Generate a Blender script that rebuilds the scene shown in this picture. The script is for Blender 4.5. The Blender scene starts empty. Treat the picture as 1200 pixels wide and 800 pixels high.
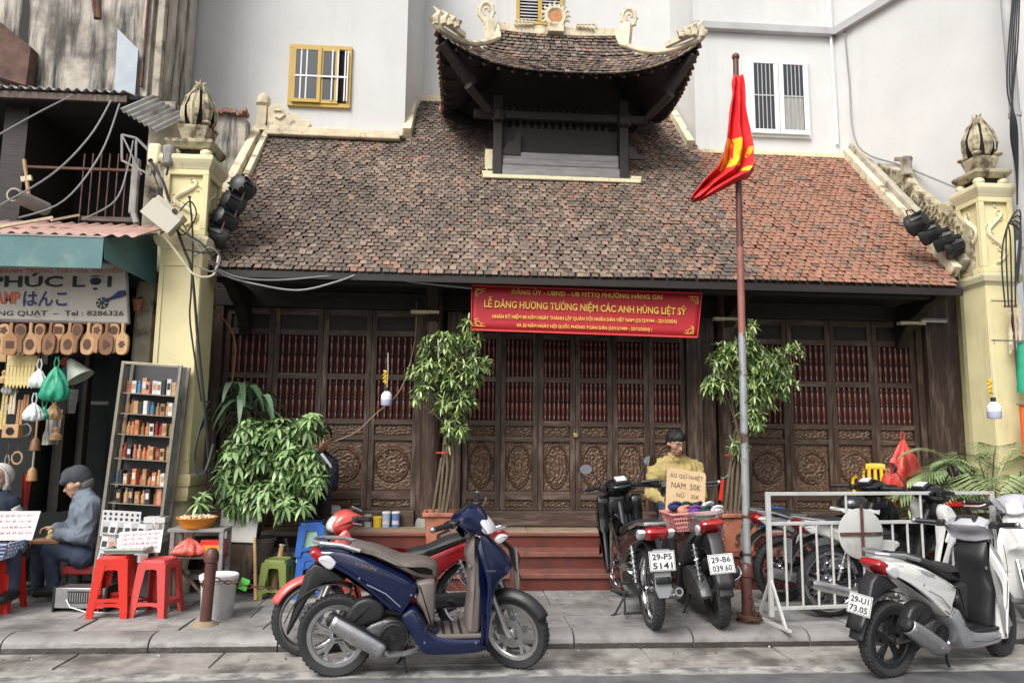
import bpy, bmesh, math, random
from mathutils import Vector, Matrix, Euler, noise
R = math.radians; PI = math.pi
rnd = random.Random(7)
SC = bpy.context.scene; COL = SC.collection
# ------------------------------------------------------------------ camera
YAW, PITCH, ROLL, FPX, EYE = 4.2, 7.4, 0.6, 867.0, 1.55
_y, _p, _r = R(YAW), R(PITCH), R(ROLL)
FW = Vector((math.sin(_y)*math.cos(_p), math.cos(_y)*math.cos(_p), math.sin(_p)))
RT0 = Vector((math.cos(_y), -math.sin(_y), 0)); UP0 = RT0.cross(FW)
RT = RT0*math.cos(_r)+UP0*math.sin(_r); UP = -RT0*math.sin(_r)+UP0*math.cos(_r)
cd = bpy.data.cameras.new('camera'); cam = bpy.data.objects.new('camera', cd); COL.objects.link(cam)
cam.matrix_world = Matrix(((RT.x, UP.x, -FW.x, 0), (RT.y, UP.y, -FW.y, 0), (RT.z, UP.z, -FW.z, EYE), (0, 0, 0, 1)))
cd.sensor_width = 36; cd.lens = 36*FPX/1200; cd.clip_end = 500; SC.camera = cam
# ------------------------------------------------------------------ world, sun, exposure
SUN_EL, SUN_AZ = 46, 214        # azimuth clockwise from +Y: behind the camera, high
w = bpy.data.worlds.new('World'); SC.world = w; w.use_nodes = True
nt = w.node_tree; bg = nt.nodes['Background']
sky = nt.nodes.new('ShaderNodeTexSky'); sky.sky_type = 'NISHITA'; sky.sun_disc = False
sky.sun_elevation = R(SUN_EL); sky.sun_rotation = R(SUN_AZ); sky.air_density = 1.0; sky.dust_density = 6.0; sky.ozone_density = 1.0
hs = nt.nodes.new('ShaderNodeHueSaturation'); hs.inputs['Saturation'].default_value = 0.25
nt.links.new(sky.outputs[0], hs.inputs['Color']); nt.links.new(hs.outputs[0], bg.inputs[0]); bg.inputs[1].default_value = 0.12
sl = bpy.data.lights.new('sun', 'SUN'); sun = bpy.data.objects.new('sun', sl); COL.objects.link(sun)
sl.energy = 1.5; sl.angle = R(28); sl.color = (1, .97, .93)
sd = Vector((math.sin(R(SUN_AZ))*math.cos(R(SUN_EL)), math.cos(R(SUN_AZ))*math.cos(R(SUN_EL)), math.sin(R(SUN_EL))))
sun.rotation_euler = sd.to_track_quat('Z', 'Y').to_euler()
SC.view_settings.view_transform = 'Standard'; SC.view_settings.look = 'None'; SC.view_settings.gamma = 1
SC.view_settings.exposure = 0.52
# ------------------------------------------------------------------ helpers
def A(px, py, Y):
    d = FW + RT*((px-600)/FPX) - UP*((py-400)/FPX)
    return Vector((0, 0, EYE)) + d*(Y/d.y)
def lerp(a, b, t): return a+(b-a)*t
def catmull(pts, n=4, closed=True):
    out = []; m = len(pts)
    for i in range(m if closed else m-1):
        if closed: p0, p1, p2, p3 = pts[i-1], pts[i], pts[(i+1) % m], pts[(i+2) % m]
        else: p0, p1, p2, p3 = pts[max(i-1, 0)], pts[i], pts[i+1], pts[min(i+2, m-1)]
        for k in range(n):
            t = k/n
            out.append(tuple(.5*((2*b)+(-a+c)*t+(2*a-5*b+4*c-d)*t*t+(-a+3*b-3*c+d)*t**3) for a, b, c, d in zip(p0, p1, p2, p3)))
    if not closed: out.append(tuple(pts[-1]))
    return out
class MB:
    def __init__(s, M=None): s.v = []; s.f = []; s.mi = []; s.M = M
    def add(s, vs, fs, m=0):
        o = len(s.v)
        s.v += [tuple(s.M @ Vector(p)) if s.M else tuple(p) for p in vs]
        s.f += [tuple(i+o for i in f) for f in fs]; s.mi += [m]*len(fs); return s
    def box(s, x0, x1, y0, y1, z0, z1, m=0):
        return s.add([(x0,y0,z0),(x1,y0,z0),(x1,y1,z0),(x0,y1,z0),(x0,y0,z1),(x1,y0,z1),(x1,y1,z1),(x0,y1,z1)],
              [(0,3,2,1),(4,5,6,7),(0,1,5,4),(1,2,6,5),(2,3,7,6),(3,0,4,7)], m)
    def obox(s, c, sz, rot=(0,0,0), m=0):
        E = Euler(rot).to_matrix(); c = Vector(c); x, y, z = sz[0]/2, sz[1]/2, sz[2]/2
        vs = [c+E@Vector(p) for p in ((-x,-y,-z),(x,-y,-z),(x,y,-z),(-x,y,-z),(-x,-y,z),(x,-y,z),(x,y,z),(-x,y,z))]
        return s.add(vs, [(0,3,2,1),(4,5,6,7),(0,1,5,4),(1,2,6,5),(2,3,7,6),(3,0,4,7)], m)
    def beam(s, p0, p1, wd, h, m=0, up=(0,0,1)):
        p0 = Vector(p0); p1 = Vector(p1); d = (p1-p0).normalized(); u = Vector(up)
        if abs(d.dot(u)) > .98: u = Vector((0,1,0))
        r = d.cross(u).normalized(); u = r.cross(d)
        vs = [p+r*a*wd/2+u*b*h/2 for p in (p0,p1) for a, b in ((-1,-1),(1,-1),(1,1),(-1,1))]
        return s.add(vs, [(0,1,2,3),(7,6,5,4),(0,4,5,1),(1,5,6,2),(2,6,7,3),(3,7,4,0)], m)
    def tube(s, pts, r, n=8, m=0, cap=True):
        pts = [Vector(p) for p in pts]; k = len(pts)
        if not isinstance(r, (list, tuple)): r = [r]*k
        vs = []; fs = []; u = None
        for i, p in enumerate(pts):
            d = (pts[min(i+1,k-1)]-pts[max(i-1,0)]).normalized()
            if u is None: u = d.orthogonal().normalized()
            u = (u-d*u.dot(d))
            u = u.normalized() if u.length > 1e-6 else d.orthogonal().normalized()
            b = d.cross(u)
            for j in range(n):
                a = 2*PI*j/n; vs.append(p+(u*math.cos(a)+b*math.sin(a))*r[i])
        for i in range(k-1):
            for j in range(n):
                a, b = i*n+j, i*n+(j+1) % n; fs.append((a, b, b+n, a+n))
        if cap: fs.append(tuple(range(n-1,-1,-1))); fs.append(tuple(range((k-1)*n, k*n)))
        return s.add(vs, fs, m)
    def lathe(s, prof, c=(0,0,0), axis='Z', n=16, m=0, cap=True, sq=None):
        vs = []; fs = []; k = len(prof); c = Vector(c)
        for r, h in prof:
            for j in range(n):
                a = 2*PI*(j+(.5 if n == 4 else 0))/n; x, y = r*math.cos(a), r*math.sin(a)
                if n == 4: x *= 1.41421; y *= 1.41421
                q = {'Z': (x,y,h), 'Y': (x,h,y), 'X': (h,x,y)}[axis] ; vs.append(c+Vector(q))
        fl = axis == 'Y'
        for i in range(k-1):
            for j in range(n):
                a, b = i*n+j, i*n+(j+1) % n
                fs.append((a, b, b+n, a+n) if not fl else (a+n, b+n, b, a))
        if cap: fs.append(tuple(range(n-1,-1,-1))); fs.append(tuple(range((k-1)*n, k*n)))
        return s.add(vs, fs, m)
    def prism(s, poly, y0, y1, m=0, plane='XZ'):
        def q(a, b, t): return (a,t,b) if plane == 'XZ' else ((t,a,b) if plane == 'YZ' else (a,b,t))
        n = len(poly)
        vs = [q(a,b,y0) for a,b in poly]+[q(a,b,y1) for a,b in poly]
        fs = [tuple(range(n)), tuple(range(2*n-1,n-1,-1))]+[(i,(i+1)%n+0,(i+1)%n+n,i+n)[::-1] for i in range(n)]
        return s.add(vs, fs, m)
    def pillow(s, poly, wf, prof=((0,-1),(0,-.0),(.0,.0)), ins=(0,.004,.012,.03), fr=(.5,.82,.95,1), y0=0, m=0, both=True):
        # outline in XZ swept across Y with rounded shoulders; wf(x,z) = half width
        n = len(poly); ar = sum(poly[i][0]*poly[(i+1)%n][1]-poly[(i+1)%n][0]*poly[i][1] for i in range(n)); sg = 1 if ar > 0 else -1
        nr = []
        for i in range(n):
            a, b = poly[i-1], poly[(i+1)%n]; dx, dz = b[0]-a[0], b[1]-a[1]; L = math.hypot(dx,dz) or 1
            nr.append((-dz/L*sg, dx/L*sg))
        st = [(t,f) for t,f in zip(ins,fr)]
        seq = [(t,-f) for t,f in reversed(st)]+st
        vs = []; fs = []
        for t, f in seq:
            for (x,z),(nx,nz) in zip(poly,nr):
                vs.append((x+nx*t, y0+f*wf(x,z), z+nz*t))
        k = len(seq)
        for i in range(k-1):
            for j in range(n):
                a, b = i*n+j, i*n+(j+1)%n; fs.append((a,b,b+n,a+n) if sg < 0 else (a+n,b+n,b,a))
        fs.append(tuple(range(n)) if sg > 0 else tuple(range(n-1,-1,-1)))
        fs.append(tuple(range((k-1)*n,k*n))[::-1] if sg > 0 else tuple(range((k-1)*n,k*n)))
        return s.add(vs, fs, m)
    def loft(s, rings, m=0, cap=True, closed=True):
        n = len(rings[0]); vs = [p for r in rings for p in r]; fs = []
        for i in range(len(rings)-1):
            for j in range(n if closed else n-1):
                a, b = i*n+j, i*n+(j+1)%n; fs.append((a,b,b+n,a+n))
        if cap: fs.append(tuple(range(n-1,-1,-1))); fs.append(tuple(range((len(rings)-1)*n,len(rings)*n)))
        return s.add(vs, fs, m)
    def ball(s, c, r, n=12, k=8, m=0, sc=(1,1,1)):
        c = Vector(c); vs = [c+Vector((0,0,-r*sc[2]))]; fs = []
        for i in range(1,k):
            a = PI*i/k
            for j in range(n):
                b = 2*PI*j/n; vs.append(c+Vector((r*sc[0]*math.sin(a)*math.cos(b), r*sc[1]*math.sin(a)*math.sin(b), -r*sc[2]*math.cos(a))))
        vs.append(c+Vector((0,0,r*sc[2])))
        for j in range(n): fs.append((0,1+(j+1)%n,1+j))
        for i in range(k-2):
            for j in range(n):
                a, b = 1+i*n+j, 1+i*n+(j+1)%n; fs.append((a,b,b+n,a+n))
        L = len(vs)-1
        for j in range(n): fs.append((L,1+(k-2)*n+j,1+(k-2)*n+(j+1)%n))
        return s.add(vs, fs, m)
    def grid(s, fn, nu, nv, m=0, mf=None):
        vs = [fn(i/nu, j/nv) for j in range(nv+1) for i in range(nu+1)]
        for j in range(nv):
            for i in range(nu): pass
        fs = [(j*(nu+1)+i, j*(nu+1)+i+1, (j+1)*(nu+1)+i+1, (j+1)*(nu+1)+i) for j in range(nv) for i in range(nu)]
        o = len(s.mi); s.add(vs, fs, m)
        if mf:
            for q in range(len(fs)): s.mi[o+q] = mf((q % nu+.5)/nu, (q//nu+.5)/nv)
        return s
    def mesh(s, name, mats, ang=38, fix=True):
        me = bpy.data.meshes.new(name); me.from_pydata(s.v, [], s.f)
        if not isinstance(mats, (list, tuple)): mats = [mats]
        for m_ in mats: me.materials.append(m_)
        me.polygons.foreach_set('material_index', s.mi)
        if fix:
            bm = bmesh.new(); bm.from_mesh(me); bmesh.ops.recalc_face_normals(bm, faces=bm.faces); bm.to_mesh(me); bm.free()
        if ang: me.shade_smooth(); me.set_sharp_from_angle(angle=R(ang))
        me.update(); return me
    def build(s, name, mats, parent=None, ang=38, fix=True, bev=0, loc=None):
        o = bpy.data.objects.new(name, s.mesh(name, mats, ang, fix)); COL.objects.link(o)
        if bev:
            b = o.modifiers.new('bevel','BEVEL'); b.width = bev; b.segments = 2; b.limit_method = 'ANGLE'; b.angle_limit = R(40)
        if loc: o.location = loc
        if parent: setp(o, parent)
        return o
WR = set()
def setp(o, parent):
    o.parent = parent
    if parent.name in WR: o.matrix_parent_inverse = Matrix.Translation(-parent.location)
def wroot(name, loc, label, cat, group=None):      # a thing whose parts are given in world coordinates
    o = empty(name, loc, 0, label, cat, group); WR.add(o.name); return o
def tag(o, label=None, cat=None, group=None, kind=None):
    if label: o['label'] = label
    if cat: o['category'] = cat
    if group: o['group'] = group
    if kind: o['kind'] = kind
    return o
def empty(name, loc=(0,0,0), rz=0, label=None, cat=None, group=None, kind=None, rot=None):
    o = bpy.data.objects.new(name, None); COL.objects.link(o); o.empty_display_size = .1
    o.location = loc; o.rotation_euler = rot if rot else (0,0,rz)
    return tag(o, label, cat, group, kind)
def inst(me, name, parent=None, loc=(0,0,0), rot=(0,0,0), sc=(1,1,1)):
    o = bpy.data.objects.new(name, me); COL.objects.link(o); o.location = loc; o.rotation_euler = rot; o.scale = sc
    if parent: setp(o, parent)
    return o
def copy_tree(o, parent=None):
    c = o.copy(); COL.objects.link(c); c.parent = parent
    for ch in list(o.children): copy_tree(ch, c)
    return c
ORD = ['first','second','third','fourth','fifth','sixth','seventh','eighth','ninth','tenth','eleventh','twelfth','thirteenth','fourteenth','fifteenth','sixteenth','seventeenth','eighteenth','nineteenth','twentieth']
# ------------------------------------------------------------------ materials
def mat(name, col, rough=.6, metal=0, var=0, vs=8, col2=None, c2s=3, c2t=(.5,.65), stretch=(1,1,1), bump=0, bs=40, world=False, orand=0, spec=None, coat=0, emit=None, trans=0, alpha=1, streak=None):
    m = bpy.data.materials.new(name); m.use_nodes = True; t = m.node_tree; N = t.nodes; L = t.links
    b = N['Principled BSDF']; b.inputs['Roughness'].default_value = rough; b.inputs['Metallic'].default_value = metal
    if spec is not None: b.inputs['Specular IOR Level'].default_value = spec
    if coat: b.inputs['Coat Weight'].default_value = coat; b.inputs['Coat Roughness'].default_value = .08
    if trans: b.inputs['Transmission Weight'].default_value = trans
    if alpha < 1: b.inputs['Alpha'].default_value = alpha
    if emit: b.inputs['Emission Color'].default_value = (*emit[0],1); b.inputs['Emission Strength'].default_value = emit[1]
    if world: src = N.new('ShaderNodeNewGeometry').outputs['Position']
    else: src = N.new('ShaderNodeTexCoord').outputs['Object']
    mp = N.new('ShaderNodeMapping'); mp.inputs['Scale'].default_value = stretch; L.new(src, mp.inputs['Vector'])
    rgb = N.new('ShaderNodeRGB'); rgb.outputs[0].default_value = (*col,1); cur = rgb.outputs[0]
    def noise_(sc, det=6, vec=mp.outputs[0], ro=.6):
        n = N.new('ShaderNodeTexNoise'); n.inputs['Scale'].default_value = sc; n.inputs['Detail'].default_value = det; n.inputs['Roughness'].default_value = ro
        L.new(vec, n.inputs['Vector']); return n.outputs['Fac']
    def mixc(a, bcol, fac):
        x = N.new('ShaderNodeMix'); x.data_type = 'RGBA'; L.new(a, x.inputs[6])
        if isinstance(bcol, tuple): x.inputs[7].default_value = (*bcol,1)
        else: L.new(bcol, x.inputs[7])
        L.new(fac, x.inputs[0]); return x.outputs[2]
    def ramp(f, a, b_):
        x = N.new('ShaderNodeMapRange'); x.inputs[1].default_value = a; x.inputs[2].default_value = b_; L.new(f, x.inputs[0]); return x.outputs[0]
    if col2: cur = mixc(cur, col2, ramp(noise_(c2s, 8), *c2t))
    if streak:
        mp2 = N.new('ShaderNodeMapping'); mp2.inputs['Scale'].default_value = streak[1]; L.new(src, mp2.inputs['Vector'])
        cur = mixc(cur, streak[0], ramp(noise_(1, 9, mp2.outputs[0], .7), *streak[2]))
    if var:
        h = N.new('ShaderNodeHueSaturation'); L.new(cur, h.inputs['Color'])
        L.new(ramp2(N, L, noise_(vs, 5), 1-var, 1+var), h.inputs['Value']); cur = h.outputs[0]
    if orand:
        oi = N.new('ShaderNodeObjectInfo'); h = N.new('ShaderNodeHueSaturation'); L.new(cur, h.inputs['Color'])
        x = N.new('ShaderNodeMapRange'); x.inputs[3].default_value = 1-orand; x.inputs[4].default_value = 1+orand; L.new(oi.outputs['Random'], x.inputs[0])
        L.new(x.outputs[0], h.inputs['Value']); cur = h.outputs[0]
    L.new(cur, b.inputs['Base Color'])
    if var or col2:
        rr = N.new('ShaderNodeMapRange'); rr.inputs[3].default_value = max(.03,rough-.12*min(1,rough*2)); rr.inputs[4].default_value = min(1,rough+.12)
        L.new(noise_(vs*2, 4), rr.inputs[0]); L.new(rr.outputs[0], b.inputs['Roughness'])
    if bump:
        bn = N.new('ShaderNodeBump'); bn.inputs['Strength'].default_value = min(1,bump); bn.inputs['Distance'].default_value = .01*max(1,bump)
        L.new(noise_(bs, 6), bn.inputs['Height']); L.new(bn.outputs[0], b.inputs['Normal'])
    return m
def ramp2(N, L, f, a, b):
    x = N.new('ShaderNodeMapRange'); x.inputs[1].default_value = .25; x.inputs[2].default_value = .75; x.inputs[3].default_value = a; x.inputs[4].default_value = b
    L.new(f, x.inputs[0]); return x.outputs[0]
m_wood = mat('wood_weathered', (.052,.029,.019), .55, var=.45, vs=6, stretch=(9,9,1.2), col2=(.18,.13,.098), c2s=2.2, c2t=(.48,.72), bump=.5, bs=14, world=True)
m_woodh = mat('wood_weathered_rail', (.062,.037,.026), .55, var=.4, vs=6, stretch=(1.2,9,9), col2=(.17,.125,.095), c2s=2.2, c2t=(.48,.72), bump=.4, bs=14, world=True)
m_wooddk = mat('wood_dark', (.02,.0135,.011), .6, var=.4, vs=6, stretch=(1,6,6), bump=.4, bs=12, world=True)  # Darker copy of the facade wood; shade under the eaves is in its colour
m_carv = mat('carved_wood', (.135,.08,.05), .4, var=.35, vs=18, col2=(.04,.024,.017), c2s=30, c2t=(.5,.7), bump=.5, bs=70)
m_bal = mat('baluster_wood', (.17,.038,.028), .2, var=.3, vs=20, col2=(.36,.22,.15), c2s=22, c2t=(.6,.72), spec=.8)  # Tan spots put highlights into the baluster colour
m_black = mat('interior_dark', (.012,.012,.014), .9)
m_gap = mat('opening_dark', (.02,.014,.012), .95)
m_t = [mat('roof_tile_grey_brown', (.18,.135,.106), .85, var=.3, vs=30, col2=(.085,.068,.055), c2s=1.3, c2t=(.5,.72), bump=.4, bs=60, orand=.25, world=True),
       mat('roof_tile_soot', (.12,.092,.075), .9, var=.35, vs=30, bump=.4, bs=60, orand=.25, world=True),
       mat('roof_tile_pale', (.26,.19,.148), .85, var=.3, vs=30, col2=(.11,.088,.07), c2s=1.3, c2t=(.5,.72), bump=.4, bs=60, orand=.2, world=True),
       mat('roof_tile_orange', (.26,.15,.105), .8, var=.3, vs=25, bump=.3, bs=60, orand=.2, world=True),
       mat('roof_tile_fresh', (.31,.15,.10), .8, var=.25, vs=25, bump=.3, bs=60, orand=.2, world=True)]
m_under = mat('roof_underlay', (.03,.024,.02), .95)
m_white = mat('white_render', (.61,.61,.60), .85, var=.07, vs=1.2, streak=((.44,.435,.42),(1.6,1.6,.2),(.55,.95)), bump=.25, bs=60, world=True)
m_ledge = mat('grey_ledge', (.42,.42,.42), .8, var=.15, vs=4, world=True)
m_conc = mat('stained_concrete', (.50,.46,.40), .9, var=.3, vs=3, col2=(.16,.14,.12), c2s=1.6, c2t=(.5,.66), streak=((.035,.032,.03),(4.5,4.5,.45),(.46,.60)), bump=.6, bs=18, world=True)
m_conc2 = mat('old_plaster', (.42,.38,.3), .9, var=.3, vs=4, col2=(.06,.05,.045), c2s=3.5, c2t=(.5,.64), bump=.7, bs=20, world=True)
m_yel = mat('yellow_plaster', (.72,.64,.37), .8, var=.1, vs=3, streak=((.36,.31,.17),(4,4,.7),(.58,.82)), bump=.25, bs=45, world=True)
m_yel2 = mat('yellow_plaster_pale', (.72,.66,.44), .8, var=.12, vs=5, streak=((.25,.22,.16),(5,5,1.2),(.55,.8)), bump=.3, bs=45, world=True)
m_cream = mat('cream_stucco_weathered', (.66,.58,.42), .85, var=.2, vs=8, col2=(.17,.13,.09), c2s=7, c2t=(.55,.72), bump=.6, bs=30, world=True)
m_redst = mat('red_painted_step', (.13,.028,.02), .55, var=.25, vs=4, col2=(.07,.026,.02), c2s=5, c2t=(.45,.7), bump=.3, bs=25, world=True)
m_redtr = mat('red_painted_tread', (.21,.075,.055), .6, var=.3, vs=7, col2=(.12,.06,.05), c2s=6, world=True)
m_plat = mat('yellow_stone_edge', (.27,.20,.135), .85, var=.3, vs=6, bump=.5, bs=30, world=True)
m_slab = mat('paving_slab', (.30,.29,.28), .75, var=.3, vs=9, col2=(.13,.122,.115), c2s=1.7, c2t=(.46,.66), streak=((.085,.08,.075),(6,6,6),(.6,.72)), bump=.35, bs=50, world=True, orand=.14)
m_joint = mat('paving_bed', (.09,.085,.08), .95, world=True, var=.2, vs=5)
m_kerb = mat('kerb_granite', (.27,.26,.25), .5, var=.25, vs=6, col2=(.09,.085,.08), c2s=3, c2t=(.5,.68), bump=.5, bs=40, world=True, orand=.12)
m_kface = mat('kerb_dirty_face', (.05,.042,.036), .35, var=.4, vs=9, col2=(.11,.1,.09), c2s=5, c2t=(.5,.7), bump=.6, bs=40, world=True)
m_bud = mat('mouldy_stucco', (.52,.46,.31), .9, var=.3, vs=9, col2=(.10,.075,.05), c2s=9, c2t=(.44,.62), bump=.8, bs=40, world=True)
m_gut = mat('gutter_concrete', (.32,.30,.275), .7, var=.3, vs=9, col2=(.11,.10,.09), c2s=2.6, c2t=(.46,.64), streak=((.09,.08,.07),(1.2,9,9),(.62,.78)), bump=.4, bs=50, world=True)
m_asph = mat('asphalt', (.16,.16,.163), .8, var=.3, vs=7, col2=(.075,.075,.08), c2s=.9, c2t=(.5,.62), streak=((.04,.04,.04),(3,7,3),(.64,.72)), bump=.8, bs=180, world=True)
m_paint = mat('worn_white_paint', (.42,.41,.39), .7, var=.2, vs=6, col2=(.16,.16,.16), c2s=7, c2t=(.42,.6), world=True)
m_glass = mat('window_glass', (.03,.035,.04), .06, spec=.8)
m_curt = mat('curtain', (.32,.32,.3), .9, var=.3, vs=12, stretch=(6,1,.3))
m_gold = mat('yellow_window_frame', (.50,.33,.06), .45, var=.1)
m_wfr = mat('white_window_frame', (.78,.78,.78), .4)
m_steel = mat('steel', (.45,.45,.46), .35, .9, var=.15, vs=30)
m_chrome = mat('chrome', (.7,.7,.72), .15, 1)
m_bk = mat('black_plastic', (.018,.018,.02), .45, var=.2, vs=20)
m_rub = mat('tyre_rubber', (.03,.03,.032), .8, var=.2, vs=20, bump=.4, bs=120)
m_alu = mat('cast_aluminium', (.58,.58,.58), .28, .9, var=.15, vs=25)
m_aludk = mat('engine_metal', (.16,.16,.165), .45, .7, var=.4, vs=25, bump=.3, bs=60)
m_rust = mat('rusty_iron', (.13,.06,.045), .75, .2, var=.4, vs=14, col2=(.05,.03,.025), c2s=10, bump=.5, bs=60)
m_skin = mat('skin', (.46,.27,.185), .5, var=.08, vs=14)
m_hair = mat('black_hair', (.012,.011,.011), .5, bump=.6, bs=200)
m_eye = mat('dark_eye', (.02,.015,.012), .3)
# ------------------------------------------------------------------ lettering
def text(parent, s, m, c, h=None, w_=None, rot=(PI/2,0,0), name='lettering', ext=.0012, bold=0, align='CENTER', shear=0):
    cu = bpy.data.curves.new('t','FONT'); cu.body = s; cu.align_x = align; cu.align_y = 'CENTER'; cu.extrude = 0; cu.offset = bold; cu.shear = shear; cu.resolution_u = 2
    o = bpy.data.objects.new('t', cu); COL.objects.link(o); bpy.context.view_layer.update()
    dg = bpy.context.evaluated_depsgraph_get(); me = bpy.data.meshes.new_from_object(o.evaluated_get(dg)); bpy.data.objects.remove(o)
    xs = [v.co.x for v in me.vertices]; ys = [v.co.y for v in me.vertices]
    if not xs: return None
    W = max(xs)-min(xs); H = max(ys)-min(ys)
    sy = (h/H) if h else (w_/W); sx = (w_/W) if w_ else sy
    cx = (max(xs)+min(xs))/2 if align == 'CENTER' else min(xs); cy = (max(ys)+min(ys))/2
    for v in me.vertices: v.co.x = (v.co.x-cx)*sx; v.co.y = (v.co.y-cy)*sy; v.co.z = ext
    me.materials.clear(); me.materials.append(m); me.name = name
    return inst(me, name, parent, c, rot)
# ------------------------------------------------------------------ organic bodies: rounded cones and ellipsoids fused by a voxel remesh
def capsule(mb, p0, p1, r0, r1, n=14, m=0, flat=1, fdir=None):
    p0 = Vector(p0); p1 = Vector(p1); d = p1-p0; L = d.length; d = d/L if L > 1e-6 else Vector((0,0,1))
    u = d.orthogonal().normalized() if fdir is None else (Vector(fdir)-d*Vector(fdir).dot(d)).normalized()
    b = d.cross(u); rings = []
    for t in (-1,-.8,-.5,-.2,0): 
        rings.append((p0+d*r0*t, r0*math.sqrt(max(0,1-t*t))+1e-4))
    for t in (0,.2,.5,.8,1):
        rings.append((p1+d*r1*t, r1*math.sqrt(max(0,1-t*t))+1e-4))
    mb.loft([[c+(u*math.cos(2*PI*j/n)*flat+b*math.sin(2*PI*j/n))*r for j in range(n)] for c, r in rings], m)
def fuse(name, fn, m, parent, voxel=.008, smooth=6, wr=0, wrs=12, dirw=None):
    mb = MB(); fn(mb); o = mb.build(name, m, None, ang=0)
    r = o.modifiers.new('r','REMESH'); r.mode = 'VOXEL'; r.voxel_size = voxel
    s_ = o.modifiers.new('s','SMOOTH'); s_.iterations = smooth; s_.factor = .5
    bpy.context.view_layer.update(); dg = bpy.context.evaluated_depsgraph_get()
    me = bpy.data.meshes.new_from_object(o.evaluated_get(dg)); bpy.data.objects.remove(o)
    me.name = name; me.shade_smooth()
    if wr:
        nn = [v.normal.copy() for v in me.vertices]
        for v, n_ in zip(me.vertices, nn):
            q = v.co*wrs; q = Vector((q.x, q.y, q.z*.6)) ; r1 = 1-abs(noise.noise(q)*2.2); r2 = 1-abs(noise.noise(Vector((q.z*1.3+3,q.x*.6,q.y*.6)))*2.4); v.co += n_*wr*(max(0,r1)**3*.9+max(0,r2)**3*.7-.35)
    me.materials.clear(); me.materials.append(m)
    o = bpy.data.objects.new(name, me); COL.objects.link(o)
    if parent: setp(o, parent)
    return o
# ================================================================== SETTING
PV = .12            # pavement height
tag(MB().box(-40,40,-30,5.06,-.3,0).build('road', m_asph, ang=0), kind='structure')
ground = tag(MB().box(-40,40,5.06,60,-.5,-.02).build('ground', m_joint, ang=0), kind='structure')
gut = tag(MB().box(-40,40,5.07,5.66,-.25,.002).build('gutter', m_gut, ang=0), kind='structure')
x = -5.6
gm = [MB().box(0,.98,0,.33,-.02,.012).mesh('gutter_stone', m_gut, 0)]
for i in range(12): inst(gm[0], 'gutter_stone', gut, (x+i, 5.315, rnd.uniform(0,.004)), (0,0,rnd.uniform(-.003,.003)))
MB().box(-40,40,5.08,5.2,.0,.006).build('worn_edge_line', m_paint, gut, ang=0)
kerb = tag(MB().box(-30,30,5.70,5.82,-.2,.02).build('kerb', m_joint, ang=0), kind='structure')
x = -6.2; k = 0
while x < 7:
    L = rnd.choice([.9,1.0,1.15,1.25]); b = MB(); n = 26
    rings = []
    for i in range(n+1):
        q = x*3+i*.8
        rings.append([(x+.006+(L-.012)*i/n, yy+(jt*noise.noise(Vector((q,zz*30,1)))), zz+(jt*.7*noise.noise(Vector((q,yy*20,3))))) for yy, zz, jt in ((5.655,-.02,0),(5.656,.05,.006),(5.664,.078,.008),(5.685,.098,.007),(5.715,.112,.005),(5.765,.12,.003),(5.832,.122,0),(5.832,-.02,0))])
    b.loft(rings)
    o_ = b.build('kerb_stone', [m_kerb,m_kface], kerb, ang=25)
    for pg in o_.data.polygons:
        if pg.normal.y < -.75 and pg.center.z < .05: pg.material_index = 1
    x += L; k += 1
pav = tag(MB().box(-30,30,5.8,9,-.2,.085).build('pavement', m_joint, ang=0), kind='structure')
pvr = random.Random(4)
rows = [(5.835,6.22),(6.225,6.63),(6.635,7.1),(7.105,7.45)]
for ri,(ya,yb) in enumerate(rows):
    x = -6.2+.17*ri
    while x < 7:
        L = pvr.choice([.55,.62,.7]) if ya > 5.9 else pvr.choice([.6,.75,.85])
        if not (ri == 0 and -3.0 < x+L/2 < -2.25):
            dz = pvr.uniform(-.003,.003); t1 = pvr.uniform(-.002,.002)
            b = MB(); e = .006
            b.add([(x,ya,.05),(x+L-e,ya,.05),(x+L-e,yb,.05),(x,yb,.05),(x+.003,ya+.003,PV+dz),(x+L-e-.003,ya+.003,PV+dz+t1),(x+L-e-.003,yb-.003,PV+dz+t1),(x+.003,yb-.003,PV+dz)],[(0,3,2,1),(4,5,6,7),(0,1,5,4),(1,2,6,5),(2,3,7,6),(3,0,4,7)])
            b.build('paving_slab', m_slab, pav, ang=0)
        else: man_x = (x, x+L-.006)
        x += L
c = empty('manhole_cover', ((man_x[0]+man_x[1])/2, 6.03, .09), 0, 'square grey concrete manhole cover with dark iron rim set in the pavement', 'manhole cover')
hw = (man_x[1]-man_x[0])/2-.004
MB().box(-hw,hw,-.19,.18,-.04,.024).build('rim', m_gap, c, ang=0)
MB().box(-hw+.012,hw-.012,-.178,.168,.0,.031).build('slab', m_slab, c, ang=0)
m_wdk2 = mat('wood_black_shaded', (.018,.013,.011), .6, var=.4, vs=5, stretch=(1,6,6), world=True)  # Near-black copy of the dark wood, with eave and turret shade in its colour
# ================================================================== TEMPLE HALL
T = wroot('temple_hall', (1.5,8.2,PV), 'old wooden hall with carved folding doors and a big mossy tiled roof', 'building')
DY = 8.2
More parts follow.
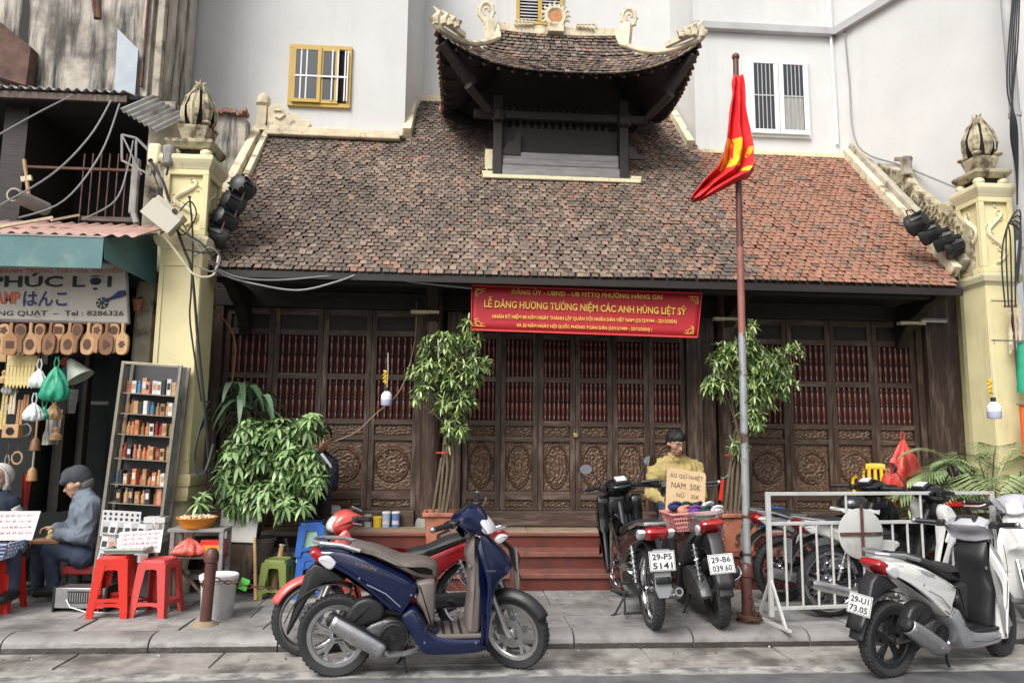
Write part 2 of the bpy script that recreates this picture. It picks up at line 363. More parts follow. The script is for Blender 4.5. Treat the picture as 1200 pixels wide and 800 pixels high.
# steps and platform
ST = wroot('entrance_steps', (1.5,7.17,PV), 'low flight of red painted stone steps running along the front of the wooden hall', 'steps')
for (ya, za, zb) in ((7.17,PV-.02,.28),(7.42,.2,.44),(7.72,.36,.60)):
    for (xa, xb, mm, mt) in ((-3.35,-1.25,m_wooddk,m_slab),(-1.25,4.95,m_redst,m_redtr)):
        MB().box(xa+.002,xb-.002,ya+.025,8.05,za,zb-.05).build('riser', mm, ST, ang=0)
        MB().box(xa+.002,xb-.002,ya,8.05 if zb<.5 else ya+.12,zb-.048,zb-(.012 if zb > .5 else 0)).build('tread', mt, ST, ang=0, bev=.008)
n_ = 9
for i in range(n_):
    xa = lerp(-3.35,5.9,i/n_); xb = lerp(-3.35,5.9,(i+1)/n_)-.006
    MB().box(xa,xb,7.74,8.25,.56,.60+rnd.uniform(0,.01)).build('platform_slab', m_plat, ST, ang=0, bev=.01)
# carved relief panels
def carve(W, H, nu, nv, seed, oval):
    r_ = random.Random(seed); C_ = []
    if oval:
        for k in range(int(W*H/.0042)): C_.append((r_.uniform(-.5,.5)*W, r_.uniform(-.5,.5)*H, r_.choice((-1,1)), r_.uniform(.03,.055)))
    else:
        for k in range(8): C_.append(((k-3.5)/8*W, r_.uniform(-.15,.15)*H, (-1)**k, .05))
    def fn(u, v):
        x, z = (u-.5)*W, (v-.5)*H; e = min(u, 1-u)*W, min(v, 1-v)*H
        best = min(C_, key=lambda c: math.hypot(x-c[0], z-c[1])/c[3]); d = math.hypot(x-best[0], z-best[1])
        a = math.atan2(z-best[1], x-best[0])*best[2]
        h = .5+.5*math.cos(d/.02*PI*1.0-a)
        h = h**.6*.017+.004*noise.noise(Vector((x*30, z*30, seed)))
        if oval:
            if W > .35: ed = math.hypot(x/(W*.44), z/(W*.44))
            else: ed = math.hypot(x/(W*.43), z/(H*.45))
            if .93 < ed < 1.0: h = .021
            elif .86 < ed <= .93 or 1.0 <= ed < 1.08: h = 0
            elif ed >= 1.08: h *= .6
            elif ed < .3: h = .010+.009*abs(math.cos(3*math.atan2(z,x)))*(ed > .1)
            elif ed < .36: h = .002
            else: h *= 1.1
        if min(e) < .012: h = .008
        if min(e) < .003: h = 0
        return (x, -h, z)
    return MB().grid(fn, nu, nv).mesh('carved_panel', m_carv, 60)
bal_prof = [(.007,0),(.011,.02),(.011,.05),(.006,.06),(.012,.09),(.0155,.14),(.011,.19),(.006,.205),(.013,.215),(.006,.225),(.011,.25),(.0155,.31),(.011,.35),(.006,.365),(.011,.375),(.011,.405),(.007,.425)]
bal_me = MB().lathe([(r*1.25,z) for r,z in bal_prof], n=8).mesh('baluster', m_bal, 60)
def leafset(pitch, seed):
    sw = .055; pw = pitch-2*sw-.006
    fr = MB(); x1 = pitch-.003; x0 = .003
    for a, b in ((x0,x0+sw),(x1-sw,x1)): fr.box(a,b,-.05,.0,.775,2.93)
    for a, b in ((.775,.80),(.885,.975),(1.51,1.565),(1.68,1.735),(2.16,2.22),(2.64,2.70),(2.86,2.93)): fr.box(x0+sw-.001,x1-sw+.001,-.046,-.001,a,b,1)
    fm = fr.mesh('door_leaf', [m_wood, m_woodh], 0)
    bk = MB().box(x0+sw,x1-sw,-.006,.004,.78,2.92); bk.box(x0+sw+.002,x1-sw-.002,-.009,-.004,1.74,2.15,1).box(x0+sw+.002,x1-sw-.002,-.009,-.004,2.23,2.63,1); bkm = bk.mesh('back_board', [m_wooddk,m_gap], 0)  # Near-black insets paint the deep shade between balusters onto the board
    return dict(pitch=pitch, f=fm, back=bkm, pw=pw, big=[carve(pw,.535,38,50,seed+i,True) for i in range(2)], sm=carve(pw,.115,40,14,seed+5,False), bot=carve(pw,.085,40,10,seed+6,False), cx=pitch/2)
def place_leaf(L, x, k):
    o = inst(L['f'], 'door_leaf', T, (x,DY,0))
    inst(L['back'], 'back_board', o)
    inst(L['big'][k%2], 'carved_panel', o, (L['cx'],-.012,1.2425)); inst(L['sm'], 'carved_panel', o, (L['cx'],-.012,1.6225)); inst(L['bot'], 'carved_panel', o, (L['cx'],-.012,.8425))
    inst(top_me(L), 'top_panel', o, (L['cx'],-.02,2.78))
    nb = 6
    for zz in (1.735,2.215):
        for i in range(nb): inst(bal_me, 'baluster', o, (L['cx']+(i-(nb-1)/2)*L['pw']/nb, -.026, zz), (0,0,rnd.random()*3))
    return o
def top_me(L):
    if 'top' not in L:
        b = MB().box(-L['pw']/2,L['pw']/2,-.004,.01,-.08,.08); b.box(-L['pw']/2+.03,L['pw']/2-.03,-.012,0,-.055,.055); L['top'] = b.mesh('top_panel', m_wooddk, 0)
    return L['top']
Lc = leafset(.415, 10); Ll = leafset(.525, 20); Lr = leafset(.51, 30)
for i in range(6): place_leaf(Lc, .065+.415*i, i)
for i in range(4): place_leaf(Ll, -2.52+.525*i, i)
for i in range(4): place_leaf(Lr, 3.24+.51*i, i+1)
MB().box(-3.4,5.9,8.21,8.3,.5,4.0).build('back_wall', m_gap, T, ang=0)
pl = wroot('padlock', (1.31,8.11,1.6), 'small brass padlock hanging between the two middle door leaves', 'padlock')
MB().box(1.285,1.335,8.125,8.147,1.56,1.61).build('body', mat('brass', (.6,.45,.18), .35, .8), pl, bev=.005)
MB().tube([(1.293,8.136,1.6),(1.293,8.136,1.635),(1.31,8.136,1.65),(1.327,8.136,1.635),(1.327,8.136,1.6)], .004, 6).build('shackle', m_steel, pl)
# sills, columns, beams
for xa, xb in ((-2.6,-.43),(.03,2.6),(3.18,5.3)):
    MB().box(xa,xb,8.06,8.22,.61,.772).build('door_sill', m_woodh, T, ang=0, bev=.01)
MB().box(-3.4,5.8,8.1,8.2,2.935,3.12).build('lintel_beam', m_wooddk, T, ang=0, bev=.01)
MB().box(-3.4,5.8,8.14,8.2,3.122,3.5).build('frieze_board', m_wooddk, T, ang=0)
for cx, r in ((-.27,.105),(3.02,.11)):
    MB().lathe([(r*1.02,.6),(r*1.03,1.5),(r,2.6),(r*.95,3.5)], (cx,8.06,0), n=20).build('column', m_wood, T)
    MB().lathe([(r*1.35,.6),(r*1.4,.63),(r*1.3,.68),(r*1.1,.7)], (cx,8.06,0), n=20).build('column_base', m_slab, T)
for xa, xb, yy in ((-.12,.055,8.1),(-.43,-.36,8.12),(2.565,2.74,8.1),(2.745,2.9,8.13),(3.14,3.235,8.12),(-2.62,-2.53,8.1),(5.285,5.36,8.12)):
    MB().box(xa,xb,yy,8.2,.6,2.93).build('door_jamb', m_wood, T, ang=0, bev=.008)
for xa, xb in ((-3.05,-2.84),(-2.836,-2.625)):
    MB().box(xa,xb,8.12+rnd.uniform(0,.02),8.2,.35,3.4).build('wall_plank', m_wood, T, ang=0, bev=.006)
for i in range(2): MB().box(5.365+i*.2,5.56+i*.2,8.05+.01*i,8.2,.6,3.4).build('wall_plank', m_wood, T, ang=0, bev=.006)
# eave underside: purlin, rafters, brackets, fascia
SL = 1.05; EY, EZ = 7.2, 3.16; CA = math.atan(SL)
def rz_(Y): return EZ+SL*(Y-EY)
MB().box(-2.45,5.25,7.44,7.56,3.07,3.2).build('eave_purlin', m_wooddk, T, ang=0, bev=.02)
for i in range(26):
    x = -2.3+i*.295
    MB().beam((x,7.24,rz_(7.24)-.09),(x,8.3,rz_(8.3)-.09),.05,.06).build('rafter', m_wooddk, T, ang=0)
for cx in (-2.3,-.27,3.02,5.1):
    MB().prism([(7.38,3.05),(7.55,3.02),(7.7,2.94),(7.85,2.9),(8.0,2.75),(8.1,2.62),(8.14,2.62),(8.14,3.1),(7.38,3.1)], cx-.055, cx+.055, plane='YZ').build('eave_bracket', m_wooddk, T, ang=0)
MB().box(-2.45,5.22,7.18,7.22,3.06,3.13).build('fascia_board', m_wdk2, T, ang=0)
for cx in (-.36,2.96,5.1):
    MB().box(cx-.15,cx+.15,7.86,7.94,2.86,2.89).build('bracket_plate', m_cream, T, ang=0)
# roof sheet
def sheet(x0, x1, ya, yb, off, name):
    v = [(x0,ya,rz_(ya)+off),(x1,ya,rz_(ya)+off),(x1,yb,rz_(yb)+off),(x0,yb,rz_(yb)+off)]
    v += [(a,b,c-.05) for a,b,c in v]
    MB().add(v, [(0,1,2,3),(7,6,5,4),(0,4,5,1),(1,5,6,2),(2,6,7,3),(3,7,4,0)]).build(name, m_under, T, ang=0)
sheet(-2.45,5.22,7.2,9.32,-.012,'roof_underlay'); sheet(-.78,3.2,9.322,10.36,-.012,'roof_underlay')
# tiles
def tile_geo(w, L, th=.012, lift=.02):
    h = w/2; o = [(-h,L),(-h,.009),(-h*.75,.0),(h*.75,.0),(h,.009),(h,L)]
    top = [(x,s,lerp(lift,.004,s/L)+th) for x,s in o]; bot = [(x,s,lerp(lift,.004,s/L)) for x,s in o]
    return top+bot, [(0,1,2,3,4,5),(1,7,8,2),(2,8,9,3),(3,9,10,4),(0,6,7,1),(4,10,11,5)]
TV, TF = tile_geo(.0645, .10, .010, .017)
t_me = [MB().add(TV, TF).mesh('roof_tile', m, 0) for m in m_t]
def lay(tiles, parent, lim=300, name='roof_tile'):
    st = MB()
    for k, (M_, mi) in enumerate(tiles):
        if k < lim:
            o = bpy.data.objects.new(name, t_me[mi]); COL.objects.link(o); setp(o, parent); o.matrix_basis = M_
        else: st.add([M_ @ Vector(p) for p in TV], TF, mi)
    if st.v: tag(st.build('roof_tiles', m_t, parent, ang=0, fix=False), kind='stuff')
tr = random.Random(11); tiles = []
BAS = Matrix(((1,0,0),(0,math.cos(CA),-math.sin(CA)),(0,math.sin(CA),math.cos(CA))))
def tmat(x, Y, z):
    e = Euler((tr.gauss(0,.05), tr.gauss(0,.05), tr.gauss(0,.05))).to_matrix()
    return Matrix.Translation((x,Y,z)) @ (BAS @ e).to_4x4()
row = 0; s = -.03
while True:
    Y = EY+s*math.cos(CA)
    if Y > 10.3: break
    xa, xb = (-2.42,5.2) if Y < 9.27 else (-.74,3.16)
    x = xa+(.0385 if row % 2 else 0)
    while x < xb:
        sag = -.012*math.sin((x+2.4)*.8)
        bx = 2.75-(Y-7.2)*.08+.12*noise.noise(Vector((x*2,Y*3,0)))
        if x > 3.08+.06*noise.noise(Vector((Y*4,1,0))): mi = tr.choices((0,1,2,3,4),(.5,.15,.2,2.5,8))[0]
        elif 1.9 < x or noise.noise(Vector((x*1.1,Y*1.6,3))) > .25: mi = tr.choices((0,1,2,3,4),(4,2,2,2.2,.3))[0]
        elif noise.noise(Vector((x*.9,Y*1.3,9))) > .12 or Y > 9.0: mi = tr.choices((0,1,2,3,4),(4,5,1,.3,.0))[0]
        else: mi = tr.choices((0,1,2,3,4),(6,1.6,3.4,.45,.03))[0]
        tiles.append((tmat(x+tr.gauss(0,.004), Y+tr.gauss(0,.003), rz_(Y)+sag+.004*noise.noise(Vector((x*3,Y*3,5)))), mi)); x += .077
    row += 1; s += .068
lay(tiles, T)
# ridges and verges
def ridge(pts, wd, h, m=m_cream, name='ridge', parent=T, up=(0,0,1)):
    b = MB()
    for p, q in zip(pts[:-1], pts[1:]): b.beam(p, q, wd, h, up=up)
    return b.build(name, m, parent, ang=0, bev=.012)
ridge([(-2.52,9.27,5.42),(-.76,9.27,5.42)], .16, .07); ridge([(-2.5,9.22,5.35),(-.8,9.22,5.35)], .14, .05)
ridge([(3.2,9.3,5.37),(5.2,9.3,5.37)], .12, .07, m_yel2)
ridge([(-2.44,8.0,rz_(8.0)+.09),(-2.5,9.3,rz_(9.3)+.02)], .07, .12); ridge([(-2.58,8.0,rz_(8.0)+.13),(-2.62,9.3,rz_(9.3)+.08)], .1, .1)
ridge([(5.24,7.3,rz_(7.3)+.07),(5.2,9.3,rz_(9.3)+.07)], .09, .14); ridge([(5.34,7.3,rz_(7.3)+.15),(5.29,9.3,rz_(9.3)+.15)], .09, .14, m_conc2, 'ridge_cap')
ridge([(-.72,9.33,rz_(9.33)+.09),(-.7,10.3,rz_(10.3)+.09)], .12, .14); ridge([(-.7,10.28,6.4),(-.1,10.28,6.4)], .1, .1)
ridge([(3.06,9.33,rz_(9.33)+.09),(3.05,10.3,rz_(10.3)+.09)], .1, .12)
b = MB(); b.box(-2.62,-2.5,9.2,9.32,5.4,5.72); b.lathe([(.05,5.72),(.09,5.76),(.09,5.84),(.04,5.9)], (-2.56,9.26,0), n=8); b.build('ridge_post', m_cream, T)
sc_o = [(-2.48,5.44),(-1.98,5.44),(-1.93,5.5),(-1.97,5.56),(-2.08,5.55),(-2.12,5.63),(-2.24,5.64),(-2.3,5.74),(-2.44,5.75),(-2.48,5.7)]
b = MB(); b.prism(sc_o, 9.2, 9.28); b.tube([(-2.4,9.19,5.66),(-2.3,9.19,5.66),(-2.27,9.19,5.6),(-2.33,9.19,5.55),(-2.38,9.19,5.58)], .018, 6); b.build('ridge_scroll', m_cream, T, ang=30, bev=.01)
# stub walls at both ends of the roof
b = MB(); b.prism([(-3.2,3.3),(-2.66,3.3),(-2.66,5.42),(-2.95,5.5),(-3.2,5.45)], 8.9, 9.1); b.build('gable_stub', m_conc, T, ang=0)
b = MB()
for i in range(14): b.obox((-3.18+i*.04,8.9,5.47+.02*math.sin(i)),(.038,.16,.05),(rnd.uniform(-.2,.2),rnd.uniform(-.3,.3),0))
b.build('stub_tiles', m_t[3], T, ang=0)
b = MB(); b.prism([(7.25,3.2),(9.25,5.3),(9.25,5.45),(8.6,4.95),(8.35,4.85),(8.2,4.6),(7.8,4.25),(7.6,4.2),(7.25,3.8)], 5.4, 5.52, plane='YZ'); b.build('gable_stub', m_bud, T, ang=0, bev=.02)
b = MB()
for i in range(26):
    q = rnd.random(); yy = 7.35+q*1.2; zz = 3.55+SL*(yy-7.25)+rnd.uniform(-.1,.5); zz = min(zz, 3.75+.75*(yy-7.25)); r0 = rnd.uniform(.03,.06)
    b.tube([(5.39,yy+r0*math.cos(a),zz+r0*math.sin(a)) for a in (0,1.2,2.4,3.6,4.8)], .014, 6)
tag(b.build('stub_relief', m_bud, T), kind='stuff')
b = MB(); b.obox((5.4,8.33,5.2),(.2,.06,.05),(.3,0,0)); b.obox((5.4,8.28,5.1),(.1,.08,.22),(0,0,0)); b.v = [(x_,y_,z_-.22) for x_,y_,z_ in b.v]; b.build('broken_cap', m_conc2, T, ang=0)

# ================================================================== ROOF TURRET
U = wroot('roof_turret', (1.35,8.9,4.9), 'small wooden turret with upswept tiled eaves standing on the hall roof', 'turret')
XL, XR = A(513,44,8.0).x, A(818,55,8.0).x; RL, RRr = A(584,53,8.65).x, A(728,60,8.65).x
zE = A(650,84,8.0).z; zC = A(513,40,8.0).z; zC2 = A(818,54,8.0).z; zM = A(650,55,8.65).z; zR = A(650,41,8.9).z
YB = 9.85
def eave(u):
    t = abs(2*u-1); return Vector((lerp(XL,XR,u), 8.02-.05*t**3, zE+((zC if u < .5 else zC2)-zE)*t**3.0))
def front(u, v):
    e = eave(u); mL = Vector((lerp(RL,RRr,u), 8.65, zM+.02*abs(2*u-1)**2))
    if v < .75:
        q = v/.75; p = e.lerp(mL, q); p.z -= .10*math.sin(PI*q)*abs(2*u-1)**1.5+.03*math.sin(PI*q); return p
    return mL.lerp(Vector((lerp(RL,RRr,u), 8.93, zR+.03*abs(2*u-1)**2)), (v-.75)/.25)
def back(u, v): p = front(u, v); return Vector((p.x, 2*8.93-p.y, p.z))
def side(u, v, sx):                # left / right skirts
    f = front(0 if sx < 0 else 1, v*.75); k = Vector((f.x, 2*8.93-f.y, f.z)); p = f.lerp(k, u); t = abs(2*u-1); p.z -= (1-t**2.4)*(1-v)*(abs((zC if sx < 0 else zC2)-zE))*.9
    p.x += (1-t*t)*.06*(-sx)*(1-v); return p
for nm, fn in (('front',front),('back',back)): 
    MB().grid(lambda u,v: fn(u,v)-Vector((0,0,.012)), 24, 10).build('roof_slope', m_under, U)
for sx in (-1,1): MB().grid(lambda u,v: side(u,v,sx)-Vector((0,0,.012)), 16, 8).build('roof_slope', m_under, U)
ti = []
def lay_surf(fn, nu, rows_, vmax=1, w=.077, pal=(3,5,1,.7,.05)):
    for j in range(rows_):
        v = j/rows_*vmax; L = sum((fn((i+1)/20,v)-fn(i/20,v)).length for i in range(20)); k = int(L/w)
        for i in range(k):
            u = (i+.5+(.25 if j % 2 else -.25))/k
            if not 0 < u < 1: continue
            p = fn(u,v); du = (fn(min(1,u+.01),v)-fn(max(0,u-.01),v)).normalized(); dv = (fn(u,min(1,v+.03))-p).normalized()
            n = du.cross(dv)
            if n.z < 0: n = -n; 
            n.normalize(); du = dv.cross(n).normalized(); dv = n.cross(du)
            if j == 0: p = p-dv*.035
            M_ = Matrix((du, dv, n)).transposed() @ Euler((tr.gauss(0,.05),tr.gauss(0,.05),tr.gauss(0,.04))).to_matrix()
            ti.append((Matrix.Translation(p) @ M_.to_4x4(), tr.choices((0,1,2,3,4),pal)[0]))
lay_surf(front, 0, 14)
lay_surf(lambda u,v: side(u,v,-1), 0, 7, 1, pal=(1,1,.1,3,.4)); lay_surf(lambda u,v: side(u,v,1), 0, 7, 1, pal=(1,1,.1,3,.4)); lay_surf(back, 0, 9)
lay(ti, U)
# soffit, hip rafters, cream ridges
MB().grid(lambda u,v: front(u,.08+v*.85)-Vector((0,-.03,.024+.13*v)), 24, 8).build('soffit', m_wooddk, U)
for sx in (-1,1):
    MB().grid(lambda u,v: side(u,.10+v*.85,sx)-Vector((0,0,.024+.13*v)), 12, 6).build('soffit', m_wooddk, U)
    c0 = front(0 if sx < 0 else 1, 0); c1 = Vector((1.35+sx*.66, 8.75, 5.3))
    a = c0+Vector((-sx*.06,.06,-.08)); bb = c0.lerp(c1,.42)+Vector((0,0,-.1))
    MB().beam(a, bb, .1, .13).build('hip_rafter', m_wdk2, U, ang=0, bev=.01)
    MB().tube([c0.lerp(c1,.36)+Vector((0,-.03,-.20)), c0.lerp(c1,.62)+Vector((0,.1,-.12))], .05, 12).build('hip_log', m_wdk2, U)
    k0 = Vector((c0.x,2*8.93-c0.y,c0.z)); MB().beam(k0+Vector((-sx*.06,-.06,-.08)), Vector((1.35+sx*.66,9.5,5.3)), .1, .13).build('hip_rafter', m_wdk2, U, ang=0)
    b = MB(); b.prism([(0,0),(.3,0),(.28,.05),(.2,.07),(.16,.15),(.09,.17),(.06,.26),(0,.3)], -.02, .02); 
    M_ = Matrix.Translation((1.35+sx*.63,8.72,5.0)) @ (Matrix.Rotation(PI,4,'Z') if sx < 0 else Matrix.Identity(4)); b.v = [tuple(M_ @ Vector((p[0],p[1],p[2]))) for p in b.v]; b.build('carved_brace', m_wooddk, U, ang=0)
for k_ in range(17):
    u_ = .06+.055*k_; a_ = front(u_,.03)-Vector((0,-.02,.045)); b_ = front(u_,.62)-Vector((0,-.03,.13)); MB().beam(a_, b_, .035, .03).build('rafter', m_wood, U, ang=0)
for sx in (-1,1):
    for k_ in range(7):
        u_ = .14+.12*k_; a_ = side(u_,.04,sx)-Vector((0,0,.045)); b_ = side(u_,.7,sx)-Vector((0,0,.13)); MB().beam(a_, b_, .035, .03).build('rafter', m_wooddk, U, ang=0)
xc = (RL+RRr)/2
b = MB()
for p, q in ((0,1),): 
    pts = [front(i/10,1)+Vector((0,0,.05)) for i in range(11)]
    for a_, b_ in zip(pts[:-1], pts[1:]): b.beam(a_, b_, .09, .12)
b.build('ridge', m_cream, U, ang=0, bev=.01)
for u_, sx in ((0,-1),(1,1)):
    b = MB(); pts = [front(u_, v/12*.75)+Vector((0,-.02,.05)) for v in range(13)]
    b.tube([pts[0]+Vector((sx*.08,-.03,.10)), pts[0]+Vector((sx*.03,-.01,.03))]+pts+[front(u_,.8)+Vector((0,-.02,.05)), front(u_,1)+Vector((0,-.02,.05))], [.028,.036]+[.038]*15, 8)
    b.beam(pts[0]+Vector((-sx*.1,-.03,.05)), pts[5]+Vector((0,-.03,.06)), .05, .06); b.build('hip_ridge', m_cream, U)
    # upswept leafy tip
    b = MB(); c0 = pts[0]
    for i, (dx, dz, ln) in enumerate(((.02,.02,.22),(-.07,.03,.17),(-.15,.02,.13),(-.22,.0,.1))):
        q0 = c0+Vector((sx*dx,-.02,dz)); b.tube([q0, q0+Vector((sx*.01,0,ln*.35)), q0+Vector((sx*(-.03),0,ln*.7)), q0+Vector((sx*.035,0,ln))], [.04,.045,.03,.008], 7)
        b.tube([q0+Vector((0,-.02,ln*.4+.025*math.cos(t))) + Vector((.025*math.sin(t),0,0)) for t in (0,1,2,3,4,5)], .01, 5)
    b.build('ridge_tip', m_cream, U)
    # ring ornament above the ridge end
    b = MB(); rx = (RL if sx < 0 else RRr)+sx*.06; rzv = A(570 if sx < 0 else 738, 17 if sx < 0 else 24, 8.85).z; rx = A(570 if sx < 0 else 737, 20, 8.8).x
    b.tube([(rx+.085*math.cos(t/14*2*PI), 8.8, rzv+.12*math.sin(t/14*2*PI)) for t in range(15)], .026, 7)
    b.tube([(rx+.035*math.cos(t/8*5), 8.79, rzv+.05*math.sin(t/8*5)) for t in range(9)], .018, 6)
    for t in range(9): b.ball((rx+.105*math.cos(t/9*2*PI),8.8,rzv+.14*math.sin(t/9*2*PI)), .02, 6, 4)
    b.beam((rx+(-sx)*.03,8.8,rzv-.1), (rx-sx*.08,8.72,zM+.03), .13, .1); b.build('ridge_ornament', m_cream, U)
# sun disc with flames on the ridge
cx_, cz_ = A(651,20,8.85).x, A(651,20,8.85).z
b = MB()
b.tube([(cx_+.12*math.cos(t/16*2*PI), 8.85, cz_+.12*math.sin(t/16*2*PI)) for t in range(17)], .03, 7)
for t in range(11):
    a_ = R(-20+t*22); d_ = Vector((math.cos(a_),0,math.sin(a_))); s_ = Vector((-d_.z,0,d_.x)); q = Vector((cx_,8.85,cz_))+d_*.13
    b.tube([q, q+d_*.04+s_*.02, q+d_*(.075 if t != 5 else .1)-s_*.005], [.024,.018,.004], 6)
b.box(cx_-.1,cx_+.1,8.8,8.92,cz_-.22,cz_-.1); b.build('flame_ring', m_cream, U)
MB().lathe([(.1,8.84),(.1,8.87)], (cx_,0,cz_), 'Y', 20).build('sun_disc', mat('terracotta_disc', (.45,.2,.08), .6, var=.3, vs=14), U)
for sx in (-1,1):
    b = MB(); q = Vector((cx_+sx*.5,8.87,zR+.1))
    for k_ in range(5): b.tube([q+Vector((sx*(-.05*k_)+.03*math.cos(t),-.01,.02+.03*math.sin(t)*(1.3-.15*k_))) for t in (0,1.2,2.4,3.6,5)], .014, 6)
    b.build('ridge_dragon', m_cream, U)
# body
pL, pR = A(583,190,8.7).x, A(731,190,8.7).x; zB = 4.66
m_greyw = mat('grey_painted_wood', (.23,.22,.215), .6, var=.35, vs=5, stretch=(1,6,6), bump=.3, bs=16, world=True)
for px_ in (pL, pR):
    for py_ in (8.72, 9.62): MB().beam((px_,py_,zB),(px_,py_,5.75),.11,.11).build('post', m_wooddk, U, ang=0, bev=.01)
    MB().lathe([(.07,0),(.09,.03),(.09,.12),(.07,.15)], (px_,8.66,5.40), n=8).build('post_capital', m_wooddk, U)
b = MB(); b.prism([(pL-.18,zB-.02),(pR+.18,zB-.02),(pR+.18,zB+.03),(pL-.18,zB+.03)], 8.55, 8.75); b.build('plinth', m_yel2, U, ang=0, bev=.01)
MB().box(pL-.19,pL-.06,8.56,8.74,zB+.032,zB+.07).build('plinth_block', m_yel2, U, ang=0, bev=.01); MB().box(pR+.06,pR+.19,8.56,8.74,zB+.032,zB+.07).build('plinth_block', m_yel2, U, ang=0, bev=.01)
MB().box(pL-.15,pL-.06,8.76,9.0,zB,zB+.42).build('side_cheek', m_yel2, U, ang=0)
MB().box(pL+.06,pR-.06,8.66,8.72,zB+.055,zB+.19).build('sill_board', m_greyw, U, ang=0, bev=.006)
MB().box(pL+.06,pR-.06,8.69,8.75,zB+.2,zB+.29).build('sill_board', m_greyw, U, ang=0, bev=.02)
MB().box(pL+.06,pR-.06,8.72,8.78,zB+.295,zB+.38).build('sill_board', m_greyw, U, ang=0, bev=.006)
MB().box(pL+.06,pR-.06,8.79,8.83,zB+.38,zB+.72).build('front_board', m_wdk2, U, ang=0)
for i in range(15): MB().box(pL+.09+i*.09,pL+.13+i*.09,8.79,8.82,zB+.72,5.65).build('lattice_bar', m_wooddk, U, ang=0)
MB().box(pL-.3,pR+.3,8.66,8.74,5.45,5.55).build('tie_beam', m_wooddk, U, ang=0, bev=.01)
for px_ in (pL, pR): MB().box(px_-.02,px_+.02,8.77,9.58,zB+.3,zB+.72).build('side_board', m_wooddk, U, ang=0)
MB().box(pL+.07,pR-.07,9.64,9.68,zB,5.75).build('back_board', m_wooddk, U, ang=0)

# ================================================================== WHITE APARTMENT BUILDING
W = wroot('white_building', (1.5,10.4,0), 'tall plain white rendered building rising behind the tiled hall roof', 'building')
fp = [(-4.6,9.38),(-.76,9.38),(-.58,10.38),(3.13,10.38),(3.17,9.42),(5.2,9.42),(6.06,7.1),(6.06,16),(-4.6,16)]
b = MB(); b.prism(fp[:6]+[(5.2,16),(-4.6,16)], 0.5, 9.0, plane='XY'); b.build('wall', m_white, W, ang=0)
b = MB(); b.prism([(5.203,9.415),(5.68,8.12),(5.98,7.3),(6.5,7.0),(6.5,15.9),(5.203,15.9)], 3.9, 9.0, plane='XY'); b.build('wall', m_white, W, ang=0)
zl = A(900,35,9.4).z
b = MB(); b.box(3.15,5.2,9.33,9.42,zl-.06,zl+.05); b.build('ledge', m_ledge, W, ang=0, bev=.01)
MB().beam((5.18,9.38,zl-.005),(6.0,7.2,zl-.005),.1,.11).build('ledge', m_ledge, W, ang=0)
b = MB(); b.tube([(5.12,9.39,zl+1.5),(5.12,9.39,zl+.06)], .035, 8); b.tube([(5.13,9.39,zl-.06),(5.15,9.39,A(988,170,9.4).z)], .02, 8); b.build('pipe', m_wfr, W)
def win(name, px0, py0, px1, py1, Y, mf, kind):
    p = A(px0,(py0+py1)/2,Y); q = A(px1,(py0+py1)/2,Y); z1 = A((px0+px1)/2,py0,Y).z; z0 = A((px0+px1)/2,py1,Y).z; x0, x1 = p.x, q.x
    o = MB(); t = .055
    o.box(x0,x1,Y-.045,Y,z0,z0+t).box(x0,x1,Y-.045,Y,z1-t,z1).box(x0,x0+t,Y-.044,Y,z0+t,z1-t).box(x1-t,x1,Y-.044,Y,z0+t,z1-t)
    f = o.build('window', mf, W, ang=0, bev=.005)
    MB().box(x0+.01,x1-.01,Y-.004,Y-.001,z0+.01,z1-.01).build('dark_room', m_gap, f, ang=0)
    return f, x0, x1, z0, z1
f, x0, x1, z0, z1 = win('w', 339,55,412,127, 9.38, m_gold, 0)
xm = lerp(x0,x1,.52); xn = lerp(x0,x1,.80)
for a_, b_, yy in ((x0+.05,xm,-.06),(xm-.02,xn,-.04)):
    o = MB(); zz0, zz1 = z0+.045, z1-.045
    o.box(a_,b_,9.38+yy-.02,9.38+yy,zz0,zz0+.045).box(a_,b_,9.38+yy-.02,9.38+yy,zz1-.045,zz1).box(a_,a_+.045,9.38+yy-.021,9.38+yy,zz0+.045,zz1-.045).box(b_-.045,b_,9.38+yy-.021,9.38+yy,zz0+.045,zz1-.045)
    sh = o.build('sash', m_gold, f, ang=0)
    MB().box(a_+.045,b_-.045,9.38+yy-.012,9.38+yy-.008,zz0+.045,zz1-.045).build('pane', m_glass, f, ang=0)
for k_ in range(3):
    for q in (.1,.19): 
        xx = lerp(x0,x1,(.1,.6,.86)[k_]+q*(1 if k_<2 else .45)); MB().box(xx-.008,xx+.008,9.302,9.31,z0+.08,z1-.08).build('security_bar', m_wfr, f, ang=0)
MB().box(x0+.09,x1-.05,9.298,9.302,lerp(z0,z1,.46),lerp(z0,z1,.46)+.022).build('security_bar', m_wfr, f, ang=0)
f, x0, x1, z0, z1 = win('w', 874,71,947,162, 9.42, m_wfr, 0)
xm = (x0+x1)/2
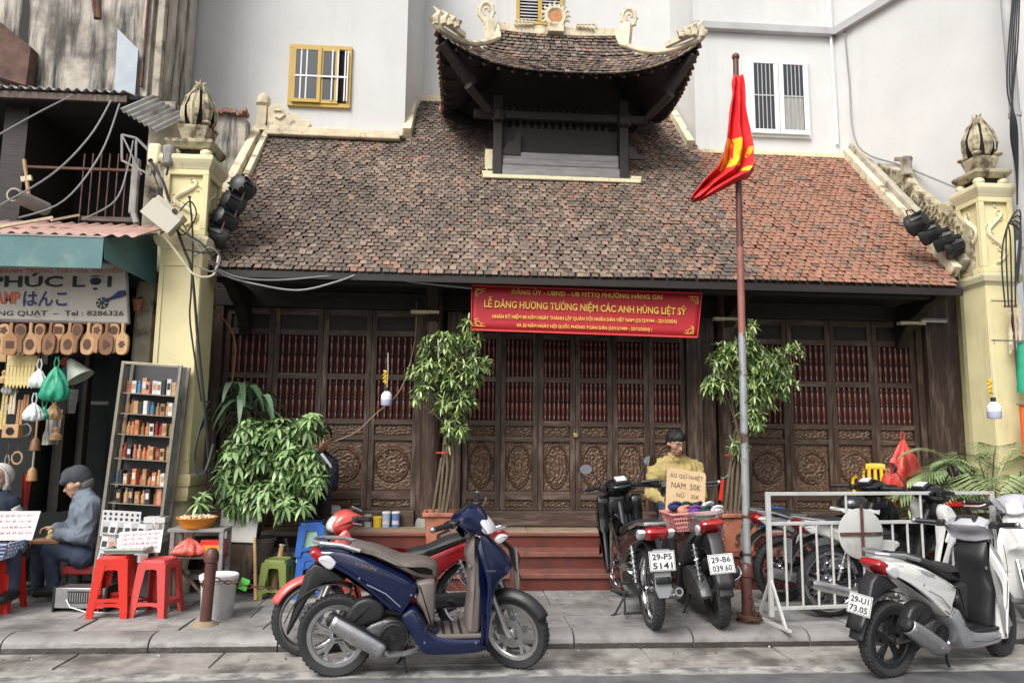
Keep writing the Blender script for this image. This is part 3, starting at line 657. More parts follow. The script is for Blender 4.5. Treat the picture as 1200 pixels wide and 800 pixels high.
for a_, b_ in ((x0+.03,xm-.004),(xm+.004,x1-.03)):
    o = MB(); zz0, zz1 = z0+.03, z1-.03; t = .065
    o.box(a_,b_,9.34,9.365,zz0,zz0+t).box(a_,b_,9.34,9.365,zz1-t,zz1).box(a_,a_+t,9.341,9.365,zz0+t,zz1-t).box(b_-t,b_,9.341,9.365,zz0+t,zz1-t)
    o.build('sash', m_wfr, f, ang=0, bev=.006)
    MB().box(a_+t,b_-t,9.354,9.357,zz0+t,zz1-t).build('pane', m_glass, f, ang=0)
    cb = MB(); cb.grid(lambda u,v: (lerp(a_+t+.01,b_-t-.01,u), 9.352+.002*math.sin(u*40), lerp(zz0+t,lerp(zz0,zz1,.5 if a_ > xm else .9),v)), 30, 1)
    if a_ > xm: cb.build('curtain', m_curt, f)
    for q in (.2,.4,.6,.8): xx = lerp(a_+t,b_-t,q); MB().box(xx-.006,xx+.006,9.344,9.35,zz0+t,zz1-t).build('security_bar', m_ledge, f, ang=0)
    MB().box(a_+t,b_-t,9.3425,9.3435,lerp(zz0,zz1,.5),lerp(zz0,zz1,.5)+.02).build('security_bar', m_ledge, f, ang=0)
f, x0, x1, z0, z1 = win('w', 605,-40,660,31, 10.38, m_gold, 0)
xm = (x0+x1)/2; MB().box(xm-.03,xm+.03,10.33,10.37,z0+.05,z1-.05).build('mullion', m_gold, f, ang=0)
for i in range(22):
    zz = z0+.09+i*.05
    if zz < z1-.08:
        for a_, b_ in ((x0+.06,xm-.035),(xm+.035,x1-.06)): MB().obox(((a_+b_)/2,10.352,zz),(b_-a_,.006,.04),(R(-35),0,0)).build('louvre', m_ledge, f, ang=0)

# ================================================================== YELLOW GATE PILLARS
def pillar(px0, px1, Yf, wd, ybox0, ybox1, yneck, ytop0, label, side_sgn, xoff=0):
    x0 = A(px0, (ybox0+ybox1)/2, Yf).x; x1 = x0+wd; cx = (x0+x1)/2; cy = Yf+wd/2; h = wd/2
    P = wroot('gate_pillar', (cx,cy,PV), label, 'pillar', 'yellow gate pillars flanking the wooden hall')
    zb0, zb1 = A(px0,ybox1,Yf).z, A(px0,ybox0,Yf).z
    def sq(prof, name, m=m_yel, bev=.006): return MB().lathe([(r,z) for r,z in prof], (cx,cy,0), n=4).build(name, m, P, ang=0, bev=bev)
    s_ = h*.94
    sq([(s_*1.0,1.2),(s_,zb0-.14)], 'shaft'); 
    for sg in (-1,1):       # raised border on front face and inner side face
        MB().box(cx+sg*s_*.86-.02,cx+sg*s_*.86+.02,cy-s_-.012,cy-s_,1.3,zb0-.3).build('shaft_border', m_yel, P, ang=0, bev=.003)
    MB().box(cx-s_*.8,cx+s_*.8,cy-s_-.011,cy-s_,zb0-.3,zb0-.26).build('shaft_border', m_yel, P, ang=0, bev=.003)
    sq([(s_*1.1,1.08),(s_*1.14,1.12),(s_*1.14,1.17),(s_*1.0,1.2)], 'base_moulding'); sq([(s_*1.0,.95),(s_*1.06,1.0),(s_*1.06,1.06),(s_*1.0,1.08)], 'base_moulding')
    MB().lathe([(h*1.0,PV),(h*1.05,.25),(h*.8,.32),(h*.95,.5),(h*1.05,.66),(h*.95,.82),(h*.75,.95)], (cx,cy,0), n=24).build('vase_base', m_yel2, P)
    sq([(s_,zb0-.14),(s_*1.05,zb0-.12),(h*1.12,zb0-.10),(h*1.2,zb0-.05),(h*1.2,zb0-.02)], 'ledge', m_yel2); sq([(h*.98,zb0-.018),(h*1.0,zb0)], 'fillet')
    # box with sunk panels
    q = h; fr = .055
    sq([(q-.035,zb0),(q-.035,zb1)], 'box_core', bev=0)
    fb = MB()
    for (ax, sg) in (('y',-1),('x',side_sgn),('x',-side_sgn)):
        for a0, a1, c0, c1 in ((-q,q,zb0,zb0+fr),(-q,q,zb1-fr,zb1),(-q,-q+fr,zb0+fr,zb1-fr),(q-fr,q,zb0+fr,zb1-fr)):
            if ax == 'y': fb.box(cx+a0,cx+a1,cy+sg*q-.0 if sg<0 else cy+q-.03,cy+sg*q+.03 if sg<0 else cy+q,c0,c1)
            else: fb.box(cx+sg*q-(.03 if sg>0 else 0),cx+sg*q+(0 if sg>0 else .03),cy+max(a0,-q+.031),cy+a1,c0,c1)
    fb.build('box_frame', m_yel, P, ang=0, bev=.006)
    # dragon / phoenix relief on the visible faces
    rr = random.Random(int(px0)); 
    for ax in ('f','s'):
        rb = MB(); zc = (zb0+zb1)/2; hh = (zb1-zb0)/2-fr
        path = []
        for i in range(26):
            t = i/25; a = .75*(q-fr)*math.sin(t*8.5)*(1-.25*t); zz = zc-hh*.85+2*hh*.85*t
            path.append((a, zz))
        def pt(a, z, d): return (cx+a, cy-q+.035-d, z) if ax == 'f' else (cx+side_sgn*(q-.035+d), cy+a, z)
        rb.tube([pt(a,z,.008) for a,z in path], [.012+.012*math.sin(PI*i/25) for i in range(26)], 7)
        for i in range(16):
            a, z = path[rr.randrange(26)]; r0 = rr.uniform(.015,.03); ox, oz = rr.uniform(-.05,.05), rr.uniform(-.03,.03)
            lim = q-fr-.02; cxx = max(-lim+r0,min(lim-r0,a+ox))
            rb.tube([pt(cxx+r0*math.cos(t), z+oz+r0*math.sin(t), .006) for t in (0,1,2,3,4,5)], .007, 5)
        rb.build('relief', m_yel2, P)
    zt = zb1
    sq([(q*1.0,zt),(q*1.04,zt+.02),(q*1.14,zt+.06),(q*1.2,zt+.09),(q*1.2,zt+.13),(q*1.1,zt+.14)], 'cornice', m_yel2)
    sq([(q*.7,zt+.14),(q*.7,zt+.22)], 'neck', m_gap, 0)
    for sx, sy in ((-1,-1),(1,-1),(1,1),(-1,1)): MB().ball((cx+sx*q*.72,cy+sy*q*.72,zt+.18),.05,10,7,sc=(1.2,1,.85)).build('corner_scroll', m_yel2, P)
    sq([(q*.9,zt+.22),(q*1.08,zt+.27),(q*1.08,zt+.30),(q*.95,zt+.31)], 'upper_cornice', m_bud)
    sq([(q*.5,zt+.31),(q*.52,zt+.34),(q*.68,zt+.45),(q*.68,zt+.48)], 'bud_cup', m_bud)
    MB().lathe([(.02,zt+.47),(.11,zt+.5),(.14,zt+.6),(.135,zt+.68),(.085,zt+.8),(.03,zt+.88)], (cx,cy,0), n=18).build('bud_core', m_gap, P)
    for k_ in range(7):
        a0 = 2*PI*k_/7+.2
        def pf(u, v):
            wdt = .37*math.sin(PI*min(1,v*.8+.16))**.8; a = a0+(u-.5)*2*wdt; pr = [(.12,.49),(.155,.57),(.16,.66),(.11,.8),(.045,.9),(.03,.94)]
            t = v*5; i = min(4,int(t)); r_ = lerp(pr[i][0],pr[i+1][0],t-i)+.006+.016*(abs(u-.5)<.12)+.012*noise.noise(Vector((u*7,v*9,k_))); z_ = lerp(pr[i][1],pr[i+1][1],t-i)
            return (cx+r_*math.cos(a), cy+r_*math.sin(a), zt+z_)
        MB().grid(pf, 8, 12).build('bud_petal', m_bud, P)
    tb = MB()
    for k_ in range(6):
        a0 = k_; tb.tube([(cx,cy,zt+.9),(cx+.03*math.cos(a0),cy+.03*math.sin(a0),zt+.96),(cx+.055*math.cos(a0),cy+.055*math.sin(a0),zt+.97+.01*(k_%2))], [.018,.012,.004], 5)
    tb.build('bud_tip', m_cream, P)
    for k_ in range(4):   # flared leaf collar
        a0 = PI/4+PI/2*k_; MB().ball((cx+.17*math.cos(a0),cy+.17*math.sin(a0),zt+.5),.045,8,6,sc=(1,1,.6)).build('bud_leaf', m_bud, P)
    return P, cx, cy, h
PLt = pillar(190,240,7.0,.415, 197,274, 0,0, 'yellow gate pillar with lotus bud top beside the stamp shop and its glass cabinet', 1)
PRt = pillar(1150,1193,7.1,.37, 230,318, 0,0, 'yellow gate pillar with lotus bud top behind the palm at the right end', -1)
# plain yellow wall between hall and right pillar
YWr = tag(MB().box(5.77,6.3,8.0,8.2,.1,3.6).build('yellow_wall', m_yel, ang=0), 'plain yellow wall filling the gap between dark hall planks and right gate pillar', 'wall')
# ================================================================== OLD SHOP BUILDING AT THE LEFT
B = wroot('old_shop_building', (-4.6,7.6,PV), 'shabby old shop house with stained concrete upper wall and dark open balcony', 'building')
def bx(n, px0, py0, px1, py1, Ya, Yb, m, parent=None, bev=0, **k):     # box from a picture-aligned front face at depth Ya back to Yb
    a = A(px0,(py0+py1)/2,Ya).x; c = A(px1,(py0+py1)/2,Ya).x; z1 = A((px0+px1)/2,py0,Ya).z; z0 = A((px0+px1)/2,py1,Ya).z
    return MB().box(a,c,Ya,Yb,z0,z1).build(n, m, parent, ang=0, bev=bev, **k)
# upper stained wall (right end at px 195)
xr = A(192,60,8.3).x; zb = A(100,114,8.3).z
b = MB(); b.prism([(-9,zb-.3),(xr-.05,zb-.3),(xr-.02,9.5),(-9,9.5)], 8.3, 9.3); b.build('upper_wall', m_conc, B, ang=0)
MB().box(xr-.2,xr-.12,8.22,8.3,zb,9.4).build('wall_rib', m_conc, B, ang=0, bev=.01); MB().box(xr-.06,xr+.02,8.2,8.29,zb,9.4).build('wall_rib', m_conc2, B, ang=0, bev=.01)
b = MB(); b.tube([(xr-.16,8.2,9.3),(xr-.17,8.19,zb+.1)], .018, 6); b.build('rain_pipe', m_rust, B)
p = [A(138,34,8.2),A(162,58,8.2),A(158,112,8.2),A(134,112,8.2)]
b = MB(); b.add([tuple(q) for q in p]+[(q.x,q.y+.03,q.z) for q in p], [(0,1,2,3),(7,6,5,4),(0,4,5,1),(1,5,6,2),(2,6,7,3),(3,7,4,0)]); b.build('metal_sheet', mat('zinc_sheet', (.27,.30,.34), .5, .3, var=.15), B, ang=0)
m_brick = mat('old_brick_dark', (.12,.07,.055), .95, var=.5, vs=7, bump=.8, bs=14, world=True)
b = MB(); q = [A(-20,22,8.15),A(2,27,8.15),A(36,55,8.15),A(30,100,8.15),A(-20,85,8.15)]; b.prism([(v.x,v.z) for v in q], 8.15, 8.32); b.build('broken_brickwork', m_brick, B, ang=0)
for dx, zz, L in ((.0,.0,.28),(.05,.05,.2)): MB().tube([A(110+dx*100,0,8.2), A(113+dx*60,22,8.2)], .03, 7).build('hanging_pipe', m_rust, B)
# corrugated sheets
def corr(n, x0, x1, ya, yb, za, zb_, m, parent, amp=.018, pitch=.09, slant=0, n_x=None):
    nx = n_x or int((x1-x0)/pitch*6)
    b = MB(); b.grid(lambda u,v: (lerp(x0,x1,u), lerp(ya,yb,v), lerp(za,zb_,v)+amp*math.sin((x1-x0)*u/pitch*2*PI)+slant*u), nx, 3)
    o = b.build(n, m, parent, fix=False); s_ = o.modifiers.new('s','SOLIDIFY'); s_.thickness = .004; return o
m_corg = mat('corrugated_grey', (.33,.32,.30), .7, .2, var=.25, vs=4, col2=(.1,.08,.07), c2s=3, c2t=(.5,.7), world=True)
m_corp = mat('corrugated_pink', (.52,.33,.28), .7, 0, var=.2, vs=4, col2=(.3,.2,.17), c2s=4, c2t=(.5,.7), world=True)
z1 = A(80,112,7.5).z
corr('corrugated_roof', -6.5, A(150,112,7.4).x, 7.35, 8.3, z1, z1+.25, m_corg, B)
MB().box(-6.5,A(150,112,7.4).x,7.38,7.42,z1-.1,z1-.03).build('roof_batten', m_wood, B, ang=0)
# dark balcony room: side walls, ceiling, floor, back, railing
xa = A(160,180,7.45).x
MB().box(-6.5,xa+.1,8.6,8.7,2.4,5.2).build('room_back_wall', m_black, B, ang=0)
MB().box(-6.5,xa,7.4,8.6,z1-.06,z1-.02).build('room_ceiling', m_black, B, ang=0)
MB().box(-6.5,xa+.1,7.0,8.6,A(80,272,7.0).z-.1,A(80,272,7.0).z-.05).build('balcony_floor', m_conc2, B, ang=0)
bx('wall_pier', 0,120,28,262,7.6,8.6,m_wooddk,B)
bx('wall_pier', 160,118,190,560,7.62,8.3,m_conc2,B); bx('wall_pier', 158,330,176,470,7.3,7.6,m_conc2,B)
for k in range(7): bx('railing_bar', 95+k*10,180,96.2+k*10,262,7.5,7.515,m_rust,B)
bx('railing_rail', 28,196,160,198.5,7.49,7.52,m_rust,B)
bx('railing_rail', 95,254,160,259,7.48,7.52,m_woodh,B)
bx('downpipe', 152,185,161,250,7.4,7.46,m_corg,B,bev=.015); 
MB().tube([A(156,248,7.43),A(160,262,7.4)],.03,8).build('downpipe_elbow', m_corg, B)
# slanted small corrugated sheet above the window frame
o = corr('corrugated_sheet', 0, .5, 0, .4, 0, .0, m_corg, None, pitch=.07); q = A(140,128,7.3)
setp(o, B); o.matrix_basis = Matrix.Translation(q) @ Euler((R(50),R(32),R(-12))).to_matrix().to_4x4()
# window cage
b = MB(); c0 = [A(143,158,7.3),A(160,162,7.3),A(176,178,7.2),A(176,205,7.2),A(143,188,7.3)]
for i in range(5): b.beam(c0[i], c0[(i+1)%5], .02, .02)
b.beam(c0[1], A(159,196,7.3), .02,.02); b.beam(c0[0], A(166,205,7.25), .014,.014); b.build('window_cage', m_greyw, B, ang=0)
# meter cases on the wall
AC = empty('meter_box', A(182,182,7.05), 0, 'small cream cylinder-fronted meter case on brackets, left one of the pair by the pillar top', 'meter box')
MB().box(-.06,.06,-.05,.06,-.12,.11).build('case', m_yel2, AC, bev=.03); MB().box(-.05,.05,.06,.2,-.03,.0).build('bracket', m_rust, AC, ang=0); MB().tube([(0,0,-.12),(.01,0,-.2)],.01,6).build('cable_gland', m_bk, AC)
AC2 = empty('meter_box', A(198,182,7.0), 0, 'grey rounded meter case on brackets, right one of the pair by the pillar top', 'meter box')
MB().box(-.055,.055,-.05,.06,-.12,.10).build('case', m_greyw, AC2, bev=.035); MB().box(-.05,.05,.06,.2,-.03,.0).build('bracket', m_rust, AC2, ang=0); MB().tube([(0,0,-.12),(-.01,0,-.2)],.01,6).build('cable_gland', m_bk, AC2)
JB = empty('junction_box', A(193,253,6.78), 0, 'tilted cream electrical junction box hanging by the left pillar above the awning', 'junction box', rot=(0,R(38),R(8)))
MB().box(-.15,.15,-.07,.08,-.11,.11).build('case', mat('cream_plastic', (.5,.46,.38), .5, var=.15), JB, bev=.012); MB().box(-.155,.155,-.078,-.07,-.115,.06).build('lid', mat('cream_plastic_lid', (.58,.54,.45), .5), JB, bev=.003)
MB().lathe([(.025,0),(.025,.02)],(.06,-.08,.085),'Y',10).build('cable_hole', m_bk, JB)
# stored things in the dark balcony
t_ = empty('pipe_roll', A(23,232,7.35), 0, 'short grey pipe stub lying across the balcony edge', 'pipe'); MB().tube([(0,-.1,0),(.12,.25,-.03)], [.07,.07], 14, cap=False).build('pipe', m_corg, t_); MB().lathe([(.055,-.1),(.07,-.1)], (0,0,0),'Y',14,cap=False).build('rim', m_corg, t_)
t_ = empty('broom', A(32,215,7.4), 0, 'old wooden brush standing at the back of the dark balcony', 'brush', rot=(0,R(-12),0)); MB().tube([(0,0,-.15),(0,0,.25)], .018, 7).build('handle', mat('bare_wood', (.45,.27,.14), .6, var=.2), t_); MB().obox((0,0,.05),(.1,.03,.05)).build('head', m_cream, t_)
# pink corrugated awning roof with teal fascia
yF, yW = 6.55, 7.3
zf = A(90,280,yF).z
AW = wroot('shop_awning', (-3.6,yW,zf), 'faded teal metal awning with pinkish corrugated top above the stamp shop', 'awning')
xe = A(183,300,yW).x; xk = A(121,285,yF).x
corr('corrugated_top', -6.2, A(184,264,6.9).x, yF+.01, yW, zf+.045, A(100,262,yW).z-.0, m_corp, AW, amp=.014, pitch=.12)
m_teal = mat('teal_paint', (.085,.19,.19), .5, .1, var=.2, vs=4, col2=(.2,.27,.24), c2s=3, c2t=(.52,.7), world=True, bump=.2, bs=20)
zt0 = A(60,277,yF).z; zt1 = A(60,313,yF).z
MB().box(-6.2,xk,yF,yF+.012,zt1,zt0).build('fascia', m_teal, AW, ang=0)
MB().box(-6.2,xk,yF-.006,yF+.02,zt0,zt0+.016).build('trim', m_corg, AW, ang=0)
b = MB(); q0 = A(121,279,yF+.01); q1 = A(185,273,yW-.1); q2 = A(183,335,yW-.1); q3 = A(123,304,yF+.01)
b.add([q0,q1,q2,q3]+[v+Vector((-.01,.01,0)) for v in (q0,q1,q2,q3)], [(0,1,2,3),(7,6,5,4),(0,4,5,1),(1,5,6,2),(2,6,7,3),(3,7,4,0)]); b.build('side_panel', m_teal, AW, ang=0)
MB().tube([A(-5,372,6.9)+Vector((0,0,.0)),A(-5,372,6.9)+Vector((0,0,.01))],.01,4).build('clip', m_rust, AW)
MB().beam(A(-10,268,6.7), A(62,255,6.9), .05,.02).build('batten', m_cream, AW, ang=0); MB().beam(A(60,258,6.8), A(92,252,7.0), .03,.02).build('batten', m_cream, AW, ang=0)
# sign
yS = 6.95
SG = wroot('shop_sign', tuple(A(70,345,yS)), 'weathered white painted shop sign for a stamp maker hanging under the teal awning', 'sign')
m_sign = mat('sign_board', (.55,.51,.45), .7, var=.08, vs=3, streak=((.34,.28,.22),(3,3,.6),(.56,.8)), world=True)
b = MB(); c = [A(-60,300,yS),A(148,309,yS),A(151,379,yS),A(-60,373,yS)]
b.prism([(v.x,v.z) for v in c], yS, yS+.03); b.build('board', m_sign, SG, ang=0)
b = MB()
for i in range(4): b.beam(c[i]+Vector((0,-.003,0)), c[(i+1)%4]+Vector((0,-.003,0)), .012, .02)
b.build('frame', m_greyw, SG, ang=0)
def tx(s, px0, py, px1, hpx, Y, m, parent, **k):
    a = A(px0,py,Y); c_ = A(px1,py,Y); d = math.degrees(math.atan2(c_.z-a.z, c_.x-a.x))
    return text(parent, s, m, (a+c_)/2, h=hpx/FPX*Y*.99, w_=(c_-a).length, rot=(PI/2, -R(d), 0), **k)
m_ink = mat('black_paint', (.03,.03,.035), .6); m_or = mat('orange_paint', (.55,.13,.07), .6); m_nav = mat('navy_paint', (.03,.045,.16), .6)
def sgn(px, py): return (px, py+.9)
tx('BÁNH TRUNG THU GIA TRUYỀN', 0,316,144,8, yS-.002, m_or, SG, bold=.01)
tx('PHÚC LỢI', -12,330,131,20, yS-.002, m_ink, SG, bold=.03)
tx('STAMP', -22,349,24,15, yS-.002, m_or, SG, bold=.04)
tx('はんこ', 27,350,79,18, yS-.002, m_nav, SG, bold=.03)
tx('HÀNG QUẠT  –  Tel : 8286326', -20,367,145,9, yS-.002, m_ink, SG, bold=.02)
b = MB(); q = A(120,355,yS-.003); b.lathe([(.05,0),(.055,.004)], q+Vector((0,-.006,0)), 'Y', 20); b.build('stamp_drawing', m_ink, SG)
b = MB(); 
for k in range(7): b.obox(q+Vector((.035*math.cos(k*.9),-.009,.035*math.sin(k*.9))),(.028,.002,.009),(0,-k*.9,0))
b.build('stamp_drawing', m_sign, SG, ang=0)
b = MB(); b.tube([q+Vector((.02,-.008,.02)),q+Vector((.09,-.01,.05)),q+Vector((.15,-.012,.085)),q+Vector((.2,-.012,.1))],[.014,.013,.03,.024],8); b.build('stamp_drawing', m_nav, SG)
# small pot on the wall between sign and pillar
t_ = empty('flower_pot', A(161,358,7.2), 0, 'little terracotta pot with a sprig hanging beside the shop sign', 'plant pot')
m_terra = mat('terracotta', (.42,.15,.085), .7, var=.2, vs=10, col2=(.25,.1,.06), c2s=6)
MB().lathe([(.03,-.05),(.045,.04),(.052,.04),(.052,.055)], n=14).build('pot', m_terra, t_); 
m_lf = [mat('leaf_mid_green', (.065,.13,.045), .45, var=.3, vs=6, world=True), mat('leaf_light_green', (.14,.225,.075), .42, var=.3, vs=6, world=True), mat('leaf_dark_green', (.028,.065,.026), .5, var=.3, vs=6, world=True)]
def leaf(b, p, d, L, wd, m=0, droop=.3, twist=0, n=2):
    d = Vector(d).normalized(); s_ = d.cross(Vector((0,0,1)))
    s_ = s_.normalized() if s_.length > .05 else Vector((1,0,0))
    if twist: s_ = (Matrix.Rotation(twist,3,d) @ s_)
    p = Vector(p); pts = []
    for i in range(n+2):
        t = i/(n+1); pts.append((p+d*L*t+Vector((0,0,-droop*L*t*t)), wd*.5*(math.sin(PI*(t*.86+.08)))))
    vs = []; 
    for c_, w_ in pts: vs += [c_-s_*w_+Vector((0,0,.15*w_)), c_, c_+s_*w_+Vector((0,0,.15*w_))]
    fs = []
    for i in range(n+1):
        a = i*3; fs += [(a,a+1,a+4,a+3),(a+1,a+2,a+5,a+4)]
    b.add(vs, fs, m)
b = MB()
for k in range(9): leaf(b, (0,0,.05), (math.cos(k*.7),math.sin(k*.7),.8), .09, .025, k%3)
b.build('leaves', m_lf, t_, fix=False)
# shop interior
zc = A(80,372,7.0).z
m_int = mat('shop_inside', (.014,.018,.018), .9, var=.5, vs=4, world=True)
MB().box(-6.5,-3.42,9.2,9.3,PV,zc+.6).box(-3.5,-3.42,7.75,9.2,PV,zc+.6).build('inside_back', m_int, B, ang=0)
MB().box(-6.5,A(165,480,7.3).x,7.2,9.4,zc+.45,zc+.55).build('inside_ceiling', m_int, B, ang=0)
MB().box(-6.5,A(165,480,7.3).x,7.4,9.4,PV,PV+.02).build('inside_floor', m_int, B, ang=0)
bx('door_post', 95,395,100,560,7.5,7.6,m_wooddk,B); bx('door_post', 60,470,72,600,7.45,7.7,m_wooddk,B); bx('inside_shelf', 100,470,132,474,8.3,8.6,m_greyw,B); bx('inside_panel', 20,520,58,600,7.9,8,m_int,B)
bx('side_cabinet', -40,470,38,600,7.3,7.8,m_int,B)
m_mould = [mat('mould_wood_%s' % n, c, .5, var=.2, vs=20) for n, c in (('pale',(.50,.30,.15)),('tan',(.38,.20,.09)),('brown',(.22,.105,.05)))]
m_mdk = mat('mould_carving', (.10,.045,.025), .7)
mo = [6,14,25,37,48,61,70,83,92,105,115,126,134,145]
kinds = ['flower','square','round','fish','round','leaf','square','oval','fish','oval','flower','leaf','round','turtle']
for i, px in enumerate(mo):
    up = i % 2 == 0 and i < 13; k = i % 3 if i != 13 else 0
    q = A(px, 379+(1 if up else 0), 6.85-.012*(i%3))
    lab = '%s wooden cake mould with %s carving, %s from right under the shop sign' % (('pale','tan','brown')[k], kinds[i], ORD[13-i] if i < 13 else 'rightmost')
    if i == 13: lab = 'pale wooden cake mould with turtle carving, rightmost under the shop sign'
    t_ = empty('cake_mould', q, 0, lab, 'cake mould', 'carved wooden cake moulds hanging under the shop sign', rot=(0,rnd.uniform(-.05,.05),rnd.uniform(-.2,.2)))
    L = .28 if not up else .25; wd = .058
    o_ = [(.014,0),(.014,-.08),(wd*.8,-.11),(wd,-.15),(wd,-.22),(wd*.75,-.27),(.0,-.285),(-wd*.75,-.27),(-wd,-.22),(-wd,-.15),(-wd*.8,-.11),(-.014,-.08),(-.014,0)]
    if up: o_ = [(.02,-.25),(.018,-.15),(wd*.7,-.1),(wd*.8,-.04),(wd*.5,0),(-wd*.5,0),(-wd*.8,-.04),(-wd*.7,-.1),(-.018,-.15),(-.02,-.25)]
    cz = -.19 if not up else -.055
    MB().prism(catmull(o_,2), -.014, .014).build('paddle', m_mould[k], t_, ang=30, bev=.003)
    r = .032
    if kinds[i] == 'square': sh = [(-r,cz-r),(r,cz-r),(r,cz+r),(-r,cz+r)]
    else:
        nn = {'flower':5,'turtle':6,'leaf':3}.get(kinds[i],0); sh = [((r*(1+.22*math.cos(nn*a)))*math.cos(a)*.9, cz+r*(1+.22*math.cos(nn*a))*math.sin(a)*(1.25 if kinds[i] in ('oval','fish','leaf') else 1)) for a in [j/24*2*PI for j in range(24)]]
    MB().prism(sh, -.0165, -.0145).build('carving', m_mdk, t_, ang=0)
MB().tube([A(-10,377,6.88),A(150,380,6.88)], .008, 6).build('hanging_rail', m_rust, B)
# pale knives / combs bundle and bags hanging at the shop's left
def hang(px, py, Y, name, label, cat, rot=0, group=None): return empty(name, A(px,py,Y), rot, label, cat, group)
m_straw = mat('straw', (.62,.5,.22), .6, var=.2, vs=30); m_pl = mat('clear_plastic_bag', (.5,.55,.52), .3, var=.2); m_grn = mat('green_plastic_bag', (.02,.30,.17), .35, var=.2, vs=10); m_wbag = mat('white_plastic_bag', (.62,.66,.64), .35, var=.1)
t_ = hang(26,428,6.95,'wooden_spoon_bundle','bundle of pale yellow wooden spatulas hanging in a row at the shop front','spatulas')
MB().box(-.13,.13,-.01,.01,-.03,.09).build('rack_board', m_straw, t_, bev=.004)
for k in range(8): MB().prism([(-.012,-.03),(.012,-.03),(.016,-.2),(.0,-.24),(-.016,-.2)], -.02, -.012).build('spatula', m_straw, t_, ang=0, loc=(-.11+k*.031,0,.03))
def bag(t_, m, w_, h_, seed, knot=True):
    r_ = random.Random(seed); b = MB(); rings = []; n = 40; ph = [r_.uniform(0,7) for _ in range(5)]
    prof = [(.05,0),(.09,-.06),(.20,-.18),(.32,-.34),(.43,-.52),(.50,-.70),(.47,-.86),(.33,-.97),(.06,-1.0)]; prof = catmull(prof, 3, closed=False)
    for i, (rr, zz) in enumerate(prof):
        ring = []
        for j in range(n):
            a = 2*PI*j/n; f_ = 1+.20*math.sin(5*a+ph[0]+2*zz)*(1+zz*.6)+.13*math.sin(9*a+ph[1]-3*zz)+.10*noise.noise(Vector((math.cos(a)*3,math.sin(a)*3,zz*4+seed)))*2
            ring.append((w_*rr*f_*math.cos(a), w_*.6*rr*f_*math.sin(a), h_*(zz+.04*noise.noise(Vector((math.cos(a)*2,math.sin(a)*2,zz*3+seed))))))
        rings.append(ring)
    b.loft(rings); b.build('bag', m, t_, ang=70)
    for sx in (-1,1): MB().tube([(sx*.01,0,-.02),(sx*.02,0,.04),(sx*.008,0,.09)], .006, 5).build('handle', m, t_)
t_ = hang(66,430,6.8,'plastic_bag','bright green plastic bag of goods hanging at the shop front','bag'); bag(t_, m_grn, .24, .3, 1)
t_ = hang(46,432,6.85,'plastic_bag','crumpled clear white bag hanging just left of the bright green bag','bag'); bag(t_, m_wbag, .15, .17, 2)
t_ = hang(40,472,6.8,'plastic_bag','small white plastic bag hanging below the bright green bag','bag'); bag(t_, m_wbag, .16, .16, 3)
t_ = hang(52,476,6.84,'plastic_bag','tiny green bag hanging right of the small white bag','bag'); bag(t_, m_grn, .08, .12, 4)
t_ = hang(88,432,7.0,'cone_light','pale grey green cone shaped shade hanging beside the green bag','lamp shade', 0); t_.rotation_euler = (0,R(-35),0)
MB().lathe([(.02,.1),(.035,.08),(.12,-.1)], n=18, cap=False).build('shade', mat('grey_green_shade',(.36,.4,.34),.6), t_, fix=False); MB().lathe([(.02,.1),(.02,.14)],n=8).build('socket', m_bk, t_)
t_ = hang(78,424,7.05,'red_pouch','small red and blue cloth pouch hanging above the cone shade','pouch'); MB().ball((0,0,0),.055,12,8,sc=(1.1,.5,.8)).build('top', mat('red_cloth',(.32,.03,.03),.8), t_); MB().ball((0,0,-.09),.05,12,8,sc=(1,.5,1)).build('bottom', mat('blue_cloth',(.04,.12,.2),.8), t_)
t_ = hang(14,505,6.95,'wooden_box','small wooden speaker-like box with dark round hole on the shop left side','wooden box'); MB().box(-.07,.07,-.03,.05,-.06,.06).build('case', m_mould[0], t_, bev=.006); MB().lathe([(.035,-.034),(.035,-.03)],(0,0,0),'Y',16).build('hole', m_gap, t_)
for k,(px,py,h_,mm,nm) in enumerate(((6,470,.5,m_straw,'straw coloured'),(16,462,.35,m_cream,'cream'),(24,480,.45,m_mould[0],'pale wood'),(31,470,.3,m_mould[1],'tan wood'))):
    t_ = hang(px,py,7.0,'hanging_strip','%s bundle of thin carving tools hanging in the shop, %s from left' % (nm, ORD[k]),'tool bundle')
    for q in range(4): MB().tube([(-.02+q*.013,-.005*(q%2),h_*.2),(-.024+q*.015,-.005*(q%2),-h_*.5)],[.004,.009],6).build('stick', mm, t_)
for k,(px,py,ww,hh,mm,nm) in enumerate(((62,500,.14,.32,m_corg,'grey cloth'),(84,470,.1,.22,m_greyw,'dark grey bag'),(30,575,.08,.3,mat('calendar_red',(.4,.04,.03),.6),'red hanging calendar'))):
    t_ = hang(px,py,7.1,'hanging_cloth','%s hanging in the dark shop doorway' % nm,'cloth')
    MB().grid(lambda u,v: ((u-.5)*ww*(1-.3*v), .02*math.sin(u*9), -v*hh+hh/2), 8, 5).build('cloth', mm, t_, fix=False); MB().tube([(0,0,hh/2),(0,0,hh/2+.08)],.004,5).build('string', m_rust, t_)
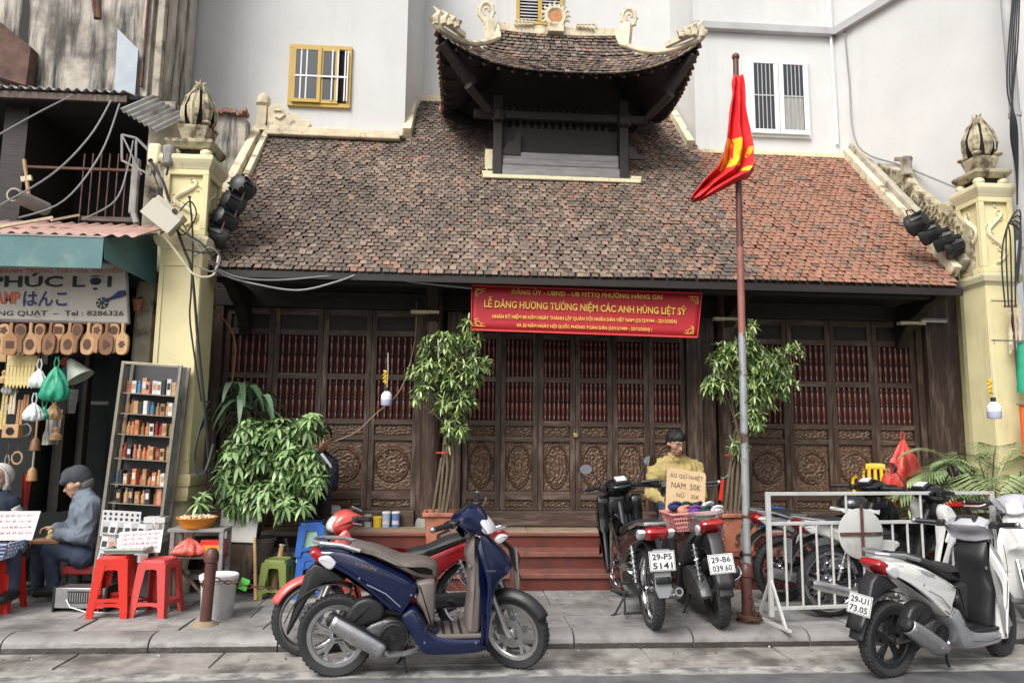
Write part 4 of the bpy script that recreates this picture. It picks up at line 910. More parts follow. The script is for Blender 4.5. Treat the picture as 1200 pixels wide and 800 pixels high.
# ------------------------------------------------------------------ glass display cabinet full of stamps
m_fr = mat('cabinet_aluminium', (.30,.27,.22), .4, .6, var=.2, vs=12)
CB = empty('display_cabinet', (0,0,0), 0, 'tall brass edged display cabinet packed with carved wooden stamps beside left pillar', 'cabinet')
cL, cR = A(140,425,6.72).x, A(209,427,6.72).x; cT = A(175,425,6.72).z; cW = cR-cL-.01
CB.location = ((cL+cR)/2-.09, 6.72, PV); 
CB.rotation_euler = (0, R(3.2), 0); H = cT-PV
b = MB()
for sx in (-1,1): b.box(sx*cW/2-.014,sx*cW/2+.014,-.0,.025,0,H).box(sx*cW/2-.014,sx*cW/2+.014,.2,.225,0,H)
for zz in (.0,.35,H-.025): b.box(-cW/2+.014,cW/2-.014,0,.025,zz,zz+.025)
b.build('frame', m_fr, CB, ang=0, bev=.003)
MB().box(-cW/2,cW/2,.226,.235,.02,H).build('back', mat('cabinet_back',(.07,.07,.075),.6,var=.2,vs=4), CB, ang=0)
for sx in (-1,1): MB().box(sx*(cW/2-.004)-.002,sx*(cW/2-.004)+.002,.026,.2,.36,H-.03).build('side_glass', mat('clear_side_glass_%d'%(sx+1),(.5,.55,.55),.1,alpha=.25), CB, ang=0)
shz = [H-.27, H-.45, H-.63, H-.84, H-1.06, H-1.22, H-1.5]
shelf_names = ['top','second','third','fourth','fifth','sixth','seventh']
for zz in shz: MB().box(-cW/2+.015,cW/2-.015,.027,.22,zz-.008,zz).build('shelf', m_fr, CB, ang=0)
g_or = mat('goods_orange',(.55,.19,.08),.6,var=.15); g_br = mat('goods_brown',(.33,.17,.08),.6,var=.2); g_re = mat('goods_dark_red',(.28,.03,.03),.5); g_wh = mat('goods_white',(.6,.6,.6),.5,var=.1); g_pk = mat('goods_pink',(.55,.2,.15),.6); g_bk = mat('goods_black',(.03,.03,.03),.4); g_ta = mat('goods_tan',(.48,.29,.15),.6,var=.15); g_bl = mat('goods_blue',(.05,.2,.38),.5)
gn = {'orange':g_or,'brown':g_br,'dark red':g_re,'white':g_wh,'pink':g_pk,'black':g_bk,'tan':g_ta,'blue':g_bl}
M_cb = Matrix.Translation(CB.location) @ Euler(CB.rotation_euler).to_matrix().to_4x4()
rows_g = [['orange','white','orange','tan','pink','white','white','tan'],['tan','brown','tan','black','white','tan','brown','brown'],['tan','tan','orange','orange','brown','orange','white','pink','dark red'],['tan','tan','dark red','pink','tan','orange','orange','tan','dark red'],['brown','orange','tan','brown','orange','pink','brown','tan','orange'],['tan','black','tan','black','brown','tan','black'],['white','blue','white','pink','blue','white','white','blue']]
shp = ['box','cylinder','cylinder','box']
cnt = 0
gr_ = random.Random(3)
for si, row in enumerate(rows_g):
    row = row[:]
    for _z in range(2): row[gr_.randrange(len(row))] = gr_.choice(['white','blue','black','dark red'])
    row = row+[gr_.choice(['tan','orange','brown','pink','tan','white']) for _ in range(2)]
    n = len(row); wtot = cW-.06; x = -wtot/2
    for j, cn in enumerate(row):
        wd = wtot/n; hh = gr_.uniform(.10,.145) if si not in (4,) else gr_.uniform(.07,.15); kind = gr_.choice(shp) if cn != 'white' else 'box'
        o = empty('stamp_box' if kind == 'box' else 'stamp_block', M_cb @ Vector((x+wd/2,.08+gr_.uniform(0,.03),shz[si])), gr_.uniform(-.2,.2), '%s %s, %s from left on the %s shelf of the stamp cabinet' % (cn, 'boxed stamp' if kind == 'box' else 'round wooden stamp', ORD[j], shelf_names[si]), 'stamp', 'stamps shown on the cabinet shelves')
        if kind == 'box': MB().box(-wd*.42,wd*.46,-.04,.04,0,hh).build('block', gn[cn], o, ang=0, bev=.003); MB().box(-wd*.3,wd*.3,-.042,-.04,hh*.35,hh*.75).build('print', gn[gr_.choice(['white','brown','black','tan'])], o, ang=0)
        else: MB().lathe([(wd*.47,0),(wd*.47,hh*.6),(wd*.3,hh*.66),(wd*.24,hh*.8),(wd*.3,hh*.92),(wd*.1,hh)], n=12).build('block', gn[cn], o); MB().lathe([(wd*.475,.002),(wd*.475,.012)], n=12).build('base', gn['brown'], o)
        x += wd
pr_ = random.Random(15)
# dense small goods hanging at the shop's left side
hk = 0; used_l = {}
for (yy, xs_) in ((412,(3,12,22,33,44,54)),(446,(4,14,56,66)),(476,(3,12,64)),(505,(30,42,54,64)),(540,(8,22,40))):
    for px in xs_:
        kd = hk % 5; cn, mm = [('straw',m_straw),('pale wood',m_mould[0]),('white plastic',m_wbag),('tan wood',m_mould[1]),('grey green',m_corg),('cream',m_cream)][(hk*3+1)%6]
        kn = ('spatula','round stamp','net bag','cutter','brush')[kd]; key = (cn,kn); used_l[key] = used_l.get(key,0)+1
        t_ = hang(px+pr_.uniform(-2,2), yy+pr_.uniform(-5,5), 6.98+.03*(hk%3), 'hanging_'+kn.replace(' ','_'), '%s coloured %s hanging in the shop front, near the %s, %s column' % (cn, kn, {412:'mould row',446:'green bag',476:'tool bundles',505:'wooden box',540:'doorway bottom'}[yy], ORD[xs_.index(px)]), kn, 0, 'goods hanging in the shop front')
        if kd == 0: MB().prism([(-.008,.1),(.008,.1),(.01,0),(.028,-.04),(.03,-.13),(-.03,-.13),(-.028,-.04),(-.01,0)],-.006,.006).build('blade', mm, t_, ang=0, bev=.003)
        elif kd == 1: MB().lathe([(.01,.08),(.025,.06),(.018,.03),(.05,0),(.05,-.04)], n=14).build('stamp', mm, t_)
        elif kd == 2: bag(t_, mm, .13, .15, 40+hk)
        elif kd == 3: MB().tube([(.045*math.cos(a),0,.055*math.sin(a)) for a in [j*.7 for j in range(10)]], .008, 6).build('ring', mm, t_)
        else: MB().tube([(0,0,.12),(0,0,-.02)], .009, 6).build('handle', mm, t_)
        if kd == 4: MB().lathe([(.012,-.02),(.035,-.05),(.045,-.14)], n=12).build('bristles', m_mould[(hk)%3], t_)
        MB().tube([(0,0,.06),(0,.005,.2)], .003, 4).build('string', m_rust, t_); hk += 1
# samples chart, loose packets on the lower part
m_paper = mat('paper_white', (.62,.61,.6), .8, var=.05)
o = empty('stamp_sample_chart', M_cb @ Vector((-.08,-.006,shz[5]-.17)), 0, 'white chart of small black stamp impressions taped to the cabinet front', 'chart', rot=(R(2),R(3),0))
MB().box(-.16,.16,-.003,0,-.11,.11).build('sheet', m_paper, o, ang=0)
for i in range(5):
    for j in range(7):
        b = MB(); q = Vector((-.135+j*.045,-.004,.08-i*.041)); n = gr_.choice((3,4,5,8,12)); b.prism([(q.x+.014*math.cos(a)*(1 if k%2 else .7),q.z+.014*math.sin(a)*(1 if k%2 else .7)) for k,a in enumerate([t/(n*2)*2*PI for t in range(n*2)])], -.0045, -.003); b.build('impression', m_ink, o, ang=0)
k = 0
for zz, n in ((shz[5]-.24-.02, 0),(.62,7),(.50,6),(.40,6)):
    for j in range(n):
        o = empty('stamp_packet', M_cb @ Vector((-cW/2+.05+j*(cW-.08)/n+gr_.uniform(0,.01),-.012-.002*(j%2),zz)), 0, '%s stamp packet, %s from left in the %s row at the cabinet bottom' % (('white','pale grey')[(j+n)%2], ORD[j], {.62:'upper',.50:'middle',.40:'lower'}[zz]), 'packet', 'small stamp packets at the cabinet bottom', rot=(R(-8),gr_.uniform(-.25,.25),0))
        MB().box(-.032,.032,-.006,.008,-.05,.05).build('card', g_wh if (j+n)%2 == 0 else m_ledge, o, ang=0); MB().box(-.02,.02,-.008,-.006,-.035,.012).build('picture', gn[gr_.choice(['blue','black','orange','pink','brown','black'])], o, ang=0)
# stacked paper bundles behind the chart's right side
for j in range(4):
    o = empty('paper_bundle', M_cb @ Vector((.19,.05,shz[5]-.1-.055*j)), gr_.uniform(-.1,.1), '%s grey white paper bundle from top of the stack right of the stamp chart' % ORD[j], 'paper bundle', 'paper bundles stacked in the cabinet')
    MB().box(-.09,.09,-.05,.08,-.05,.0).build('sheets', (g_wh, m_ledge)[j%2], o, ang=0, bev=.003); MB().box(-.012,.012,-.052,.082,-.051,.002).build('band', m_paper, o, ang=0)
# ================================================================== MOTORBIKES
def gloss(n, c, r=.18, **k): return mat(n, c, r, coat=.6, var=.05, vs=30, **k)
p_navy = gloss('paint_navy', (.004,.009,.045)); p_wht = gloss('paint_pearl_white', (.72,.72,.70)); p_slv = gloss('paint_silver', (.36,.37,.39), .3, metal=.5); p_red = gloss('paint_red', (.42,.03,.03)); p_blk = gloss('paint_black', (.012,.013,.015)); p_coral = gloss('paint_faded_coral_red', (.55,.085,.07), .35); p_dred = gloss('paint_dark_red', (.25,.012,.015)); p_grey = gloss('paint_gunmetal', (.12,.13,.135), .35, metal=.3)
m_seatb = mat('seat_vinyl_brown_grey', (.14,.115,.105), .55, var=.12, vs=20, bump=.25, bs=200); m_seatk = mat('seat_vinyl_black', (.025,.025,.027), .5, bump=.25, bs=200, var=.15); m_pang = mat('grey_brown_plastic', (.15,.125,.115), .5, var=.1, vs=10)
m_lens = mat('clear_lens', (.62,.62,.64), .1, coat=.5); m_lred = mat('red_lens', (.35,.012,.015), .12, coat=.6); m_plate = mat('plate_white', (.66,.67,.66), .4); m_mirr = mat('mirror_glass', (.75,.77,.8), .03, 1)
m_rimk = mat('rim_black', (.025,.025,.027), .4, .3)
def xf(b, M_):
    b.v = [tuple(M_ @ Vector(p)) for p in b.v]; return b
def wheel(parent, c, r, wt, style, mr, M_=None, disc=True, side=-1):
    me = MB(); me.lathe([(.022,-.055),(.03,-.05),(.03,.05),(.022,.055)], axis='Y', n=14)
    if style == 'alloy':
        for k in range(5):
            a = 2*PI*k/5+.3
            for da in (-.17,.17):
                p0 = Vector((.035*math.cos(a+da),0,.035*math.sin(a+da))); p1 = Vector((r*.48*math.cos(a+da*.55),0,r*.48*math.sin(a+da*.55))); p2 = Vector((r*.73*math.cos(a+da*1.5),0,r*.73*math.sin(a+da*1.5)))
                me.beam(p0,p1,.024,.022,up=(0,1,0)); me.beam(p1,p2,.024,.017,up=(0,1,0))
        me.lathe([(.05,-.018),(.05,.018)], axis='Y', n=16)
    else:
        me.lathe([(.045,-.04),(.045,-.034),(.03,-.03),(.03,.03),(.045,.034),(.045,.04)], axis='Y', n=14)
        for k in range(36):
            a = 2*PI*k/36; sy = -1 if k%2 else 1; a2 = a+(.42 if (k//2)%2 else -.42)
            me.tube([(.043*math.cos(a2),sy*.036,.043*math.sin(a2)),(r*.79*math.cos(a),0,r*.79*math.sin(a))], .0016, 4, cap=False)
    o = me.build('wheel', mr if style == 'alloy' else m_chrome, parent)
    if M_ is not None: o.matrix_basis = M_ @ Matrix.Translation(c)
    else: o.location = c
    h = wt/2; rr = .70 if style == 'alloy' else .80
    t = [(r*rr+.012,-h*.62),(r*.86,-h*.95),(r*.93,-h),(r*.975,-h*.72),(r*.997,-h*.32),(r,0),(r*.997,h*.32),(r*.975,h*.72),(r*.93,h),(r*.86,h*.95),(r*rr+.012,h*.62)]
    tb = MB().lathe(t, axis='Y', n=48, cap=False)
    for k in range(44):
        a = 2*PI*k/44
        for sy in (-1,1):
            q = Vector((math.cos(a)*(r*.992),sy*h*.42,math.sin(a)*(r*.992))); q2 = Vector((math.cos(a+.05)*(r*.965),sy*h*.86,math.sin(a+.05)*(r*.965))); tb.beam(q,q2,.012,.008)
    tb.build('tyre', m_rub, o, ang=50)
    MB().lathe([(r*rr-.018,-h*.5),(r*rr-.012,-h*.68),(r*rr+.014,-h*.72),(r*rr+.016,-h*.6),(r*rr-.008,-h*.45),(r*rr-.012,h*.45),(r*rr+.016,h*.6),(r*rr+.014,h*.72),(r*rr-.012,h*.68),(r*rr-.018,h*.5),(r*rr-.018,-h*.5)], axis='Y', n=48, cap=False).build('rim', mr, o, ang=50)
    if disc: 
        db = MB(); db.lathe([(.055,side*.048),(.095,side*.048),(.095,side*.051),(.055,side*.051),(.055,side*.048)], axis='Y', n=28, cap=False); db.build('brake_disc', m_steel, o)
    return o
def plate(parent, c, lines, rot, tilt=0):
    o = empty('number_plate', c, 0, rot=rot); o.parent = parent      # faces local -Y
    MB().box(-.095,.095,-.004,.0,-.07,.07).build('plate_sheet', m_plate, o, ang=0, bev=.002)
    b = MB(); b.box(-.09,.09,-.0052,-.004,.062,.065).box(-.09,.09,-.0052,-.004,-.065,-.062).box(-.09,-.087,-.0052,-.004,-.062,.062).box(.087,.09,-.0052,-.004,-.062,.062); b.build('plate_border', m_ink, o, ang=0)
    for i, s_ in enumerate(lines): text(o, s_, m_ink, (0,-.0055,.030-i*.062), h=.043, w_=.145 if i or len(s_) > 4 else .12, bold=.02)
    return o
def meshplate_fix(o): return o
def fan(b, c, r, y, m=0):
    b.lathe([(r,y+.02),(r,y),(r*.88,y-.004),(r*.86,y+.006),(.02,y+.006),(.018,y-.002),(.001,y-.002)], c, 'Y', 28, m)
    for k in range(14):
        a = 2*PI*k/14; b.beam(Vector(c)+Vector((.02*math.cos(a),y+.001,.02*math.sin(a))), Vector(c)+Vector((r*.87*math.cos(a+.25),y+.001,r*.87*math.sin(a+.25))), .006,.006, m, up=(0,1,0))
def exhaust(parent, x0, z0, x1, z1, y, r, shield, wrap=True):
    d = Vector((x1-x0,0,z1-z0)).normalized()
    p0 = Vector((x0,y,z0)); p1 = Vector((x1,y,z1))
    MB().tube([p0-d*.0, p0+d*.03, p1-d*.12, p1-d*.02, p1], [r*.7,r,r,r*.9,r*.55], 16).build('muffler', m_bk, parent)
    if shield:
        b = MB(); u = Vector((0,-1,0)); up = Vector((-d.z,0,d.x))
        def fn(a_, t):
            q = p0.lerp(p1, .02+.9*t); an = (a_-.5)*2.5+.45; rr = r*1.3*(.9+.12*math.sin(PI*t))
            return q+(u*math.cos(an)+up*math.sin(an))*rr
        b.grid(fn, 10, 14); o = b.build('heat_shield', m_alu, parent); s_ = o.modifiers.new('s','SOLIDIFY'); s_.thickness = .004
        for t in (.15,.5,.85): 
            q = p0.lerp(p1,t)+u*(r*1.27)+up*.01; MB().lathe([(.008,q.y-.004),(.008,q.y+.01)],(q.x,0,q.z),'Y',8).build('bolt', m_steel, parent)
def mirror(parent, base, top, face=(1,0,0), r=.055, mm=m_bk, oval=1.3):
    b = MB(); base = Vector(base); top = Vector(top); b.tube([base, base.lerp(top,.55)+Vector((0,0,.03)), top], .006, 6)
    f = Vector(face).normalized(); u = f.cross(Vector((0,0,1))).normalized(); v_ = u.cross(f)
    def ring(s_, d_): return [top+f*d_+u*(r*oval*s_*math.cos(2*PI*j/18))+v_*(r*s_*math.sin(2*PI*j/18)) for j in range(18)]
    b.loft([ring(.5,.03),ring(.85,.02),ring(1,0),ring(.97,-.006)]); o = b.build('mirror', mm, parent)
    MB().loft([ring(.88,-.007),ring(.88,-.009)]).build('mirror_glass', m_mirr, o)
def scooter(name, loc, head, lean, label, cat, body, low, inner, seat, rim, steer=0, lines=None, logo='', mirrors=False, head_m=None, group=None, pitch=0, shield_m=None):
    S = empty(name, loc, 0, label, cat, group, rot=(R(lean), R(pitch), R(head)))
    head_m = head_m or body; shield_m = shield_m or body
    RW = .262
    # swing arm, engine, exhaust
    wheel(S, (0,0,RW), RW, .095, 'alloy', rim, disc=False)
    b = MB(); b.pillow(catmull([(-.06,.27),(.05,.36),(.25,.42),(.42,.40),(.5,.33),(.48,.22),(.3,.19),(.12,.2),(-.04,.22)],3), lambda x,z: .05, y0=.085); b.build('belt_case', m_aludk, S)
    b = MB(); b.pillow(catmull([(.2,.33),(.32,.38),(.44,.36),(.5,.28),(.45,.2),(.3,.18),(.2,.22)],3), lambda x,z:.07, y0=-.03); b.build('engine', m_aludk, S)
    b = MB(); fan(b, (.385,0,.275), .088, -.125); b.tube([(.385,-.02,.275),(.385,-.11,.275)], .092, 20); b.build('fan_cover', m_bk, S)
    b = MB()
    for k in range(7): b.box(.45+k*.02,.458+k*.02,-.06,.06,.2,.32)
    b.build('cylinder_fins', m_aludk, S, ang=0)
    MB().pillow(catmull([(.04,.3),(.1,.47),(.22,.52),(.32,.47),(.3,.38),(.14,.33)],3), lambda x,z:.05, y0=-.06).build('air_filter_case', m_bk, S)
    MB().tube([(0,-.075,RW),(.12,-.09,RW+.02),(.25,-.08,RW+.02)], [.02,.026,.03], 8).build('swing_arm', m_aludk, S)
    exhaust(S, .335,.205, -.05,.42, -.155, .052, True)
    MB().tube([(.33,-.15,.2),(.36,-.15,.17),(.45,-.12,.165),(.55,-.07,.175),(.56,-.03,.22)], .017, 8).build('exhaust_pipe', m_alu, S)
    MB().tube([(-.005,-.1,RW+.02),(-.005,-.12,.35)], .012, 6).build('muffler_stay', m_bk, S)
    for sy in (.1,): 
        b = MB(); b.tube([(.02,sy,.3),(.1,sy,.62)], .012, 8)
        pts = [(.03+.07*t/40,sy+.0,.34+.26*t/40) for t in range(41)]
        b.tube([(p[0]+.024*math.cos(i*1.1),p[1]+.024*math.sin(i*1.1),p[2]) for i,p in enumerate(pts)], .005, 5); b.build('rear_shock', m_steel, S)
    # rear hugger with plate bracket
    b = MB()
    def hug(u, v):
        a = R(lerp(72,168,u)); r = RW+.045+.05*u; return (r*math.cos(a), (v-.5)*.13, RW+r*math.sin(a)*1.0+.02)
    b.grid(hug, 12, 4); o = b.build('rear_mudguard', m_bk, S); s_ = o.modifiers.new('s','SOLIDIFY'); s_.thickness = .005
    MB().pillow([(-.05,.70),(-.16,.73),(-.22,.68),(-.30,.42),(-.335,.30),(-.32,.28),(-.29,.33),(-.2,.50),(-.1,.6),(.05,.62)], lambda x,z:.055, ins=(0,.003,.008,.015)).build('plate_holder', m_bk, S)
    if lines: plate(S, (-.285,0,.52), lines, (R(-14),0,R(-90)))
    # body
    def wb(x, z):
        if x < .5: return lerp(.075,.165,min(1,max(0,(x+.17)/.4)))
        return .165 if z < .4 else .15
    rear = catmull([(-.175,.815),(-.02,.83),(.13,.80),(.32,.725),(.47,.655),(.545,.60),(.535,.53),(.47,.44),(.43,.40),(.34,.455),(.2,.565),(.07,.65),(-.07,.715),(-.15,.76)],4)
    MB().pillow(rear, wb, ins=(0,.006,.018,.04), fr=(.4,.75,.93,1)).build('rear_panel', body, S)
    lowp = catmull([(.43,.41),(.52,.47),(.585,.40),(.64,.325),(.72,.288),(.86,.272),(1.0,.268),(1.03,.23),(1.0,.17),(.8,.155),(.62,.16),(.56,.2),(.5,.3)],4)
    MB().pillow(lowp, lambda x,z:.17, ins=(0,.005,.014,.03), fr=(.5,.8,.95,1)).build('lower_cowl', low, S)
    MB().pillow(catmull([(.54,.62),(.66,.63),(.672,.5),(.665,.36),(.63,.345),(.585,.43),(.54,.5),(.55,.56)],4), lambda x,z:.145, ins=(0,.004,.012,.025)).build('under_seat_panel', inner, S)
    MB().box(.60,1.0,-.16,.16,.262,.292).build('floorboard', inner, S, ang=0, bev=.01)
    b = MB()
    for k in range(5): b.box(.66+.06*k,.68+.06*k,-.14,.14,.2925,.297)
    b.build('foot_ribs', m_bk, S, ang=0)
    # seat
    st = catmull([(.06,.815),(.10,.855),(.22,.845),(.34,.805),(.42,.775),(.5,.765),(.6,.755),(.675,.72),(.69,.66),(.66,.615),(.54,.635),(.42,.69),(.28,.755),(.14,.80)],4)
    MB().pillow(st, lambda x,z: lerp(.10,.145,min(1,(x-.05)/.35))*(1 if x<.5 else lerp(1,.6,min(1,(x-.5)/.19))), ins=(0,.008,.022,.045), fr=(.35,.7,.92,1)).build('seat', seat, S)
    b = MB(); b.tube([(.15,-.135,.825),(.02,-.12,.86),(-.12,-.10,.87),(-.17,-.04,.872),(-.17,.04,.872),(-.12,.10,.87),(.02,.12,.86),(.15,.135,.825)], .014, 8); b.build('grab_rail', p_slv if body is not p_blk else m_alu, S)
    MB().pillow(catmull([(-.2,.80),(-.16,.83),(-.08,.80),(-.03,.745),(-.09,.715),(-.15,.745)],3), lambda x,z:.088, ins=(0,.004,.012,.02)).build('tail_lamp', m_lred, S)
    for sy in (-1,1): MB().pillow(catmull([(-.13,.775),(-.06,.79),(-.01,.745),(-.05,.70),(-.11,.735)],3), lambda x,z:.022, y0=sy*.085, ins=(0,.003,.008,.015)).build('indicator', m_lens, S)
    # front shield
    sh = catmull([(.93,.93),(1.0,.93),(1.08,.86),(1.17,.78),(1.215,.70),(1.19,.645),(1.12,.60),(1.08,.5),(1.06,.36),(1.03,.22),(.985,.2),(.985,.34),(1.0,.5),(1.0,.62),(.97,.73),(.94,.82)],4)
    MB().pillow(sh, lambda x,z: lerp(.2,.09,min(1,max(0,(z-.66)/.26)))*lerp(1,.45,min(1,max(0,(x-1.05)/.17))), ins=(0,.008,.022,.045), fr=(.3,.68,.92,1)).build('front_shield', shield_m, S)
    MB().pillow(catmull([(.90,.86),(.955,.93),(.965,.78),(.995,.62),(.99,.4),(.98,.29),(.90,.285),(.885,.36),(.90,.5),(.90,.66),(.875,.78)],4), lambda x,z: .15 if z < .6 else .12, ins=(0,.006,.016,.03)).build('inner_shield', inner, S)
    MB().lathe([(.014,-.13),(.014,-.125)],(.9,0,.72),'Y',10).build('key_switch', m_steel, S)
    # steering group
    piv = Vector((.95,0,.92)); ax = Vector((-.28,0,.66)).normalized(); M_ = Matrix.Translation(piv) @ Matrix.Rotation(R(steer),4,ax) @ Matrix.Translation(-piv)
    def sb(b, n, m, **k): return xf(b, M_).build(n, m, S, **k)
    b = MB()
    for sy in (-.075,.075): b.tube([(1.075,sy,.6),(1.20,sy,.31),(1.235,sy,.25)], [.021,.021,.024], 10)
    b.tube([(1.075,-.08,.6),(1.075,.08,.6)], .02, 8); sb(b, 'fork', m_alu)
    xf(MB().tube([(.99,0,.9),(1.09,0,.58)], .03, 10), M_).build('steering_stem', m_bk, S)
    wheel(S, (1.238,0,RW), RW, .085, 'alloy', rim, M_, True)
    b = MB()
    def fend(u, v):
        a = R(lerp(32,128,u)); r = RW+.035; w_ = (v-.5)*2; y = w_*.062; return Vector((1.238+(r-.05*abs(w_)**2)*math.cos(a)*(1.03), y, RW+(r-.05*abs(w_)**2)*math.sin(a)))
    b.grid(fend, 18, 8); o = sb(b, 'front_mudguard', m_bk if body is p_navy else body); s_ = o.modifiers.new('s','SOLIDIFY'); s_.thickness = .004
    xf(MB().obox((1.17,-.07,.30),(.05,.03,.07)), M_).build('brake_caliper', m_aludk, S)
    hd = catmull([(.79,1.03),(.83,1.06),(.90,1.09),(.97,1.085),(1.04,1.02),(1.07,.95),(1.03,.915),(.95,.92),(.89,.90),(.87,.95),(.82,.985)],4)
    sb(MB().pillow(hd, lambda x,z:lerp(.15,.07,min(1,max(0,(x-.9)/.17))), ins=(0,.012,.03,.06), fr=(.25,.6,.9,1)), 'handlebar_cover', head_m)
    sb(MB().pillow(catmull([(.99,1.05),(1.06,1.0),(1.095,.945),(1.05,.925),(.98,.97)],3), lambda x,z:.068, ins=(0,.006,.015,.03), fr=(.4,.75,.93,1)), 'headlight', m_lens)
    sb(MB().obox((.86,0,1.065),(.09,.15,.02),(0,R(-35),0)), 'meter_panel', m_bk, ang=0, bev=.008)
    for sy in (-1,1):
        g = [(.88,sy*.14,1.02),(.85,sy*.24,1.035),(.80,sy*.36,1.045)]
        sb(MB().tube(g, [.016,.018,.018], 10), 'grip', m_bk); sb(MB().ball(g[2],.021,10,6), 'bar_end', m_steel)
        sb(MB().tube([(.9,sy*.2,1.02),(.9,sy*.25,1.01),(.87,sy*.37,1.02)], .007, 6), 'brake_lever', m_alu)
        sb(MB().obox((.87,sy*.19,1.03),(.06,.06,.05)), 'switch_block', m_bk, bev=.01)
        if mirrors: mirror(S, M_ @ Vector((.87,sy*.19,1.05)), M_ @ Vector((.84,sy*.29,1.22)), (1,0,.1))
    sb(MB().tube([(.92,-.13,.99),(1.0,-.12,.93),(1.05,-.09,.75),(1.15,-.08,.4)], .006, 5), 'brake_hose', m_bk)
    # stands
    MB().tube([(.5,.06,.19),(.44,.17,.03),(.42,.2,.0)], .01, 6).build('side_stand', m_bk, S)
    MB().tube([(.46,-.1,.17),(.47,-.11,.07),(.49,-.11,.045)], .012, 6).build('centre_stand', m_bk, S)
    MB().tube([(.62,-.15,.345),(.6,-.21,.34)], .014, 8).build('footpeg', m_bk, S)
    for pts in ([(-.02,.79),(.2,.745),(.4,.66),(.52,.575)],[(.44,.42),(.5,.45),(.56,.40),(.63,.32)],[(.66,.225),(.85,.2),(1.0,.22)],[(1.0,.9),(1.04,.72),(1.03,.5),(1.01,.3)]):
        MB().tube([(x_, -(wb(x_,z_) if x_ < .6 and z_ > .41 else .17 if x_ < .99 or z_ < .4 else .197)+.0005, z_) for x_,z_ in catmull(pts,4,closed=False)], .0022, 4).build('panel_seam', m_bk, S)
    MB().tube([(.2,-.166,.62),(.33,-.167,.56),(.43,-.166,.475)], .004, 5).build('trim_strip', m_chrome, S)
    for x_,z_ in ((.15,.66),(.6,.25),(.95,.24),(.5,.55)): MB().lathe([(.008,-.171),(.008,-.166)],(x_,0,z_),'Y',8).build('screw', m_steel, S)
    if logo: 
        text(S, logo, m_chrome if body is p_navy else m_steel, (.19,-.1655,.735), h=.022, w_=.15, rot=(PI/2,R(17),0), bold=.01); text(S, logo, m_steel, (1.04,-.196,.70), h=.012, w_=.07, rot=(PI/2,0,0))
    return S
def lo_(p): return [(x, z-.05*min(1,max(0,(z-.55)/.15))) for x,z in p]
